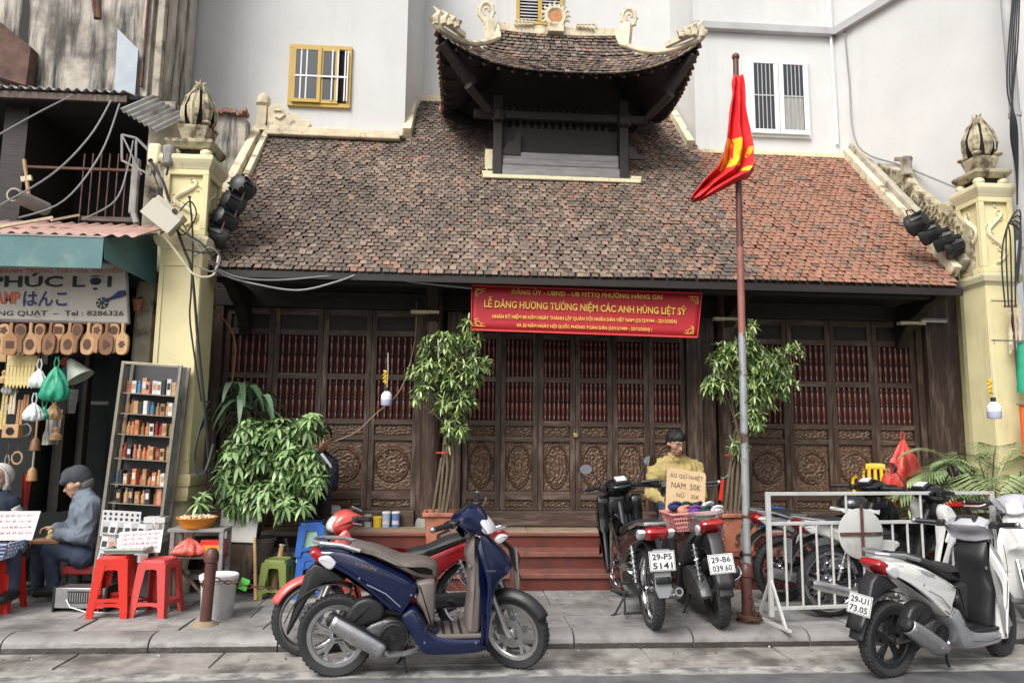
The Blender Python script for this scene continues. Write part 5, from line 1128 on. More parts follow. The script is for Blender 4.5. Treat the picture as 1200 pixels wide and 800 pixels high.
def underbone(name, loc, head, lean, label, cat, body, side_m, seat, rim, steer=0, lines=None, mirrors=True, group=None, pitch=0, shield_m=None, fender=None, style='spoke', rack=False, farc=(8,150), head_m=None):
    head_m = head_m or body
    S = empty(name, loc, 0, label, cat, group, rot=(R(lean), R(pitch), R(head)))
    RW = .29; fender = fender or body; shield_m = shield_m or body
    wheel(S, (0,0,RW), RW, .08, style, rim, disc=False)
    b = MB(); b.tube([(0,-.085,RW),(.42,-.085,.33)], .017, 8); b.tube([(0,.085,RW),(.42,.085,.33)], .017, 8); b.build('swing_arm', m_bk, S)
    MB().pillow(catmull([(-.06,.30),(.0,.345),(.4,.36),(.46,.3),(.4,.26),(0,.245)],3), lambda x,z:.02, y0=.1).build('chain_case', m_alu if body is p_coral else m_bk, S)
    for sy in (-.11,.11):
        b = MB(); b.tube([(.0,sy,.32),(.1,sy,.64)], .011, 7); b.tube([(.01+.09*t/44+.022*math.cos(t*1.0),sy+.022*math.sin(t*1.0),.36+.25*t/44) for t in range(45)], .0045, 5); b.build('rear_shock', m_steel, S)
    # engine
    MB().pillow(catmull([(.36,.36),(.5,.40),(.62,.38),(.66,.3),(.6,.2),(.45,.17),(.37,.24)],3), lambda x,z:.1, ins=(0,.008,.02,.05)).build('crankcase', m_alu, S)
    b = MB(); b.lathe([(.065,-.125),(.07,-.115),(.07,-.09)],(.55,0,.28),'Y',20); b.lathe([(.05,-.12),(.055,-.11),(.055,-.09)],(.44,0,.29),'Y',18); b.build('clutch_cover', m_alu, S)
    b = MB(); b.tube([(.64,0,.31),(.82,0,.36)], .04, 12)
    for k in range(7): b.tube([(.66+.022*k,0,.315+.006*k),(.667+.022*k,0,.317+.006*k)], .066, 14)
    b.build('cylinder', m_aludk, S)
    MB().tube([(.78,-.02,.31),(.76,-.06,.2),(.6,-.12,.165),(.35,-.13,.17),(.2,-.135,.2)], .014, 8).build('exhaust_pipe', m_chrome, S)
    MB().tube([(.24,-.135,.195),(.18,-.14,.205),(-.22,-.15,.30),(-.26,-.15,.31)], [.02,.042,.045,.03], 14).build('muffler', m_chrome if body is not p_blk else m_alu, S)
    MB().tube([(-.262,-.15,.311),(-.235,-.15,.304)], .022, 10).build('muffler_tip', m_bk, S)
    for sy in (-1,1):
        MB().tube([(.45,sy*.08,.17),(.47,sy*.22,.2)], .013, 8).build('footpeg', m_rub, S); MB().tube([(.2,sy*.1,.3),(.17,sy*.19,.31)], .013, 8).build('footpeg', m_rub, S)
    MB().tube([(.4,-.05,.2),(.3,-.13,.13),(.22,-.16,.1)], .009, 6).build('kick_lever', m_steel, S)
    MB().tube([(.5,.07,.18),(.42,.2,.02),(.4,.25,0)], .01, 6).build('side_stand', m_bk, S)
    b = MB(); b.tube([(.4,-.12,.18),(.32,-.14,.06),(.28,-.16,.05),(.28,.16,.05),(.32,.14,.06),(.4,.12,.18)], .01, 6); b.build('centre_stand', m_bk, S)
    # side covers / tail
    tl = lo_(catmull([(-.27,.83),(-.1,.83),(.15,.77),(.4,.70),(.56,.66),(.55,.58),(.46,.48),(.36,.42),(.24,.50),(.1,.60),(-.08,.70),(-.25,.77)],4))
    MB().pillow(tl, lambda x,z: lerp(.07,.13,min(1,(x+.27)/.35)), ins=(0,.006,.018,.04), fr=(.4,.75,.93,1)).build('side_cover', side_m, S)
    MB().pillow(catmull([(.3,.72),(.56,.67),(.80,.62),(.95,.78),(.99,.80),(.98,.68),(.88,.52),(.72,.44),(.5,.50),(.36,.58)],4), lambda x,z:.075, ins=(0,.006,.016,.03), fr=(.4,.75,.93,1)).build('centre_cover', body, S)
    st = lo_(catmull([(-.16,.82),(-.12,.865),(.05,.86),(.2,.83),(.32,.79),(.45,.775),(.56,.745),(.59,.69),(.52,.66),(.3,.70),(.1,.76)],4))
    MB().pillow(st, lambda x,z: lerp(.1,.135,min(1,(x+.16)/.3))*(1 if x<.4 else lerp(1,.65,min(1,(x-.4)/.19))), ins=(0,.008,.022,.045), fr=(.35,.7,.92,1)).build('seat', seat, S)
    b = MB(); b.tube([(.02,-.13,.75),(-.15,-.11,.80),(-.3,-.085,.815),(-.34,0,.818),(-.3,.085,.815),(-.15,.11,.80),(.02,.13,.75)], .012, 8); b.build('grab_rail', m_alu, S)
    MB().pillow(lo_(catmull([(-.33,.80),(-.29,.84),(-.22,.82),(-.2,.75),(-.27,.735)],3)), lambda x,z:.085, ins=(0,.004,.012,.02)).build('tail_lamp', m_lred, S)
    for sy in (-1,1): MB().pillow(lo_(catmull([(-.31,.80),(-.25,.82),(-.2,.78),(-.24,.745)],3)), lambda x,z:.03, y0=sy*.11, ins=(0,.003,.01,.02)).build('indicator', m_lens, S)
    b = MB()
    def hug(u, v):
        a = R(lerp(55,165,u)); r = RW+.05+.08*u; return (r*math.cos(a), (v-.5)*(.14-.03*u), RW+r*math.sin(a)*1.02)
    b.grid(hug, 14, 4); o = b.build('rear_mudguard', m_bk if body is not p_wht else m_bk, S); s_ = o.modifiers.new('s','SOLIDIFY'); s_.thickness = .006
    MB().prism([(-.06,.64),(.06,.64),(.06,.36),(.035,.30),(-.035,.30),(-.06,.36)], -.385,-.377, plane='YZ').build('mud_flap', mat('grey_flap',(.25,.26,.27),.6), S, ang=0)
    MB().tube([(-.25,0,.74),(-.345,0,.64),(-.37,0,.5)], .02, 6).build('plate_bracket', m_bk, S)
    if lines: plate(S, (-.395,0,.56), lines, (R(-8),0,R(-90)))
    # steering group
    piv = Vector((.93,0,.92)); ax = Vector((-.3,0,.66)).normalized(); M_ = Matrix.Translation(piv) @ Matrix.Rotation(R(steer),4,ax) @ Matrix.Translation(-piv)
    def sb(b, n, m, **k): return xf(b, M_).build(n, m, S, **k)
    MB().tube([(.5,0,.42),(.8,0,.6),(.93,0,.86)], .03, 10).build('frame_spine', m_bk, S)
    b = MB()
    for sy in (-.07,.07): b.tube([(.98,sy,.72),(1.1,sy,.5),(1.205,sy,.28)], [.02,.02,.026], 10)
    b.tube([(.985,-.08,.72),(.985,.08,.72)], .02, 8); sb(b, 'fork', m_alu)
    wheel(S, (1.215,0,RW), RW, .075, style, rim, M_, True)
    def fend(u, v):
        a = R(lerp(farc[0],farc[1],u)); w_ = (v-.5)*2; r = RW+.04-.05*abs(w_)**2; return Vector((1.215+r*math.cos(a), w_*.065, RW+r*math.sin(a)))
    o = sb(MB().grid(fend, 20, 8), 'front_mudguard', fender); s_ = o.modifiers.new('s','SOLIDIFY'); s_.thickness = .004
    # leg shields
    ls = catmull([(.93,.93),(.99,.9),(1.06,.78),(1.03,.66),(.98,.5),(.94,.35),(.88,.27),(.82,.28),(.85,.42),(.9,.6),(.93,.75),(.9,.86)],4)
    for sy in (-1,1):
        MB().pillow(ls, lambda x,z: .022+.03*(z>.6), y0=sy*.155*1.0, ins=(0,.005,.015,.03)).build('leg_shield', shield_m, S)
    MB().pillow(catmull([(.92,.94),(1.0,.92),(1.09,.78),(1.06,.66),(.98,.7),(.92,.8)],4), lambda x,z:.15 if z < .85 else .1, ins=(0,.01,.025,.05), fr=(.3,.68,.92,1)).build('front_cowl', body, S)
    hd = catmull([(.80,1.0),(.85,1.05),(.93,1.08),(1.01,1.06),(1.07,.99),(1.06,.93),(.99,.90),(.9,.92)],4)
    sb(MB().pillow(hd, lambda x,z:.125, ins=(0,.012,.03,.055), fr=(.25,.6,.9,1)), 'handlebar_cover', head_m)
    sb(MB().pillow(catmull([(1.0,1.055),(1.065,1.01),(1.085,.95),(1.04,.915),(.99,.96)],3), lambda x,z:.1, ins=(0,.008,.02,.04), fr=(.3,.68,.92,1)), 'headlight', m_lens)
    sb(MB().obox((.85,0,1.06),(.1,.13,.03),(0,R(-30),0)), 'meter_panel', m_bk, ang=0, bev=.012); sb(MB().lathe([(.045,0),(.045,.006)], n=18) if False else MB().obox((.847,0,1.078),(.07,.1,.004),(0,R(-30),0)), 'meter_glass', m_lens, ang=0)
    for sy in (-1,1):
        g = [(.9,sy*.11,1.0),(.86,sy*.22,1.02),(.80,sy*.35,1.02)]
        sb(MB().tube(g, [.014,.018,.018], 10), 'grip', m_bk); sb(MB().tube([(.9,sy*.17,1.0),(.91,sy*.22,.99),(.87,sy*.34,.99)], .007, 6), 'brake_lever', m_alu)
        sb(MB().obox((.88,sy*.17,1.01),(.06,.06,.05)), 'switch_block', m_bk, bev=.01)
        if mirrors: mirror(S, M_ @ Vector((.88,sy*.17,1.03)), M_ @ Vector((.86,sy*.31,1.20)), (1,sy*.1,.1), .05, m_bk)
    if rack: pass
    return S
p_lil = gloss('paint_pale_silver', (.50,.50,.54), .3, metal=.2)
scooter('scooter', (-.755,5.13,0), 4, 3, 'glossy navy blue scooter with grey brown seat parked in the gutter, nearest the camera', 'scooter', p_navy, p_navy, m_pang, m_seatb, m_alu, steer=-33, logo='VISION').scale = (.945,1,1)
underbone('motorbike', (.16,5.74,.10), 189, 3, 'red and white underbone motorbike with faded coral nose half hidden behind the navy scooter', 'motorbike', p_dred, p_dred, m_seatk, m_chrome, steer=8, pitch=4.8, mirrors=False, shield_m=p_coral, fender=p_coral, farc=(30,125), head_m=p_coral).scale = (.95,.95,.92)
underbone('motorbike', (1.53,5.80,PV), 90, -3, 'black underbone motorbike seen from behind with plate 29-P5 5141, left of the basket scooter', 'motorbike', p_blk, p_blk, m_seatk, m_chrome, steer=10, lines=['29-P5','5141'])
scooter('scooter', (2.06,5.82,PV), 86, -6, 'grey black scooter seen from behind with plate 29-B6 carrying the pink basket', 'scooter', p_grey, p_blk, m_bk, m_seatk, m_rimk, steer=-8, lines=['29-B6','039.60'], mirrors=False)
scooter('scooter', (2.91,4.98,0), 21, 3, 'pearl white and silver scooter with dark floor panel parked at the right front edge', 'scooter', p_wht, p_slv, m_bk, m_seatk, m_rimk, steer=14, lines=['29-U1','73.05'], logo='VISION', head_m=p_lil, shield_m=p_wht).scale = (.95,.95,.94)
underbone('motorbike', (3.1,6.12,PV), 6, 4, 'white underbone motorbike with wire wheels and red tail lamp parked behind the barrier', 'motorbike', p_blk, p_wht, m_seatk, m_chrome, steer=10, shield_m=p_wht)
underbone('motorbike', (2.96,6.7,PV), 8, 4, 'black underbone motorbike nearest the red steps behind the barrier', 'motorbike', p_blk, p_slv, m_seatk, m_rimk, steer=15, mirrors=False)
fq = A(1212,625,5.75)
scooter('scooter', (fq.x+.30,6.65,PV), -112, 3, 'grey white scooter at the right edge with its front towards the road', 'scooter', p_wht, p_slv, m_bk, m_seatk, m_rimk, steer=-15, head_m=p_lil).scale = (.94,.94,.93)
# ================================================================== STOOLS AND PLASTIC FURNITURE
m_sred = mat('plastic_red', (.60,.028,.016), .35, var=.06, vs=20); m_sred2 = mat('plastic_faded_red', (.52,.06,.055), .5, var=.08, vs=12); m_sgr = mat('plastic_olive_green', (.17,.21,.05), .45, var=.1); m_sbl = mat('plastic_blue', (.03,.12,.42), .4, var=.08); m_spb = mat('plastic_pale_green', (.33,.50,.42), .45); m_yelp = mat('plastic_yellow', (.75,.47,.02), .35); m_swh = mat('plastic_white', (.55,.54,.5), .5, var=.1); m_pur = mat('plastic_purple', (.17,.16,.45), .4)
def stool(loc, rz, m, label, H=.44, W=.30, T_=.21, group=None, name='plastic_stool'):
    S = empty(name, loc, rz, label, 'stool', group)
    w0, w1 = T_/2, W/2
    # seat with rim
    b = MB(); prof = [(.0,H-.012),(w0*.86,H-.012),(w0*.93,H-.004),(w0,H-.006),(w0*1.05,H-.02),(w0*1.09,H-.06)]
    def ring(r, z, n=24):
        out = []
        for j in range(n):
            a = 2*PI*j/n; c, s_ = math.cos(a), math.sin(a); k = (abs(c)**5+abs(s_)**5)**(-1/5); out.append((r*c*k, r*s_*k, z))
        return out
    b.loft([ring(max(r,.001),z) for r,z in prof]+[ring(w0*1.0,H-.06),ring(w0*.95,H-.02)], cap=False); b.build('seat', m, S)
    # legs: L-shaped tapered angle sections at the corners
    for sx in (-1,1):
        for sy in (-1,1):
            b = MB(); lw0, lw1 = .075, .05; th = .010
            def P(z, off, ax_):
                t = 1-z/H; w_ = lerp(w0*1.07,w1,t); lw = lerp(lw0,lw1,t)
                return w_, lw
            rings = []
            for z in (H-.03, H*.5, .0):
                w_, lw = P(z,0,0); o_ = [(w_,w_),(w_,w_-lw),(w_-th,w_-lw),(w_-th,w_-th),(w_-lw,w_-th),(w_-lw,w_)]
                rings.append([(sx*x_, sy*y_, z) for x_,y_ in o_])
            b.loft(rings); b.build('leg', m, S, ang=20)
    # aprons with arch, and foot rail on each side
    for k in range(4):
        Mk = Matrix.Rotation(PI/2*k,4,'Z')
        b = MB(); n = 12
        def q(x, z, d=0): w_ = lerp(w0*1.07,w1,1-z/H); return (x*(w_/w0), -w_+.002+d, z)
        top = [q(lerp(-w0*.85,w0*.85,i/n), H-.03) for i in range(n+1)]; low = [q(lerp(-w0*.62,w0*.62,i/n), H-.075-.05*abs(2*i/n-1)**4) for i in range(n+1)]
        for i in range(n): b.add([top[i],top[i+1],low[i+1],low[i]]+[(v[0],v[1]+.006,v[2]) for v in (top[i],top[i+1],low[i+1],low[i])], [(0,1,2,3),(7,6,5,4),(3,2,6,7)])
        xf(b, Mk).build('apron', m, S, ang=20)
        b = MB(); zr = H*.26; 
        pts = [(lerp(-w0*.72,w0*.72,i/n), zr+.0, zr-.045+.02*(1-abs(2*i/n-1)**3)) for i in range(n+1)]
        hi = [q(p[0]*1.0, p[1]) for p in pts]; lo2 = [q(p[0]*1.0, p[2]-.0) for p in pts]
        for i in range(n): b.add([hi[i],hi[i+1],lo2[i+1],lo2[i]]+[(v[0],v[1]+.014,v[2]) for v in (hi[i],hi[i+1],lo2[i+1],lo2[i])], [(0,1,2,3),(7,6,5,4),(3,2,6,7),(4,5,1,0)])
        xf(b, Mk).build('foot_rail', m, S, ang=20)
    return S
stool((-2.70,6.34,PV), R(6), m_sred, 'bright red plastic stool under the pink price sheet, left one of the front pair', group='red plastic stools on the pavement')
stool((-2.37,6.36,PV), R(-10), m_sred2, 'duller faded red plastic stool, right one of the front pair beside the bollard', group='red plastic stools on the pavement')
s_ = stool((-2.70,6.34,PV+.035), R(6), m_sred, 'second red stool nested on the left front stool and holding the green tray', H=.44, group='red plastic stools on the pavement')
stool((-3.72,6.18,PV), R(10), m_sred, 'red plastic stool cut by the left edge, nearer one under the blue basket', group='red plastic stools on the pavement')
stool((-3.68,6.52,PV), R(2), m_sred, 'red plastic stool near the left edge, farther one behind the first', group='red plastic stools on the pavement')
stool((-1.57,6.98,PV), R(-8), m_sgr, 'small olive green plastic stool behind the chain', H=.34, W=.27, T_=.2)
for k in range(2): stool((-1.30,7.02+.0,PV+.0+.07*k), R(8+3*k), m_sbl, '%s blue plastic stool of the nested stack right of the green stool' % ('lower','middle')[k], H=.33, W=.27, T_=.2, group='blue stool stack')
for k in range(3): stool((-1.28,7.04,PV+.22+.045*k), R(8-4*k), m_spb, '%s pale green plastic stool nested near the top of the blue stool stack' % ('lowest','middle','upper')[k], H=.3, W=.25, T_=.18, group='blue stool stack')
stool((-1.30,7.03,PV+.36), R(10), m_sbl, 'topmost blue plastic stool of the nested stack right of the green stool', H=.3, W=.27, T_=.2, group='blue stool stack')
q_ = A(916,625,7.75); stool((q_.x,7.9,.6), R(5), m_sbl, 'small blue plastic stool standing on the platform behind the barrier', H=.24, W=.24, T_=.17)
q_ = A(388,607,7.9); stool((q_.x,7.9,.6), R(5), m_swh, 'small off white plastic stool on the platform beside the hidden seated person', H=.24, W=.24, T_=.17)
# yellow chair
q_ = A(1030,600,7.6); CH = empty('plastic_chair', (q_.x+.17,7.95,.6), R(-34), 'bright yellow plastic armchair with slotted back standing before the carved doors', 'chair')
b = MB(); 
def cb(u, v): 
    x = (u-.5)*.40*(1-.12*v); return (x, .2+.08*v-.25*(x*x), .44+.40*v*(1-.18*abs(2*u-1)**4))
for i in range(5):
    u0, u1 = .04+i*.2, .04+i*.2+.12
    b.grid(lambda u,v: cb(lerp(u0,u1,u), lerp(.25,.9,v)), 2, 6)
b.grid(lambda u,v: cb(u, lerp(.8,1,v)), 14, 3); b.grid(lambda u,v: cb(u, lerp(.0,.3,v)), 14, 3)
b.grid(lambda u,v: cb(u*.08, v), 2, 8); b.grid(lambda u,v: cb(1-u*.08, v), 2, 8)
o = b.build('backrest', m_yelp, CH); s_ = o.modifiers.new('s','SOLIDIFY'); s_.thickness = .012
MB().box(-.22,.22,-.22,.2,.40,.43).build('seat', m_yelp, CH, bev=.02)
for sx in (-1,1):
    for sy in (-1,1): MB().tube([(sx*.2,sy*.18,.4),(sx*.24,sy*.24,0)], .02, 8).build('leg', m_yelp, CH)
    MB().tube([(sx*.22,.24,.66),(sx*.25,0,.64),(sx*.24,-.2,.6),(sx*.22,-.21,.42)], .018, 8).build('armrest', m_yelp, CH)
CH.scale = (.85,.8,.84)
# ------------------------------------------------------------------ trays, baskets, sheets of prices
m_bask = mat('basket_blue', (.30,.38,.55), .5); m_pinkb = mat('basket_pink', (.62,.26,.25), .45, var=.08); m_gtray = mat('tray_green', (.38,.46,.40), .5); m_orb = mat('basket_orange', (.66,.25,.02), .45)
def basket(name, loc, rz, w0, d0, w1, d1, h, m, label, cat='basket', rot=None, slots=9):
    S = empty(name, loc, rz, label, cat, rot=rot); t = .006
    MB().box(-w0/2,w0/2,-d0/2,d0/2,0,.006).build('bottom', m, S, ang=0)
    b = MB()
    for (sx, sy) in ((0,-1),(0,1),(-1,0),(1,0)):
        n = slots if sx == 0 else max(4,int(slots*d0/w0))
        for i in range(n+1):
            u = i/n*2-1
            p0 = (u*w0/2, sy*d0/2, .003) if sx == 0 else (sx*w0/2, u*d0/2, .003)
            p1 = (u*w1/2, sy*d1/2, h) if sx == 0 else (sx*w1/2, u*d1/2, h)
            b.beam(p0,p1,.008,.006)
        for t_ in (.25,.5,.75):
            ww, dd = lerp(w0,w1,t_)/2, lerp(d0,d1,t_)/2
            p0 = (-ww,sy*dd,h*t_) if sx == 0 else (sx*ww,-dd,h*t_); p1 = (ww,sy*dd,h*t_) if sx == 0 else (sx*ww,dd,h*t_)
            b.beam(p0,p1,.004,.014)
    b.build('lattice_sides', m, S, ang=0)
    b = MB(); ww, dd = w1/2, d1/2
    for p0, p1 in (((-ww,-dd,h),(ww,-dd,h)),((ww,-dd,h),(ww,dd,h)),((ww,dd,h),(-ww,dd,h)),((-ww,dd,h),(-ww,-dd,h))): b.beam(p0,p1,.022,.018)
    b.build('rim', m, S, ang=0, bev=.004); return S
basket('basket', (-3.70,6.36,PV+.44), R(4), .34,.26,.42,.32,.12, m_bask, 'pale blue plastic basket of small stamps on the red stools at the left edge')
pr = random.Random(5)
for k in range(14):
    x, y = -.13+.045*(k%7), -.05+.09*(k//7); q = Vector((-3.70,6.36,PV+.5))+Vector((x,y,0))
    o = empty('small_stamp', q, pr.random(), '%s small stamp in the %s row of the pale blue basket, %s from left' % (('dark','brown')[k%2],('front','back')[k//7],ORD[k%7]), 'stamp', 'small stamps in the blue basket')
    MB().lathe([(.018,-.04),(.018,.02),(.01,.03),(.014,.055),(.004,.062)], n=8).build('handle', (g_bk,g_br)[k%2], o); MB().lathe([(.0195,-.045),(.0195,-.038)], n=8).build('base', g_re, o)
def pricesheet(loc, w_, h_, rot, label, seed):
    S = empty('price_sheet', loc, 0, label, 'price sheet', rot=rot); r_ = random.Random(seed)
    MB().box(-w_/2,w_/2,-.002,.002,0,h_).build('sheet', m_paper, S, ang=0)
    for i in range(4):
        x = -w_*.42
        while x < w_*.36:
            L = r_.uniform(.02,.06); zz = h_*(.84-.2*i); b = MB(); p = [(x+L*t/6,-.0035,zz+.012*math.sin(t*2.4+i)+.004*r_.uniform(-1,1)) for t in range(7)]
            b.tube(p, .0022, 4); b.build('scribble', mat_pinkink, S, ang=0); x += L+.012
    return S
mat_pinkink = mat('pink_marker', (.62,.16,.22), .7)
pricesheet((-3.64,6.46,PV+.56), .40,.25, (R(-28),0,R(6)), 'white sheet with pink handwritten prices leaning on the blue basket', 1)
pricesheet((-2.57,6.42,PV+.46), .34,.19, (R(-24),R(-3),R(4)), 'white sheet with pink handwriting standing on the front red stools', 2)
basket('tray', (-2.63,6.38,PV+.478), R(3), .28,.18,.31,.21,.035, m_gtray, 'pale green shallow tray on the left front red stool', 'tray')
# side table with orange basket and bags
TB = empty('side_table', (-2.14,6.62,PV), R(0), 'small grubby wooden table holding the orange basket beside the yellow pillar', 'table')
MB().box(-.24,.22,-.12,.12,.62,.65).build('table_top', m_greyw, TB, bev=.004); MB().box(-.21,.2,-.11,.11,.40,.42).build('shelf', m_woodh, TB, bev=.004)
for sx in (-1,1):
    for sy in (-1,1): MB().box(sx*.2-.016,sx*.2+.016,sy*.1-.016,sy*.1+.016,0,.619).build('leg', m_greyw, TB, ang=0)
MB().beam((-.18,-.13,.4),(.18,-.13,.02),.03,.02).build('brace', m_wood, TB, ang=0)
o = empty('round_basket', (-2.18,6.60,PV+.65), 0, 'round orange plastic colander filled with pale grain on the side table', 'basket')
MB().lathe([(.11,0),(.12,.004),(.155,.075),(.165,.08),(.165,.088),(.15,.084),(.115,.012),(.0,.012)], n=28, cap=False).build('bowl', m_orb, o)
b = MB()
for k in range(90):
    a, r = pr.random()*7, .14*math.sqrt(pr.random()); b.ball((r*math.cos(a),r*math.sin(a),.07+.02*pr.random()),.012,5,4)
tag(b.build('grain', m_cream, o), kind='stuff')
o = empty('plastic_bag', (-2.22,6.56,PV+.57), 0, 'knotted red and pink plastic bag on the side table shelf', 'bag'); bag(o, mat('pink_red_bag',(.6,.12,.09),.35,var=.2,vs=14), .26,.15,9)
o = empty('red_box', (-2.03,6.60,PV+.421), 0, 'small flat red box on the side table shelf', 'box'); MB().box(-.09,.09,-.06,.06,0,.13).build('carton', m_sred, o, bev=.004); MB().box(-.07,.07,-.062,-.06,.03,.09).build('label_patch', m_orb, o, ang=0)
o = empty('white_board', (-1.98,6.98,PV+.02), 0, 'blank off white board leaning by the yellow pillar behind the table', 'board', rot=(R(-8),R(2),0)); MB().prism([(-.16,.45),(.17,.45),(.17,.92),(.1,.95),(-.12,.94),(-.17,.9)],-.01,.01).build('sheet', m_swh, o, bev=.004); MB().box(-.15,.16,.012,.02,.1,.44).build('support', m_wood, o, ang=0)
o = empty('cooler_tub', (-1.98,7.35,1.05), 0, 'faded red plastic tub with wire handle on the pillar plinth', 'tub'); MB().lathe([(.11,0),(.14,.3),(.15,.3),(.15,.33),(.1,.33)], n=20).build('tub', mat('faded_maroon',(.33,.09,.1),.6,var=.1), o); MB().tube([(.14*math.cos(t/10*PI),-.05,.2-.16*math.sin(t/10*PI)) for t in range(11)], .005,5).build('handle', m_steel, o)
# orange stick (broom handles) leaning by the planter
for (p0, p1, r, m_, lb) in (((-1.72,6.85,PV),(-1.83,7.1,.75),.016,m_mould[0],'yellow bamboo stick leaning by the concrete plant pot'),((-1.62,7.1,PV+.05),(-1.58,7.15,.55),.028,m_mould[0],'thick short bamboo piece standing beside the green stool'),((-1.42,7.1,PV+.02),(-1.55,7.15,.6),.018,m_bk,'black iron tube leaning behind the green stool')):
    o = empty('stick', p0, 0, lb, 'stick'); MB().tube([(0,0,0), Vector(p1)-Vector(p0)], [r,r*.85], 8).build('rod', m_, o); MB().tube([(Vector(p1)-Vector(p0))*.98,(Vector(p1)-Vector(p0))*1.01], r*1.1, 8).build('end_cap', m_cream if m_ is not m_bk else m_rust, o)
# storage boxes by the red bike
def tub(x0, y, z, w_, d_, h_, m, ml, label):
    S = empty('storage_box', (x0,y,z), R(3), label, 'box')
    b = MB(); b.lathe([(w_*.44,0),(w_*.5,h_)], n=4); b.v = [(p[0],p[1]*d_/w_,p[2]) for p in b.v]; b.build('tub', m, S, bev=.008)
    b = MB(); b.lathe([(w_*.53,h_),(w_*.53,h_+.03),(w_*.48,h_+.045)], n=4); b.v = [(p[0],p[1]*d_/w_,p[2]) for p in b.v]; b.build('lid', ml, S, bev=.006)
tub(-1.27,7.28,.28,.34,.22,.19, m_sred2, mat('lid_pale_pink',(.6,.3,.28),.5), 'red plastic storage box with paler lid on the lowest step')
tub(-.98,7.3,.28,.30,.2,.09, m_sred, m_sred, 'low bright red plastic box right of the lidded storage box')
o = empty('purple_tray', (-1.15,7.18,.24), 0, 'lilac plastic tray edge before the red storage box', 'tray'); MB().box(-.12,.12,-.06,.0,0,.02).build('tray', m_pur, o, bev=.006); MB().box(-.12,.12,-.06,-.05,.02,.03).build('rim', m_pur, o, ang=0)
# paint bucket and bollards with chain
o = empty('paint_bucket', (-1.86,6.24,PV), R(10), 'dirty white lidded paint bucket with dark label behind the left bollard', 'bucket')
MB().lathe([(.115,0),(.12,.01),(.135,.28),(.143,.28),(.143,.295),(.136,.295)], n=28).build('pail', mat('bucket_white',(.5,.5,.49),.55,var=.2,vs=8,col2=(.25,.24,.22),c2s=8,c2t=(.55,.7)), o)
MB().lathe([(.137,.295),(.15,.30),(.15,.325),(.143,.33),(.12,.325)], n=28).build('lid', m_wfr, o)
b = MB(); b.grid(lambda u,v: ((.1325-.006*(1-v))*math.cos(-2.6+2.2*u),(.1325-.006*(1-v))*math.sin(-2.6+2.2*u),lerp(.17,.25,v)), 14, 2); b.build('label_band', mat('label_blue_black',(.02,.03,.05),.4), o, fix=False)
o = empty('green_card', (-1.69,6.28,PV+.2), 0, 'small bright green card behind the paint bucket', 'card', rot=(0,R(20),0)); MB().box(-.035,.035,-.003,.003,0,.09).build('card', mat('neon_green',(.1,.6,.08),.5), o, ang=0); MB().box(-.03,.03,.003,.006,.01,.03).build('stub', m_rust, o, ang=0)
def bollard(x, y, h, lean, label, concrete=True):
    S = empty('bollard', (x,y,PV), 0, label, 'bollard', 'brown iron bollards along the pavement', rot=(0,R(lean),0)); r = .042
    MB().lathe([(r,0),(r,h-.06)], n=18).build('post', m_brown, S)
    MB().lathe([(r*1.0,h-.06),(r*1.25,h-.05),(r*1.3,h-.02),(r*1.15,h+.02),(r*.7,h+.045),(.002,h+.052)], n=18).build('knob', m_brown, S)
    b = MB(); n = 14; rings = []
    for k,(rr,zz) in enumerate(((.10,.0),(.085,.015),(.06,.03),(.045,.035))): rings.append([(rr*(1+.3*noise.noise(Vector((j,k*.1,x))))*math.cos(2*PI*j/n), rr*(1+.3*noise.noise(Vector((j,k*.1,x+5))))*math.sin(2*PI*j/n), zz) for j in range(n)])
    b.loft(rings); b.build('mortar_base', m_plat if concrete else m_rust, S)
    return S
m_brown = mat('brown_painted_iron', (.10,.04,.032), .45, var=.25, vs=10, col2=(.28,.24,.2), c2s=14, c2t=(.7,.74))
bollard(-1.865,5.98,.52,2,'brown round topped iron bollard before the white paint bucket')
bollard(2.345,5.98,.40,0,'brown round topped iron bollard with rusty base at the foot of the flagpole', False)
bollard(.55,6.9,.36,0,'brown iron bollard between the navy scooter and the red steps')
bollard(-.32,6.9,.36,0,'brown iron bollard whose knob shows above the red motorbike')
def chain(p0, p1, sag, label):
    S = empty('chain', p0, 0, label, 'chain'); p0 = Vector(p0); p1 = Vector(p1); L = (p1-p0).length; n = max(6,int(L/.042)); 
    lm = MB().tube([(.026*math.cos(t/10*2*PI),0,.014*math.sin(t/10*2*PI)) for t in range(11)], .005, 5, cap=False).mesh('link', m_rust)
    for i in range(n):
        t = (i+.5)/n; d = p1-p0+Vector((0,0,-4*sag*(1-2*t))); q = (p1-p0)*t+Vector((0,0,-4*sag*t*(1-t))); e = d.to_track_quat('X','Z').to_euler()
        o = inst(lm, 'link', S, q, e); o.rotation_euler = (Matrix(e.to_matrix().to_3x3()) @ Matrix.Rotation(PI/2*(i%2),3,'X')).to_euler()
chain((-1.82,5.98,.46), (-.75,6.65,.30), .07, 'sagging rusty chain running right from the left bollard behind the scooters')
chain((-1.90,5.98,.44), (-2.15,6.75,.42), .08, 'short rusty chain running left from the left bollard')
chain((2.36,5.94,.34), (2.40,5.96,.14), .0, 'short rusty chain end hanging down the flagpole bollard')
o = empty('chain_heap', (2.34,5.95,PV), 0, 'tangled rusty chain and scrap round the flagpole bollard base', 'chain')
b = MB()
for k in range(16):
    a = k*.8; b.tube([(.09*math.cos(a+t*.5)+.02*pr.random(),.09*math.sin(a+t*.5),.02+.05*pr.random()) for t in range(4)], .007, 5)
tag(b.build('loops', m_rust, o), kind='stuff')
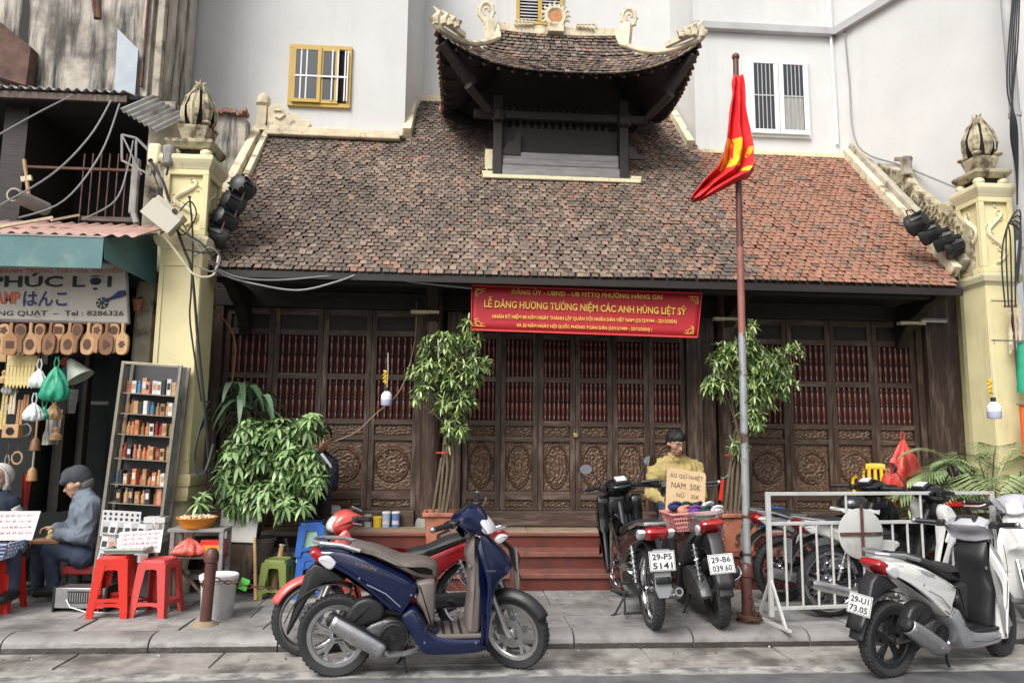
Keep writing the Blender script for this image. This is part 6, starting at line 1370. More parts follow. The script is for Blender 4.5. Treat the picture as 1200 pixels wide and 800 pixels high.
# ------------------------------------------------------------------ flagpole and flag
FB = A(877,722,6.05); FTp = A(862,62,6.05)
m_pg = mat('pole_grey_paint', (.33,.35,.36), .5, .3, var=.15, vs=6, col2=(.11,.055,.04), c2s=9, c2t=(.55,.66), world=True); m_pb = mat('pole_brown_paint', (.12,.05,.045), .5, .2, var=.2, vs=6, world=True); m_pr = mat('pole_faded_red_paint', (.30,.12,.10), .6, .2, var=.2, vs=6, col2=(.3,.3,.3), c2s=8, c2t=(.6,.7), world=True)
FP = empty('flagpole', (FB.x,6.05,PV), 0, 'tall metal flagpole, grey below and brown above, carrying the red flag', 'flagpole')
d_ = Vector((FTp.x-FB.x,0,FTp.z-PV)); L_ = d_.z; zz1 = A(868,390,6.05).z-PV; zz2 = A(866,290,6.05).z-PV
def dp(z): return Vector((d_.x*z/L_,0,z))
MB().tube([dp(0),dp(zz1)], [.033,.031], 16).build('lower_tube', m_pg, FP); MB().tube([dp(zz1),dp(zz2)], [.030,.030], 16).build('middle_tube', m_pr, FP); MB().tube([dp(zz2),dp(L_-.06)], [.029,.024], 16).build('upper_tube', m_pb, FP)
MB().ball(dp(L_-.04), .034, 14, 10).build('finial', m_pb, FP)
for zc_ in (.5,.8): MB().tube([dp(zc_),dp(zc_+.02)], .038, 16).build('clamp_ring', m_rust, FP)
m_flag = mat('flag_red', (.72,.02,.025), .6, var=.08, vs=4); m_star = mat('flag_yellow', (.85,.55,.02), .6)
FL = empty('flag', (FTp.x,6.05,A(862,90,6.05).z), 0, 'red flag with a yellow star drooping in folds from the flagpole', 'flag')
# left and right silhouettes of the drooping flag in picture pixels, taken at the pole's distance
Ls = [(857,92),(854,110),(850,140),(846,170),(842,187),(836,200),(822,214),(812,228),(808,236)]
Rs = [(867,92),(871,118),(874,150),(880,178),(882,200),(875,209),(860,215),(838,226),(820,236)]
def flg(u, v):
    t = v*8; i = min(7,int(t)); f_ = t-i; a = A(lerp(Ls[i][0],Ls[i+1][0],f_),lerp(Ls[i][1],Ls[i+1][1],f_),6.05); c_ = A(lerp(Rs[i][0],Rs[i+1][0],f_),lerp(Rs[i][1],Rs[i+1][1],f_),6.05)
    p = a.lerp(c_,u); amp = .012+.05*min(1,v*2.2); p.y = 5.99-amp*math.sin(u*15+v*3)-.03*math.sin(u*6-v*5)*v; p.x += .014*math.sin(u*30+v*4)*min(1,v*2)+.012*noise.noise(Vector((u*4,v*9,2))); p.y += .03*noise.noise(Vector((u*5,v*10,7))); return p-FL.location
b = MB().grid(flg, 60, 50); o = b.build('cloth', m_flag, FL, fix=False, ang=80); s_ = o.modifiers.new('s','SOLIDIFY'); s_.thickness = .004; s_.offset = 0
def starpart(pts, nm):
    b = MB(); nu = 14
    def f(u, v):
        t = v*(len(pts)-1); i = min(len(pts)-2,int(t)); f_ = t-i; a0 = lerp(pts[i][0],pts[i+1][0],f_); a1 = lerp(pts[i][1],pts[i+1][1],f_); vv = lerp(pts[i][2],pts[i+1][2],f_)
        p = flg(lerp(a0,a1,u), vv); return p+Vector((0,-.006,0))
    b.grid(f, nu, 18); b.build(nm, m_star, FL, fix=False, ang=80)
starpart([(.15,.55,.35),(.02,.85,.38),(.02,.8,.43),(.12,.66,.49),(.14,.5,.55),(.14,.3,.6),(.14,.2,.62)], 'star')
starpart([(.75,.8,.54),(.7,.92,.57),(.72,.95,.6),(.85,.88,.62)], 'star')
# ------------------------------------------------------------------ banner
yb_ = 7.36; BN = wroot('banner', tuple(A(687,364,yb_)), 'red cloth memorial banner with yellow Vietnamese capitals hung under the eaves', 'banner')
m_ban = mat('banner_red', (.43,.016,.026), .55, var=.06, vs=3); m_by = mat('banner_yellow', (.78,.50,.09), .6)
c = [A(553,334.5,yb_),A(822,344,yb_),A(817,395,yb_),A(552,386,yb_)]
def bnf(u, v): p = c[3].lerp(c[2],u).lerp(c[0].lerp(c[1],u),v); p.y += .002*math.sin(u*9+v); return p
o = MB().grid(bnf, 40, 6).build('cloth', m_ban, BN, fix=False); s_ = o.modifiers.new('s','SOLIDIFY'); s_.thickness = .008; s_.offset = -1
b = MB()
for k in range(4): b.beam(c[k]+Vector((0,-.004,0)), c[(k+1)%4]+Vector((0,-.004,0)), .008, .018)
b.build('hem', mat('banner_hem',(.62,.05,.05),.5), BN, ang=0)
def bt(s, x0, x1, y0, y1, h_, **k):
    a = A(x0,y0,yb_-.012); e_ = A(x1,y1,yb_-.012); return text(BN, s, m_by, (a+e_)/2, h=h_/FPX*yb_, w_=(e_-a).length, rot=(PI/2, -math.atan2(e_.z-a.z,e_.x-a.x), 0), **k)
bt('ĐẢNG ỦY - UBND - UB MTTQ PHƯỜNG HÀNG GAI', 599,776,341.5,348,8.5, bold=.02)
bt('LỄ DÂNG HƯƠNG TƯỞNG NIỆM CÁC ANH HÙNG LIỆT SỸ', 567.5,804,354.5,364,15.5, bold=.018)
bt('NHÂN KỶ NIỆM 80 NĂM NGÀY THÀNH LẬP QUÂN ĐỘI NHÂN DÂN VIỆT NAM (22/12/1944 - 22/12/2024)', 577,793,370.5,376.5,7, bold=.02)
bt('VÀ 35 NĂM NGÀY HỘI QUỐC PHÒNG TOÀN DÂN (22/12/1989 - 22/12/2024) !', 605,764,380.5,385.5,7, bold=.02)
for (ci, sx, sz) in ((0,1,-1),(1,-1,-1),(2,-1,1),(3,1,1)):
    b = MB(); q = c[ci]+Vector((sx*.04,-.012,sz*.035))
    b.tube([q+Vector((sx*.10,0,0)),q,q+Vector((0,0,sz*.07))], .004, 4)
    for r0, ox, oz in ((.022,.03,.03),(.014,.07,.018),(.014,.018,.065)): b.tube([q+Vector((sx*(ox+r0*math.cos(t)),0,sz*(oz+r0*math.sin(t)))) for t in (0,1,2,3,4,5)], .0035, 4)
    b.build('corner_scroll', m_by, BN, ang=0)
b = MB(); b.tube([c[0]+Vector((.01,0,0)), c[0]+Vector((-.1,.3,.2))], .004, 4); b.build('cord', m_swh, BN); b = MB(); b.tube([c[1]+Vector((-.01,0,0)), c[1]+Vector((.1,.3,.2))], .004, 4); b.build('cord', m_swh, BN)
# ------------------------------------------------------------------ crowd barrier with disc
m_bar = mat('barrier_paint', (.55,.55,.53), .5, .2, var=.15, vs=6, col2=(.25,.17,.13), c2s=12, c2t=(.66,.74), world=True)
BR = empty('crowd_barrier', (0,0,0), 0, 'pale metal crowd barrier with upright bars standing at the pavement edge', 'barrier')
bl, brr = A(896,576,5.86), A(1160,580,6.1); zt_, zm_, zb_ = A(1000,578,5.95).z, A(1000,612,5.95).z, A(1000,711,5.9).z
p0 = Vector((A(902,650,5.86).x,5.86,0)); p1 = Vector((A(1163,600,6.12).x,6.12,0)); L_ = (p1-p0).length; BR.location = (p0.x,p0.y,PV); BR.rotation_euler = (0,0,math.atan2(p1.y-p0.y,p1.x-p0.x))
zt_ -= PV; zm_ -= PV; zb_ -= PV
for zz in (zt_, zm_, zb_): MB().box(0.018,L_-.018,-.012,.012,zz-.014,zz+.014).build('rail', m_bar, BR, ang=0, bev=.004)
for x_ in (0, L_): MB().box(x_-.018,x_+.018,-.016,.016,.06,zt_+.015).build('post', m_bar, BR, ang=0, bev=.004)
nb = 15
for k in range(1,nb):
    x_ = L_*k/nb; MB().tube([(x_,0,zb_+.014),(x_,0,zm_-.014 if k not in (5,10) else zt_-.014)], .010, 8).build('bar', m_bar, BR)
for x_ in (.0, L_):
    b = MB(); b.beam((x_,0,.35),(x_,-.2,.01),.02,.02); b.beam((x_,0,.35),(x_,.2,.01),.02,.02); b.beam((x_,-.25,.012),(x_,.25,.012),.03,.02); b.build('foot', m_bar, BR, ang=0)
q = A(1009,625,5.88); DS = empty('round_sign_back', (q.x,5.885,q.z), R(6), 'plain round grey white sign disc with a rusty cross bar hung on the barrier', 'sign')
MB().lathe([(.195,-.006),(.2,-.003),(.2,.003),(.195,.006)], axis='Y', n=40).build('disc', mat('disc_grey',(.47,.47,.45),.6,var=.1,vs=5,col2=(.3,.28,.25),c2s=4,c2t=(.55,.75)), DS)
MB().box(-.19,.19,-.02,-.007,-.012,.012).build('cross_bar', m_rust, DS, ang=0); MB().box(-.012,.012,-.028,-.0205,-.17,.24).build('cross_bar', m_rust, DS, ang=0)
# ------------------------------------------------------------------ goods on the basket scooter, spools on the platform
q = A(817,612,5.95); BK = basket('basket', (q.x-.01,6.05,q.z-.06), R(2), .34,.24,.42,.30,.14, m_pinkb, 'pink plastic lattice basket of rolled socks resting on the grey scooter seat', rot=(0,R(-4),R(2)), slots=18)
yc = [('navy',(.03,.03,.12)),('dark green',(.02,.08,.06)),('black',(.02,.02,.03)),('pale grey',(.5,.5,.5)),('salmon pink',(.6,.25,.18)),('purple',(.15,.05,.25)),('dark teal',(.01,.06,.05)),('white',(.6,.6,.62))]
for k,(cn,cc) in enumerate(yc):
    x_ = -.13+.09*(k%4)+(.04 if k > 3 else 0); o = empty('rolled_cloth', Vector(BK.location)+Vector((x_, .05 if k < 4 else -.06, .15+(.02 if k < 4 else 0))), pr.random(), '%s rolled sock bundle in the pink basket' % cn, 'socks', 'rolled socks in the pink basket')
    m_ = mat('cloth_%d'%k, cc, .9, bump=.5, bs=120); MB().ball((0,0,0),.052,14,9,sc=(1.1,.9,.75)).build('roll', m_, o)
    MB().tube([(.04*math.cos(t*.7),-.03-.01*math.sin(t),.02*math.sin(t*.7)+.02) for t in range(6)], .012, 6).build('fold', m_, o)
m_card = mat('brown_cardboard', (.60,.43,.25), .85, var=.08, vs=8); q = A(807,577,6.1)
CS = empty('cardboard_sign', (q.x,6.22,q.z-.18), R(3), 'brown cardboard sign with handwritten thermal wear prices stood in the pink basket', 'sign', rot=(R(-8),R(7),R(3)))
MB().prism([(-.17,-.02),(.17,-.02),(.172,.33),(.16,.36),(-.15,.365),(-.172,.35)],-.004,.004).build('board', m_card, CS, ang=0)
m_pen = mat('marker_black', (.07,.05,.045), .8)
text(CS, 'ÁO GIỮ NHIỆT', m_pen, (0,-.0055,.305), h=.055, w_=.29); text(CS, 'NAM  50K', m_pen, (.0,-.0055,.225), h=.05, w_=.26); text(CS, 'NỮ    35K', m_pen, (.02,-.0055,.150), h=.045, w_=.20)
for k,(px,py,ww,hh,cc,lid,lb) in enumerate(((433,590,.085,.11,(.35,.36,.36),0,'grey tin'),(444,590,.09,.09,(.75,.5,.03),1,'yellow can'),(454,588,.085,.14,(.4,.5,.62),1,'pale blue tall tub'),(465,588,.085,.14,(.12,.22,.48),1,'deep blue tall tub'))):
    q = A(px,595,8.1); o = empty('paint_tub', (q.x,8.0,.61), 0, '%s standing on the platform before the left carved doors' % lb, 'tub')
    m_ = mat('tub_%d'%k, cc, .45, var=.15, vs=20); MB().lathe([(ww/2*.94,0),(ww/2,hh)], n=18).build('can', m_, o); MB().lathe([(ww/2*1.06,hh),(ww/2*1.06,hh+.015),(ww/2*.9,hh+.02)], n=18).build('lid', m_wfr if k > 1 else m_, o)
    if k > 1: b = MB(); b.grid(lambda u,v: ((ww/2*.975+.001)*math.cos(-2.6+2*u),(ww/2*.975+.001)*math.sin(-2.6+2*u),lerp(.03,.07,v)), 10, 1); b.build('paper_label', m_paper, o, fix=False)
# heater / radio on the pavement
HT = empty('amplifier', (-3.0,6.52,PV), R(-4), 'low grey metal amplifier case with slotted front on the pavement by the seated man', 'amplifier')
MB().box(-.20,.20,-.09,.09,.03,.19).build('case', m_steel, HT, bev=.006); MB().box(-.10,.17,-.094,-.09,.07,.165).build('grille', m_bk, HT, ang=0)
b = MB()
for k in range(14): b.box(-.095+k*.019,-.087+k*.019,-.097,-.094,.08,.155)
tag(b.build('grille_slots', m_steel, HT, ang=0), kind='stuff')
MB().box(-.22,-.2,-.09,.09,.0,.2).build('end_plate', m_bk, HT, bev=.004); MB().box(.2,.22,-.09,.09,.0,.2).build('end_plate', m_bk, HT, bev=.004)
MB().tube([(-.1,-.1,.1),(-.05,-.13,.05),(.1,-.16,.02),(.3,-.12,.005),(.5,-.02,.004)], .005, 5).build('cable', m_wfr, HT)
# ------------------------------------------------------------------ lamps, spotlights, bags
def bulb(px, py, Y, ztop, label, s=1.0, yellow=True):
    q = A(px,py,Y); o = empty('bulb_lamp', q, 0, label, 'lamp')
    MB().lathe([(.02*s,.09*s),(.03*s,.085*s),(.058*s,.05*s),(.06*s,.02*s),(.0602*s,.0)], n=20, cap=False).build('housing', m_wfr, o, fix=False)
    MB().lathe([(.06*s,0),(.06*s,-.05*s),(.052*s,-.065*s),(.02*s,-.068*s)], n=20).build('diffuser', mat('frosted_diffuser',(.45,.46,.62),.35), o)
    MB().lathe([(.022*s,.085*s),(.022*s,.13*s)], n=12).build('socket', m_bk, o)
    MB().tube([(0,0,.13*s),(.005,.0,.3),(0,.0,ztop-q.z)], .005, 5).build('cord', m_swh, o)
    if yellow: MB().tube([(-.02+.02*math.sin(t*2.1),.01*math.cos(t*1.7),.16+.012*t) for t in range(12)], .012, 6).build('tied_tape', mat('tape_yellow',(.8,.5,.03),.5), o)
    return o
bulb(453,468,7.6,2.4,'white plastic bulb lamp with orange tape hanging before the left carved doors',.95)
bulb(1165,482,6.5,2.3,'white plastic bulb lamp with bunched yellow tape hanging before the right pillar',1.0)
MB_ = empty('wall_bracket', A(1185,399,6.5), 0, 'thin metal arm carrying the right hanging lamp', 'bracket'); MB().tube([(-.19,0,0),(.2,0,0)], .007, 6).build('rod', m_steel, MB_); MB().tube([(-.17,0,.01),(-.17,0,-.04)], .004, 5).build('hook', m_steel, MB_)
def spot(px, py, Y, s, rz, label):
    o = empty('spotlight', A(px,py,Y), 0, label, 'spotlight', 'black finned spotlights at the roof ends', rot=(R(15),0,R(rz)))
    b = MB(); b.lathe([(.03*s,.12*s),(.08*s,.10*s),(.1*s,.0),(.115*s,-.02*s),(.115*s,-.07*s),(.105*s,-.075*s)], axis='Y', n=24); b.build('housing', m_bk, o)
    for k in range(10):
        a = 2*PI*k/10; f = MB(); f.obox((.09*s*math.cos(a),.05*s,.09*s*math.sin(a)),(.03*s,.10*s,.006),(0,-a,0)); f.build('cooling_fin', m_bk, o, ang=0)
    MB().lathe([(.1*s,-.076*s),(.1*s,-.079*s)], axis='Y', n=24).build('lens', m_glass, o)
    MB().tube([(-.12*s,0,0),(-.13*s,0,.12*s),(0,0,.16*s),(.13*s,0,.12*s),(.12*s,0,0)], .008, 6).build('yoke', m_rust, o)
for i,(px,py,rz) in enumerate(((284,220,165),(274,238,140),(264,257,150),(256,277,115))): spot(px,py,7.2,1.02,rz,'black finned spotlight %s of the left group beside the pillar' % ('topmost','second','third','lowest')[i])
for i,(px,py,rz) in enumerate(((1074,262,-150),(1088,273,-140),(1103,281,-130),(1115,289,-120))): spot(px,py,7.3,1.05,rz,'black finned spotlight %s of the right group beside the pillar' % ('topmost','second','third','lowest')[i])
o = empty('plastic_bag', A(1058,515,7.6), 0, 'red translucent plastic bag hung from a nail before the right carved doors', 'bag'); bag(o, mat('red_bag',(.55,.05,.035),.35,var=.25,vs=12), .40,.66,21)
# right hand neighbour: cloth and oddments at the frame edge
NR = empty('green_cloth', A(1196,430,6.9), 0, 'dark green cloth hanging at the right edge beside the pillar', 'cloth'); MB().grid(lambda u,v: (-.02+.2*u-.02*(1-u)*v*2, .02*math.sin(u*9), .25-.5*v), 10, 6).build('cloth', m_grn, NR, fix=False); MB().tube([(-.03,0,.25),(.2,0,.25)], .008, 5).build('rail', m_steel, NR)
NR = empty('hanging_rags', A(1188,385,7.0), 0, 'bundle of pale rags tied to the right pillar edge', 'rags')
b = MB()
for k in range(9): x_ = -.05+.015*k; b.grid(lambda u,v: (x_+.03*u+.02*math.sin(v*5+k), .01*k%.03, .2-.45*v+.05*math.sin(k)), 2, 6)
b.build('rags', m_cream, NR, fix=False); MB().tube([(0,0,.3),(0,0,-.6)], .01, 6).build('tie', m_rust, NR)
NR = empty('orange_cloth', A(1197,500,6.9), 0, 'orange cloth hanging at the right edge below the green cloth', 'cloth'); MB().grid(lambda u,v: (-.01+.2*u, .02*math.sin(u*7), .22-.5*v), 8, 6).build('cloth', mat('orange_cloth',(.65,.13,.03),.7), NR, fix=False); MB().tube([(-.03,0,.22),(.2,0,.22)], .008, 5).build('rail', m_steel, NR)
NR = empty('downpipe', (A(1191,100,6.9).x,6.95,PV), 0, 'grey wall downpipe with loops of black cable at the far right edge', 'pipe'); MB().tube([(0,0,0),(0,0,7)], .05, 12).build('pipe', m_ledge, NR)
for zz in (2,3.4,4.8): MB().tube([(0,0,zz),(0,0,zz+.05)], .06, 12).build('pipe_collar', m_ledge, NR)
o = empty('red_tray', A(1120,592,6.6), R(5), 'flat red plastic tray lying across the parked bikes by the palm', 'tray'); MB().box(-.2,.2,-.15,.15,0,.03).build('tray', m_sred, o, bev=.008); MB().box(-.2,.2,-.16,-.15,.01,.05).build('rim', m_sred, o, ang=0)
hp = A(1003,325+255,6.35)
HL = empty('helmet', A(1000,592,6.3), 0, 'white and black half helmet lying on the bike seats behind the barrier', 'helmet')
# ------------------------------------------------------------------ cables
m_cab = mat('cable_black', (.02,.02,.022), .5); m_cabg = mat('cable_grey', (.25,.25,.25), .5)
def cable(pts, r, m, label, sub=6):
    P_ = [A(*p) for p in pts]; o = empty('cable', P_[0], 0, label, 'cable', None); sm = catmull([tuple(p-P_[0]) for p in P_], sub, closed=False); MB().tube(sm, r, 6).build('wire', m, o)
    MB().tube([sm[0], (Vector(sm[0])+(Vector(sm[1])-Vector(sm[0]))*.3)], r*1.8, 6).build('end_clip', m_rust, o)
cable([(-10,163,6.4),(45,132,6.6),(85,112,7.0)], .007, m_cabg, 'uppermost grey cable crossing the dark balcony at far left')
cable([(-10,246,6.4),(60,205,6.4),(105,160,6.6),(130,118,7.0)], .008, m_cabg, 'long grey cable sweeping down across the middle of the dark balcony')
cable([(20,256,6.5),(75,235,6.4),(118,180,6.6),(140,122,7.1)], .008, m_cabg, 'grey cable curving just right of the long balcony cable')
cable([(95,258,6.6),(135,235,6.6),(150,195,6.9),(156,165,7.1)], .007, m_cabg, 'short grey cable curving up to the window cage')
cable([(176,188,6.95),(192,215,6.85),(203,255,6.85),(215,290,6.85),(225,320,6.85),(232,400,6.85),(240,480,6.85),(246,560,6.9)], .014, m_cab, 'thick black cable running down the front of the left pillar')
cable([(222,230,6.8),(226,280,6.85),(224,340,6.85),(223,380,6.85),(236,470,6.86)], .009, m_cab, 'thin black cable looping left on the left pillar shaft')
cable([(190,272,6.8),(210,300,6.82),(228,322,6.84),(250,322,6.9),(256,300,7.0)], .011, m_cream, 'beige cable running from the junction box round the left pillar')
cable([(245,305,6.95),(262,322,7.05),(300,333,7.1),(350,340,7.15),(395,330,7.15),(421,320,7.2)], .010, m_cabg, 'grey cable sagging under the left eaves, lower of the pair')
cable([(250,312,6.95),(280,325,7.05),(330,328,7.15),(421,321,7.2),(480,330,7.2),(553,338,7.3)], .008, m_cabg, 'grey cable stretched under the left eaves to the banner corner')
cable([(421,321,7.2),(480,326,7.25),(560,330,7.25),(660,331,7.25)], .006, m_cab, 'thin black cable along the eaves above the banner')
cable([(253,322,7.1),(253,360,7.6),(270,385,7.7),(276,410,7.7),(271,455,7.7)], .009, mat('cable_brown',(.25,.14,.08),.6), 'brown cable hanging before the leftmost door leaf')
cable([(488,352,8.0),(486,400,7.9),(470,455,7.7),(440,485,7.7),(410,510,7.7),(360,525,7.65)], .006, mat('cable_tan',(.3,.2,.12),.6), 'tan wire drooping across the left carved doors')
cable([(990,37,9.2),(995,90,9.2),(1005,170,9.0),(1060,195,8.5),(1125,222,7.6)], .011, m_cabg, 'grey cable pinned along the white wall down to the right pillar')
for k in range(5): cable([(1195-k*2,-5,6.7),(1192-k*3,60+10*k,6.7),(1184+k*2,150,6.7),(1192,200+10*k,6.8)], .008, m_cab, 'black overhead cable %s at the top right corner' % ('leftmost','second','third','fourth','rightmost')[k])
for k in range(4): cable([(1178+k*4,360,6.85),(1174+k*5,300-k*10,6.85),(1182,262,6.85),(1196,250+8*k,6.85),(1190+k,330,6.85)], .008, m_cab, '%s black cable coil beside the right pillar box' % ('first','second','third','fourth')[k])
for k in range(3): cable([(244,470+10*k,6.95),(232,510,6.85),(228,540+5*k,6.82),(240,552,6.82),(250,520,6.9)], .012, m_cab, '%s black cable coil hung at the left pillar base' % ('first','second','third')[k])
for k, pts in enumerate(([(178,200,6.9),(206,262,6.83),(236,285,6.83),(252,306,6.9)],[(186,190,6.88),(196,232,6.84),(214,262,6.83),(240,300,6.86),(262,312,7.0)],[(205,255,6.84),(222,236,6.84),(230,252,6.84),(216,275,6.84),(206,268,6.84)],[(228,300,6.85),(246,290,6.85),(258,302,6.9),(250,318,6.9),(232,312,6.86)],[(215,292,6.84),(238,296,6.84),(256,296,6.9),(268,306,7.0)])): cable(pts, .007, (m_cab,m_cabg)[k%2], '%s loose wire in the tangle on the left pillar top' % ORD[k])
# tube lamps under the eaves at the right
o = empty('tube_lamp', A(1092,376,8.0), 0, 'pale tube lamp fixed above the rightmost door leaf', 'lamp'); MB().box(-.17,.17,-.03,.03,-.02,.03).build('housing', m_corg, o, bev=.006); MB().tube([(-.15,-.035,-.01),(.15,-.035,-.01)], .012, 8).build('tube', m_wfr, o)

# small litter along the kerb
b = MB(); lr = random.Random(8)
for k in range(70):
    x_ = lr.uniform(-4,5); y_ = lr.choice([lr.uniform(5.45,5.64), lr.uniform(5.9,7.1)]); z_ = .016 if y_ < 5.7 else PV+.006; s_ = lr.uniform(.006,.02); a = lr.uniform(0,3); b.obox((x_,y_,z_+s_*.15),(s_,s_*.6,s_*.25),(lr.uniform(-.2,.2),lr.uniform(-.2,.2),a), lr.choice((0,0,1,2)))
tag(b.build('litter', [m_mould[2], m_paper, m_lf[0]], None, ang=0), 'scattered crumbs of leaf and paper litter along the kerb and pavement', 'litter', kind='stuff')
# ================================================================== PLANTS
pl_ = random.Random(77)
def whorl(b, p, d, n, L, wd, droop, spread=1.1):
    d = Vector(d).normalized(); u = d.orthogonal().normalized(); v_ = d.cross(u); ph = pl_.random()*6
    for k in range(n):
        a = ph+2*PI*k/n; e = d*(.35)+(u*math.cos(a)+v_*math.sin(a))*spread+Vector((0,0,-.1)); leaf(b, p, e, L*pl_.uniform(.75,1.15), wd, pl_.choices((0,1,2),(4,4,2))[0], droop, pl_.uniform(-.4,.4))
def potted_tree(root, stems, clusters, leafL, leafW, nl, droop, mats, stem_m, n_in=1, sp=1.1):
    sb_ = MB(); fb = MB()
    for (c_, r, n) in clusters:
        c_ = Vector(c_)
        for k in range(n):
            while True:
                o_ = Vector((pl_.uniform(-1,1),pl_.uniform(-1,1),pl_.uniform(-1,1)))
                if .25 < o_.length <= 1: break
            o_ = Vector((o_.x*r[0],o_.y*r[1],o_.z*r[2])); p = c_+o_; dr = (o_.normalized()+Vector((0,0,.45)))
            whorl(fb, p, dr, nl, leafL, leafW, droop, sp)
            if k % 3 == 0:
                q = min((s_ for st in stems for s_ in st), key=lambda s_: (Vector(s_)-p).length+.3*max(0,s_[2]-p.z)); sb_.tube([q, Vector(q).lerp(p,.5)+Vector((0,0,.02)), p], [.007,.005,.003], 5, cap=False)
    for st in stems: sb_.tube(catmull([tuple(x) for x in st],3,closed=False), [.016]*((len(st)-1)*3+1) if len(st) < 3 else [lerp(.018,.006,i/((len(st)-1)*3)) for i in range((len(st)-1)*3+1)], 7)
    sb_.build('stems', stem_m, root); tag(fb.build('foliage', mats, root, fix=False, ang=0), kind='stuff')
m_bark = mat('bark', (.14,.105,.07), .9, var=.3, vs=20, bump=.6, bs=40)
lf_a = [m_lf[0], m_lf[1], m_lf[2]]
lf_b = [mat('leaf_yellow_green', (.26,.38,.11), .45, var=.3, vs=6, world=True), mat('leaf_pale', (.42,.52,.24), .45, var=.25, vs=6, world=True), m_lf[2]]
lf_c = mat('leaf_fresh_green', (.32,.46,.20), .42, var=.3, vs=6, world=True)
lf_d = mat('leaf_soft_green', (.20,.32,.12), .42, var=.3, vs=6, world=True)
# big drooping shrub at left in a concrete pot
q = A(302,668,7.45); P1 = empty('potted_shrub', (q.x,7.35,.285), 0, 'large bushy umbrella shrub with drooping bright leaves in a grey concrete pot', 'plant')
MB().lathe([(.12,0),(.135,.02),(.165,.27),(.18,.27),(.18,.31),(.155,.31),(.14,.26)], n=28).build('pot', mat('concrete_pot',(.21,.2,.18),.85,var=.25,vs=8,bump=.5,bs=30), P1); MB().lathe([(.0,.265),(.15,.265)], n=20, cap=False).build('soil', m_gap, P1)
def rel(px, py, Y, o): return A(px,py,Y)-Vector(o.location)
cl = []
for (px,py,Y,rx,rz2,n) in ((330,510,7.15,.26,.16,44),(290,535,7.1,.27,.2,44),(350,545,7.05,.2,.2,38),(282,580,7.1,.17,.16,24),(320,580,7.1,.25,.18,30),(366,500,7.1,.10,.12,11),(268,560,7.15,.08,.12,8),(345,592,7.0,.16,.08,8),(372,565,6.95,.06,.08,5),(238,585,6.95,.05,.07,4),(300,505,7.2,.18,.12,16)):
    cl.append((rel(px,py,Y,P1),(rx,.2,rz2),int(n*1.9)))
stm = [[(0,0,.26),(.03*k-.06,-.05,.6),rel(px,py,7.15,P1)] for k,(px,py) in enumerate(((330,515),(290,540),(355,545),(375,505),(262,565),(350,595)))]
potted_tree(P1, stm, cl, .115, .036, 8, .38, [lf_d, lf_c, m_lf[0]], m_bark)
for k in range(6): o = empty('brick', (A(278+k*9,662,7.3).x,7.3+.02*(k%2),.285 if False else .281), pl_.uniform(-.1,.1), 'loose brown brick by the concrete pot, %s from left' % ORD[k], 'brick', 'loose bricks by the concrete pot'); MB().box(-.03,.03,-.05,.05,0,.10).build('clay_body', m_mould[2], o, bev=.004); MB().box(-.015,.015,-.0515,-.05,.03,.07).build('core_hole', m_gap, o, ang=0)
# dracaena with broad hanging leaves behind it
q = A(292,600,7.7); P2 = empty('dracaena_plant', (q.x,7.75,.6), 0, 'broad leaved plant with long drooping dark green leaves behind the umbrella shrub', 'plant')
MB().lathe([(.1,0),(.13,.2),(.14,.2),(.14,.22),(.11,.22)], n=20).build('pot', m_bk, P2); MB().tube([(0,0,.2),(.02,0,.6),rel(292,482,7.6,P2)], [.025,.02,.015], 8).build('trunk', m_bark, P2)
m_dr = mat('leaf_deep_green', (.09,.17,.08), .32, var=.25, vs=6, world=True); m_dr2 = mat('leaf_grey_green', (.17,.27,.17), .35, var=.25, vs=6, world=True)
for k in range(34):
    b = MB(); a = k*2.4; el = pl_.uniform(.6,1.6); leaf(b, rel(290+pl_.uniform(-16,14),462+pl_.uniform(-12,28),7.6,P2), (math.cos(a),math.sin(a)*.8,el), pl_.uniform(.40,.56), .07, 0, 1.15, pl_.uniform(-.5,.5), 5); b.build('leaf', (m_dr,m_dr2)[k%2], P2, fix=False)
# two tall potted trees
def tall(px, pyb, Yc, stem_px, cls, label, lean):
    q = A(px,pyb,Yc); Pt = empty('potted_tree', (q.x,Yc,.441), 0, label, 'plant', 'tall trees in terracotta pots flanking the central doors')
    s_ = .175
    b = MB(); b.lathe([(s_*.82,0),(s_*.98,.33),(s_*1.1,.34),(s_*1.1,.375),(s_*.95,.38),(s_*.9,.34)], n=4); b.build('pot', m_terra, Pt, bev=.006); MB().box(-s_*.9,s_*.9,-s_*.9,s_*.9,.3,.335).build('soil', m_gap, Pt, ang=0)
    b = MB(); pp = [(-.06+.012*t+.03*math.sin(t*1.3), -s_*.93-.012, .08+.022*t) for t in range(11)]; b.tube(pp, .010, 5); b.tube([(.05+.02*math.cos(t),-s_*.93-.012,.2+.03*math.sin(t)) for t in (0,1,2,3,4,5)], .008, 5); b.build('dragon_relief', m_bk if lean else m_rust, Pt)
    stems = []
    for k in range(7):
        a = k*.9; stems.append([(.04*math.cos(a),.04*math.sin(a),.33),(.05*math.cos(a)+.01*k,.05*math.sin(a),.8)]+[rel(stem_px[0]+pl_.uniform(-6,6),stem_px[1],Yc,Pt)+Vector((0,.04*math.sin(a),0)), rel(stem_px[0]+pl_.uniform(-30,30),stem_px[1]-70,Yc,Pt)])
    stems.append([(-.1,0,.33),(-.02,-.02,.9)])
    potted_tree(Pt, stems, [(rel(x_,y_,Yc-.05,Pt),(rx*1.08,.2,rz2*1.1),int(n*2.3)) for x_,y_,rx,rz2,n in cls], .088, .021, 7, .18, lf_b, m_bark, sp=.9)
    MB().tube([(.075*math.cos(t/8*2*PI),.075*math.sin(t/8*2*PI),.95) for t in range(9)], .008, 5).build('tie', m_sred2, Pt)
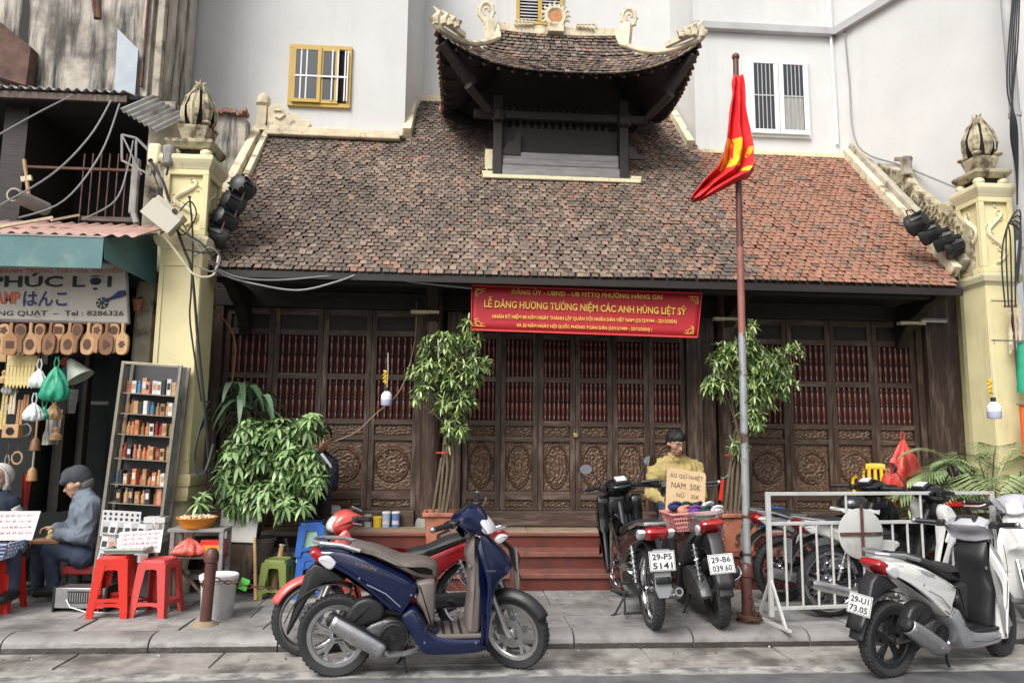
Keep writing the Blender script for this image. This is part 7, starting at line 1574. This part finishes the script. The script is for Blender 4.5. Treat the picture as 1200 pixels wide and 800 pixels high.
tall(518,633,7.56,(527,500),((520,405,.22,.12,26),(505,435,.22,.16,34),(540,440,.24,.18,44),(530,470,.22,.12,28),(495,460,.1,.1,8),(560,425,.1,.12,10),(535,500,.12,.12,14),(530,515,.05,.07,3),(552,395,.1,.1,7),(545,378,.05,.05,3)),'tall thin tree with pale leaves in the left terracotta pot before the central doors',True)
tall(861,645,7.56,(866,510),((905,440,.16,.2,20),(848,420,.14,.16,18),(875,440,.2,.2,20),(868,410,.2,.14,26),(895,425,.22,.16,34),(850,450,.2,.12,26),(890,460,.22,.16,34),(880,490,.14,.12,14),(862,520,.07,.12,7),(925,415,.12,.1,8),(875,385,.08,.08,5),(832,455,.08,.08,6),(920,450,.1,.12,9)),'tall tree with pale leaves in the right terracotta pot beside the flagpole',False)
o = empty('incense_holder', A(847,560,7.35), 0, 'red ribbon tag tied to the right potted tree stem', 'ribbon', rot=(0,R(8),0)); MB().prism([(-.012,0),(.012,0),(.02,-.22),(-.02,-.22)],-.004,.004).build('ribbon', m_sred, o, ang=0); MB().tube([(-.02,0,0),(.02,0,.01),(.05,0,.04)],.006,5).build('knot', m_grn, o)
# palm at the right
PM = empty('palm_plant', (A(1165,600,6.9).x,6.95,PV), 0, 'bushy areca palm with arching feathery fronds in front of the right pillar', 'plant')
MB().lathe([(.15,0),(.2,.33),(.22,.33),(.22,.37),(.17,.37)], n=22).build('pot', m_terra, PM)
m_pf = [mat('palm_leaf_a', (.19,.27,.12), .45, var=.3, vs=6, world=True), mat('palm_leaf_b', (.34,.42,.2), .45, var=.3, vs=6, world=True)]
for k in range(34):
    b = MB(); a = k*2.399; L = pl_.uniform(.85,1.3); el = pl_.uniform(.4,1.5); d0 = Vector((math.cos(a),math.sin(a)*.7,el)).normalized(); base = Vector((.1*math.cos(a),.1*math.sin(a),pl_.uniform(.6,1.05)))
    if k % 3 == 0: d0 = Vector((-abs(d0.x)-.2,d0.y*.5-.2,d0.z)).normalized()
    pts = [base+d0*L*t+Vector((0,0,-.55*L*t*t)) for t in [i/12 for i in range(13)]]
    b.tube(pts, [.008*(1-.8*i/12) for i in range(13)], 5)
    for i in range(3,13):
        for hf in (0,.5):
            if i == 12 and hf: continue
            p = pts[i] if not hf else pts[i].lerp(pts[i+1],.5); dd = (pts[i]-pts[i-1]).normalized(); s_ = dd.cross(Vector((0,0,1))).normalized(); ll = L*.34*math.sin(PI*(.12+.8*(i+hf)/13))
            for sg in (-1,1): leaf(b, p, dd*.75+s_*sg*.8+Vector((0,0,.12)), ll, .024, 0, .35, 0, 1)
    b.build('frond', m_pf[k%2], PM, fix=False, ang=0)
for k in range(7): 
    a = k*.9; MB().tube([(.05*math.cos(a),.05*math.sin(a),.3),(.09*math.cos(a),.09*math.sin(a),.75)], [.016,.01], 7).build('cane', m_pf[1], PM)
# weeds on the left wall top
# ================================================================== PEOPLE
def head(mb, c, f, up=(0,0,1), s=1.0):
    """head centred at c (between the ears), looking along f"""
    c = Vector(c); f = Vector(f).normalized(); u = Vector(up); u = (u-f*u.dot(f)).normalized(); r = f.cross(u)
    def q(x, y, z): return c+r*x*s+f*y*s+u*z*s
    for (p, rad, ) in (((0,-.015,.045),.088),((0,.02,.04),.082),((0,.03,-.02),.066),((0,.05,-.065),.042),((.028,.045,-.045),.036),((-.028,.045,-.045),.036),((.035,.045,.0),.045),((-.035,.045,.0),.045)): mb.ball(q(*p), rad*s, 16, 12)
    capsule(mb, q(0,.088,.02), q(0,.112,-.018), .009*s, .014*s, 10)          # nose
    capsule(mb, q(-.035,.083,.042), q(.035,.083,.042), .012*s, .012*s, 10)   # brow
    capsule(mb, q(-.014,.094,-.048), q(.014,.094,-.048), .009*s, .009*s, 8)  # lips
    for sx in (-1,1): mb.ball(q(sx*.083,-.005,.0), .022*s, 8, 6); capsule(mb, q(sx*.083,-.01,.02), q(sx*.08,-.005,-.02), .01*s, .009*s, 8)
    return q
def face_parts(P, q, s=1.0, mask=False):
    for sx in (-1,1):
        b = MB(); b.ball(q(sx*.031,.084,.018), .0085*s, 8, 6, sc=(1.3,1,.6)); b.build('eye', m_eye, P)
        b = MB(); b.tube([q(sx*.014,.098,.046), q(sx*.03,.098,.052), q(sx*.047,.088,.046)], .0042*s, 5); b.build('eyebrow', m_hair, P)
    if not mask: b = MB(); b.tube([q(-.017,.1,-.047), q(0,.104,-.049), q(.017,.1,-.047)], .0035*s, 5); b.build('mouth', mat('lips',(.3,.11,.09),.5), P)
def hand(mb, w, d, n, s=1.0, curl=.5, side=1):
    """palm from wrist w along d, palm normal n, five curled fingers"""
    w = Vector(w); d = Vector(d).normalized(); n = Vector(n); n = (n-d*n.dot(d)).normalized(); r = d.cross(n)
    for k in (-1,0,1): capsule(mb, w+r*k*.018*s, w+d*.075*s+r*k*.024*s, .017*s, .014*s, 8)
    for k, L in enumerate((.068,.078,.072,.056)):
        o_ = (k-1.5)*.0185*s; p0 = w+d*.08*s+r*o_*side; p1 = p0+(d*math.cos(curl*.6)+n*math.sin(curl*.6))*L*.42*s; p2 = p1+(d*math.cos(curl*1.7)+n*math.sin(curl*1.7))*L*.33*s; p3 = p2+(d*math.cos(curl*2.5)+n*math.sin(curl*2.5))*L*.25*s
        capsule(mb, p0,p1,.0085*s,.008*s,8); capsule(mb, p1,p2,.008*s,.0072*s,8); capsule(mb, p2,p3,.0072*s,.006*s,8)
    t0 = w+d*.02*s-r*.022*s*side; t1 = t0+(d*.6-r*.7*side+n*.3).normalized()*.038*s; t2 = t1+(d*.9-r*.1*side+n*.45).normalized()*.03*s
    capsule(mb, t0,t1,.0125*s,.010*s,8); capsule(mb, t1,t2,.010*s,.0075*s,8)
def limbs(mb, J, g=0.0):
    """legs and arms from a joint dict; g grows the radii (clothes)"""
    for s_ in 'lr':
        capsule(mb, J['hip_'+s_], J['knee_'+s_], .082+g, .058+g); capsule(mb, J['knee_'+s_], J['ank_'+s_], .056+g, .038+g)
def arms(mb, J, g=0.0):
    for s_ in 'lr':
        capsule(mb, J['sho_'+s_], J['elb_'+s_], .05+g, .04+g); capsule(mb, J['elb_'+s_], J['wri_'+s_], .04+g, .026+g*1.0)
def torso(mb, J, g=0.0, wf=1.0):
    p, ch, nk = Vector(J['pelvis']), Vector(J['chest']), Vector(J['neck'])
    hl, hr = Vector(J['hip_l']), Vector(J['hip_r']); sl_, sr = Vector(J['sho_l']), Vector(J['sho_r'])
    capsule(mb, p.lerp(hl,.6), p.lerp(hr,.6), .1+g, .1+g); 
    for t in (.0,.5,1): capsule(mb, p.lerp(hl,.5).lerp(ch.lerp(sl_,.45),t), p.lerp(hr,.5).lerp(ch.lerp(sr,.45),t), .1+g, .1+g)
    capsule(mb, p, ch, .115+g, .125+g); capsule(mb, ch.lerp(sl_,.55), ch.lerp(sr,.55), .11+g, .11+g); capsule(mb, sl_, nk, .058+g, .05+g); capsule(mb, sr, nk, .058+g, .05+g); capsule(mb, ch, nk, .1+g, .055+g)
def foot(mb, a, d, g=0.0):
    a = Vector(a); d = Vector(d).normalized(); capsule(mb, a+Vector((0,0,-.03)), a+d*.13+Vector((0,0,-.055)), .038+g, .03+g); capsule(mb, a-d*.03+Vector((0,0,-.045)), a+d*.05+Vector((0,0,-.05)), .034+g, .034+g)
def person(loc, label, J, cloth, headf, headc, up=(0,0,1), hands=None, footd=None, vox=.0085, short_shirt=False, mask=False, hs=1.0):
    P = empty('person', loc, 0, label, 'person'); qs = []
    def body(mb):
        torso(mb, J); limbs(mb, J); arms(mb, J); q = head(mb, headc, headf, up, hs); qs.append(q); capsule(mb, J['neck'], Vector(headc)+Vector((0,0,-.04)), .054, .05)
        for s_ in 'lr': hand(mb, J['wri_'+s_], *hands[s_], side=1 if s_ == 'l' else -1); foot(mb, J['ank_'+s_], footd)
    fuse('body', body, m_skin, P, vox, 3)
    top, bot, shoe, g = cloth
    def tb(mb):
        torso(mb, J, g); 
        for s_ in 'lr': capsule(mb, J['sho_'+s_], J['elb_'+s_], .056+g, .044+g); w_ = Vector(J['elb_'+s_]).lerp(Vector(J['wri_'+s_]),.93); capsule(mb, J['elb_'+s_], w_, .044+g, .031+g)
    fuse('jacket', tb, top, P, .010, 5, wr=.013, wrs=11)
    def bb(mb):
        for s_ in 'lr': capsule(mb, J['hip_'+s_], J['knee_'+s_], .092, .07); capsule(mb, J['knee_'+s_], Vector(J['knee_'+s_]).lerp(Vector(J['ank_'+s_]),.95), .068, .055)
        capsule(mb, J['hip_l'], J['hip_r'], .112, .112)
    fuse('trousers', bb, bot, P, .011, 5, wr=.011, wrs=10)
    for s_ in 'lr': fuse('shoe', lambda mb: foot(mb, J['ank_'+s_], footd, .009), shoe, P, .010, 3)
    face_parts(P, qs[0], hs, mask); return P, qs[0]
def hair(P, q, s=1.0, m=m_hair, name='hair', fringe=.07, low=-.02):
    def hb(mb):
        mb.ball(q(0,-.02,.055), .098*s, 18, 12); mb.ball(q(0,-.05,.02), .085*s, 16, 12); mb.ball(q(0,.03,.085), .070*s, 14, 10)
        for sx in (-1,1): mb.ball(q(sx*.055,-.02,.04), .05*s, 12, 8)
    return fuse(name, hb, m, P, .008, 2, wr=.006, wrs=60)
V = Vector
# --- old man in flat cap carving a stamp, facing left
Y0 = 6.95
def a_(px, py, dy=0): return A(px, py, Y0+dy)
base = V((a_(98,650).x, Y0, PV))
def L_(px, py, dy=0): return A(px,py,Y0+dy)-base
J = dict(pelvis=L_(104,645), chest=L_(103,607), neck=L_(98,580), hip_l=L_(98,650,-.10), hip_r=L_(100,648,.10), knee_l=L_(58,644,-.14), knee_r=L_(46,640,.10), ank_l=L_(63,686,-.12), ank_r=L_(44,684,.08), sho_l=L_(107,592,-.19), sho_r=L_(98,590,.18), elb_l=L_(99,628,-.24), elb_r=L_(84,620,.14), wri_l=L_(68,626,-.12), wri_r=L_(66,618,.04))
m_jk = mat('jacket_slate_blue', (.145,.175,.215), .8, var=.12, vs=8, bump=.3, bs=60); m_jn = mat('trousers_dark_blue', (.035,.05,.085), .85, var=.15, vs=10, bump=.3, bs=80); m_cap = mat('cap_grey_wool', (.055,.06,.07), .95, var=.2, vs=30, bump=.5, bs=120)
hc = L_(92,568,-.0); OM, q = person(base, 'old man in dark flat cap and slate jacket seated carving a stamp', J, (m_jk, m_jn, m_bk, .024), (-.8,-.35,-.28), hc, (-.2,0,1), dict(l=((-1,.1,-.1),(0,.3,-1),1,.9), r=((-1,-.4,0),(0,-.3,-1),1,.7)), (-1,-.25,0))
def capb(mb): 
    mb.ball(q(0,-.015,.075), .104, 18, 12); mb.ball(q(0,.03,.085), .09, 16, 10); capsule(mb, q(-.04,.105,.06), q(.04,.105,.06), .03, .03); mb.ball(q(0,-.03,.05), .098, 16, 10)
fuse('flat_cap', capb, m_cap, OM, .008, 4)
def hb2(mb): mb.ball(q(0,-.04,.01), .088, 14, 10)
fuse('hair', hb2, mat('grey_hair',(.22,.21,.2),.7,bump=.5,bs=200), OM, .009, 2)
MB().tube([q(-.03,-.02,-.07)+V((.0,-.0,0)), q(.0,.06,-.10), q(.03,-.02,-.07)], .016, 8).build('shirt_collar', mat('shirt_pale',(.4,.42,.45),.8), OM)
WB = empty('work_board', A(56,631,6.85), R(5), 'small wooden work block with an upright pale stamp held by the old man', 'board'); MB().box(-.12,.12,-.08,.08,-.035,.0).build('block', m_mould[1], WB, bev=.008); MB().lathe([(.028,0),(.028,.02),(.015,.03),(.022,.055),(.018,.075),(.004,.085)], (.03,-.03,0), n=12).build('stamp', m_straw, WB); MB().tube([(.0,.02,-.035),(.01,.03,-.48)], .012, 8).build('prop_rod', m_steel, WB)
LS = empty('low_stool', (base.x+.08,6.98,PV), 0, 'low red patterned seat under the old man', 'stool'); MB().box(-.2,.24,-.16,.16,.22,.30).build('cushion', mat('cushion_red',(.30,.03,.03),.8,var=.3,vs=10), LS, bev=.02)
for sx in (-.17,.2):
    for sy in (-.13,.13): MB().box(sx-.015,sx+.015,sy-.015,sy+.015,0,.22).build('leg', m_wood, LS, ang=0)
o = empty('bag_bundle', A(35,640,7.15), 0, 'brown padded bag on the floor behind the old man', 'bag'); bag(o, m_wooddk, .3,.3,31)
# --- woman in white hood and mask at the left edge
Y0 = 6.85; base = V((a_(-8,650).x, Y0, PV))
J = dict(pelvis=L_(-8,650), chest=L_(-8,605), neck=L_(-6,578), hip_l=L_(2,652,-.02), hip_r=L_(-20,652,-.02), knee_l=L_(14,645,-.38), knee_r=L_(-22,645,-.38), ank_l=L_(14,690,-.4), ank_r=L_(-22,690,-.4), sho_l=L_(12,592,0), sho_r=L_(-30,592,0), elb_l=L_(19,618,-.06), elb_r=L_(-38,620,-.1), wri_l=L_(5,625,-.26), wri_r=L_(-25,625,-.26))
m_wh = mat('hoodie_white', (.55,.54,.53), .9, var=.08, bump=.3, bs=80); m_vest = mat('vest_navy', (.015,.025,.045), .85)
WM, q = person(base, 'person in white hood, face mask and navy vest at the left edge', J, (m_wh, m_jn, m_bk, .02), (.15,-1,-.1), L_(-3,562), (0,0,1), dict(l=((-.3,-1,-.1),(0,0,-1),1,.6), r=((.3,-1,-.1),(0,0,-1),1,.6)), (0,-1,0), mask=True)
def hd_(mb):
    mb.ball(q(0,-.045,.03), .112, 18, 12)
    for t in range(14): a = PI*t/13; mb.ball(q(.088*math.cos(a),.03,-.03+.135*math.sin(a)), .024, 8, 6)
    for sx in (-1,1): capsule(mb, q(sx*.088,.03,-.03), q(sx*.05,.03,-.12), .024, .03)
    mb.ball(q(0,-.05,-.09), .085, 14, 10)
fuse('hood', hd_, m_wh, WM, .009, 3)
def mk_(mb): mb.ball(q(0,.062,-.035), .056, 16, 12)
fuse('face_mask', mk_, m_wfr, WM, .006, 2)
fuse('vest', lambda mb: torso(mb, J, .036), m_vest, WM, .012, 4, wr=.008, wrs=10)
# --- young man in mustard jacket sitting above the grey scooter
Y0 = 7.85; base = V((a_(790,600).x, Y0, .6))
J = dict(pelvis=L_(787,590,.12), chest=L_(790,556,-.0), neck=L_(791,538,-.06), hip_l=L_(798,590,.08), hip_r=L_(776,590,.08), knee_l=L_(806,588,-.32), knee_r=L_(778,590,-.3), ank_l=L_(812,636,-.42), ank_r=L_(782,640,-.40), sho_l=L_(816,548,-.02), sho_r=L_(768,548,-.02), elb_l=L_(822,580,-.10), elb_r=L_(762,578,-.10), wri_l=L_(804,588,-.34), wri_r=L_(782,588,-.34))
m_mus = mat('jacket_mustard', (.40,.31,.12), .85, var=.1, vs=8, bump=.3, bs=60)
YM, q = person(base, 'young man in mustard jacket seated on the platform looking down beside cardboard sign', J, (m_mus, m_jn, m_ledge, .022), (.28,-1,-.45), L_(792,520,-.13), (0,-.2,1), dict(l=((-.4,-.8,-.2),(0,0,-1),1,.7), r=((.4,-.8,-.2),(0,0,-1),1,.7)), (.1,-1,0))
def hr_(mb):
    mb.ball(q(0,-.025,.055), .1, 18, 12); mb.ball(q(0,-.055,.015), .084, 16, 12); mb.ball(q(0,.035,.09), .066, 14, 10)
    for sx in (-1,1): mb.ball(q(sx*.05,.045,.082), .035, 12, 8)
fuse('hair', hr_, m_hair, YM, .008, 2, wr=.006, wrs=60)
MB().tube([q(-.05,-.03,-.12), q(-.03,.05,-.135), q(.03,.05,-.135), q(.05,-.03,-.12)], .018, 8).build('collar', m_mus, YM)
stool((base.x-.02,8.0,.6), 0, m_sred2, 'dark red plastic stool under the young man in mustard', H=.27, W=.27, T_=.2)
# --- person half hidden behind the umbrella shrub
Y0 = 7.75; base = V((a_(372,600).x, Y0, .6))
J = dict(pelvis=L_(366,580,.1), chest=L_(368,550,.02), neck=L_(372,531,-.02), hip_l=L_(374,582,.05), hip_r=L_(358,582,.08), knee_l=L_(380,568,-.30), knee_r=L_(362,570,-.30), ank_l=L_(381,602,-.36), ank_r=L_(368,604,-.36), sho_l=L_(388,545,0), sho_r=L_(350,545,.05), elb_l=L_(389,568,-.08), elb_r=L_(346,570,-.08), wri_l=L_(376,570,-.26), wri_r=L_(360,570,-.26))
m_dk = mat('jacket_black_navy', (.012,.016,.028), .8, var=.1)
HM, q = person(base, 'person in black jacket with white shoulder stripe half hidden behind the shrub', J, (m_dk, mat('trousers_black',(.012,.013,.018),.9), m_bk, .02), (.35,-1,-.25), L_(377,514,-.06), (0,0,1), dict(l=((-.4,-.8,-.1),(0,0,-1),1,.7), r=((.4,-.8,-.1),(0,0,-1),1,.7)), (.05,-1,0))
hair(HM, q)
MB().tube([V(J['neck'])+V((.05,-.06,.0)), V(J['sho_l'])+V((-.02,-.085,.03)), V(J['sho_l'])+V((.03,-.07,-.04))], .016, 8).build('shoulder_stripe', m_wfr, HM)
# sandals near the stool
for k in range(2): o = empty('sandal', (A(376+k*9,612,7.78).x,7.78,.612), R(70), 'purple sandal on the platform, %s one of the pair by the white stool' % ('left','right')[k], 'sandal'); MB().pillow([(-.1,0),(.1,0),(.11,.015),(-.1,.015)], lambda x,z:.035).build('sole', m_pur, o); MB().tube([(0,-.035,.015),(.02,0,.045),(0,.035,.015)], .008, 6).build('strap', m_bk, o)
# helmet detail
def hm_(mb): mb.ball((0,0,0), .12, 20, 14, sc=(1.15,.95,.85))
fuse('shell', hm_, p_blk, HL, .008, 2); MB().pillow(catmull([(-.14,-.02),(.1,-.02),(.19,-.05),(.1,-.06),(-.14,-.05)],3), lambda x,z:.11).build('rim', p_wht, HL)
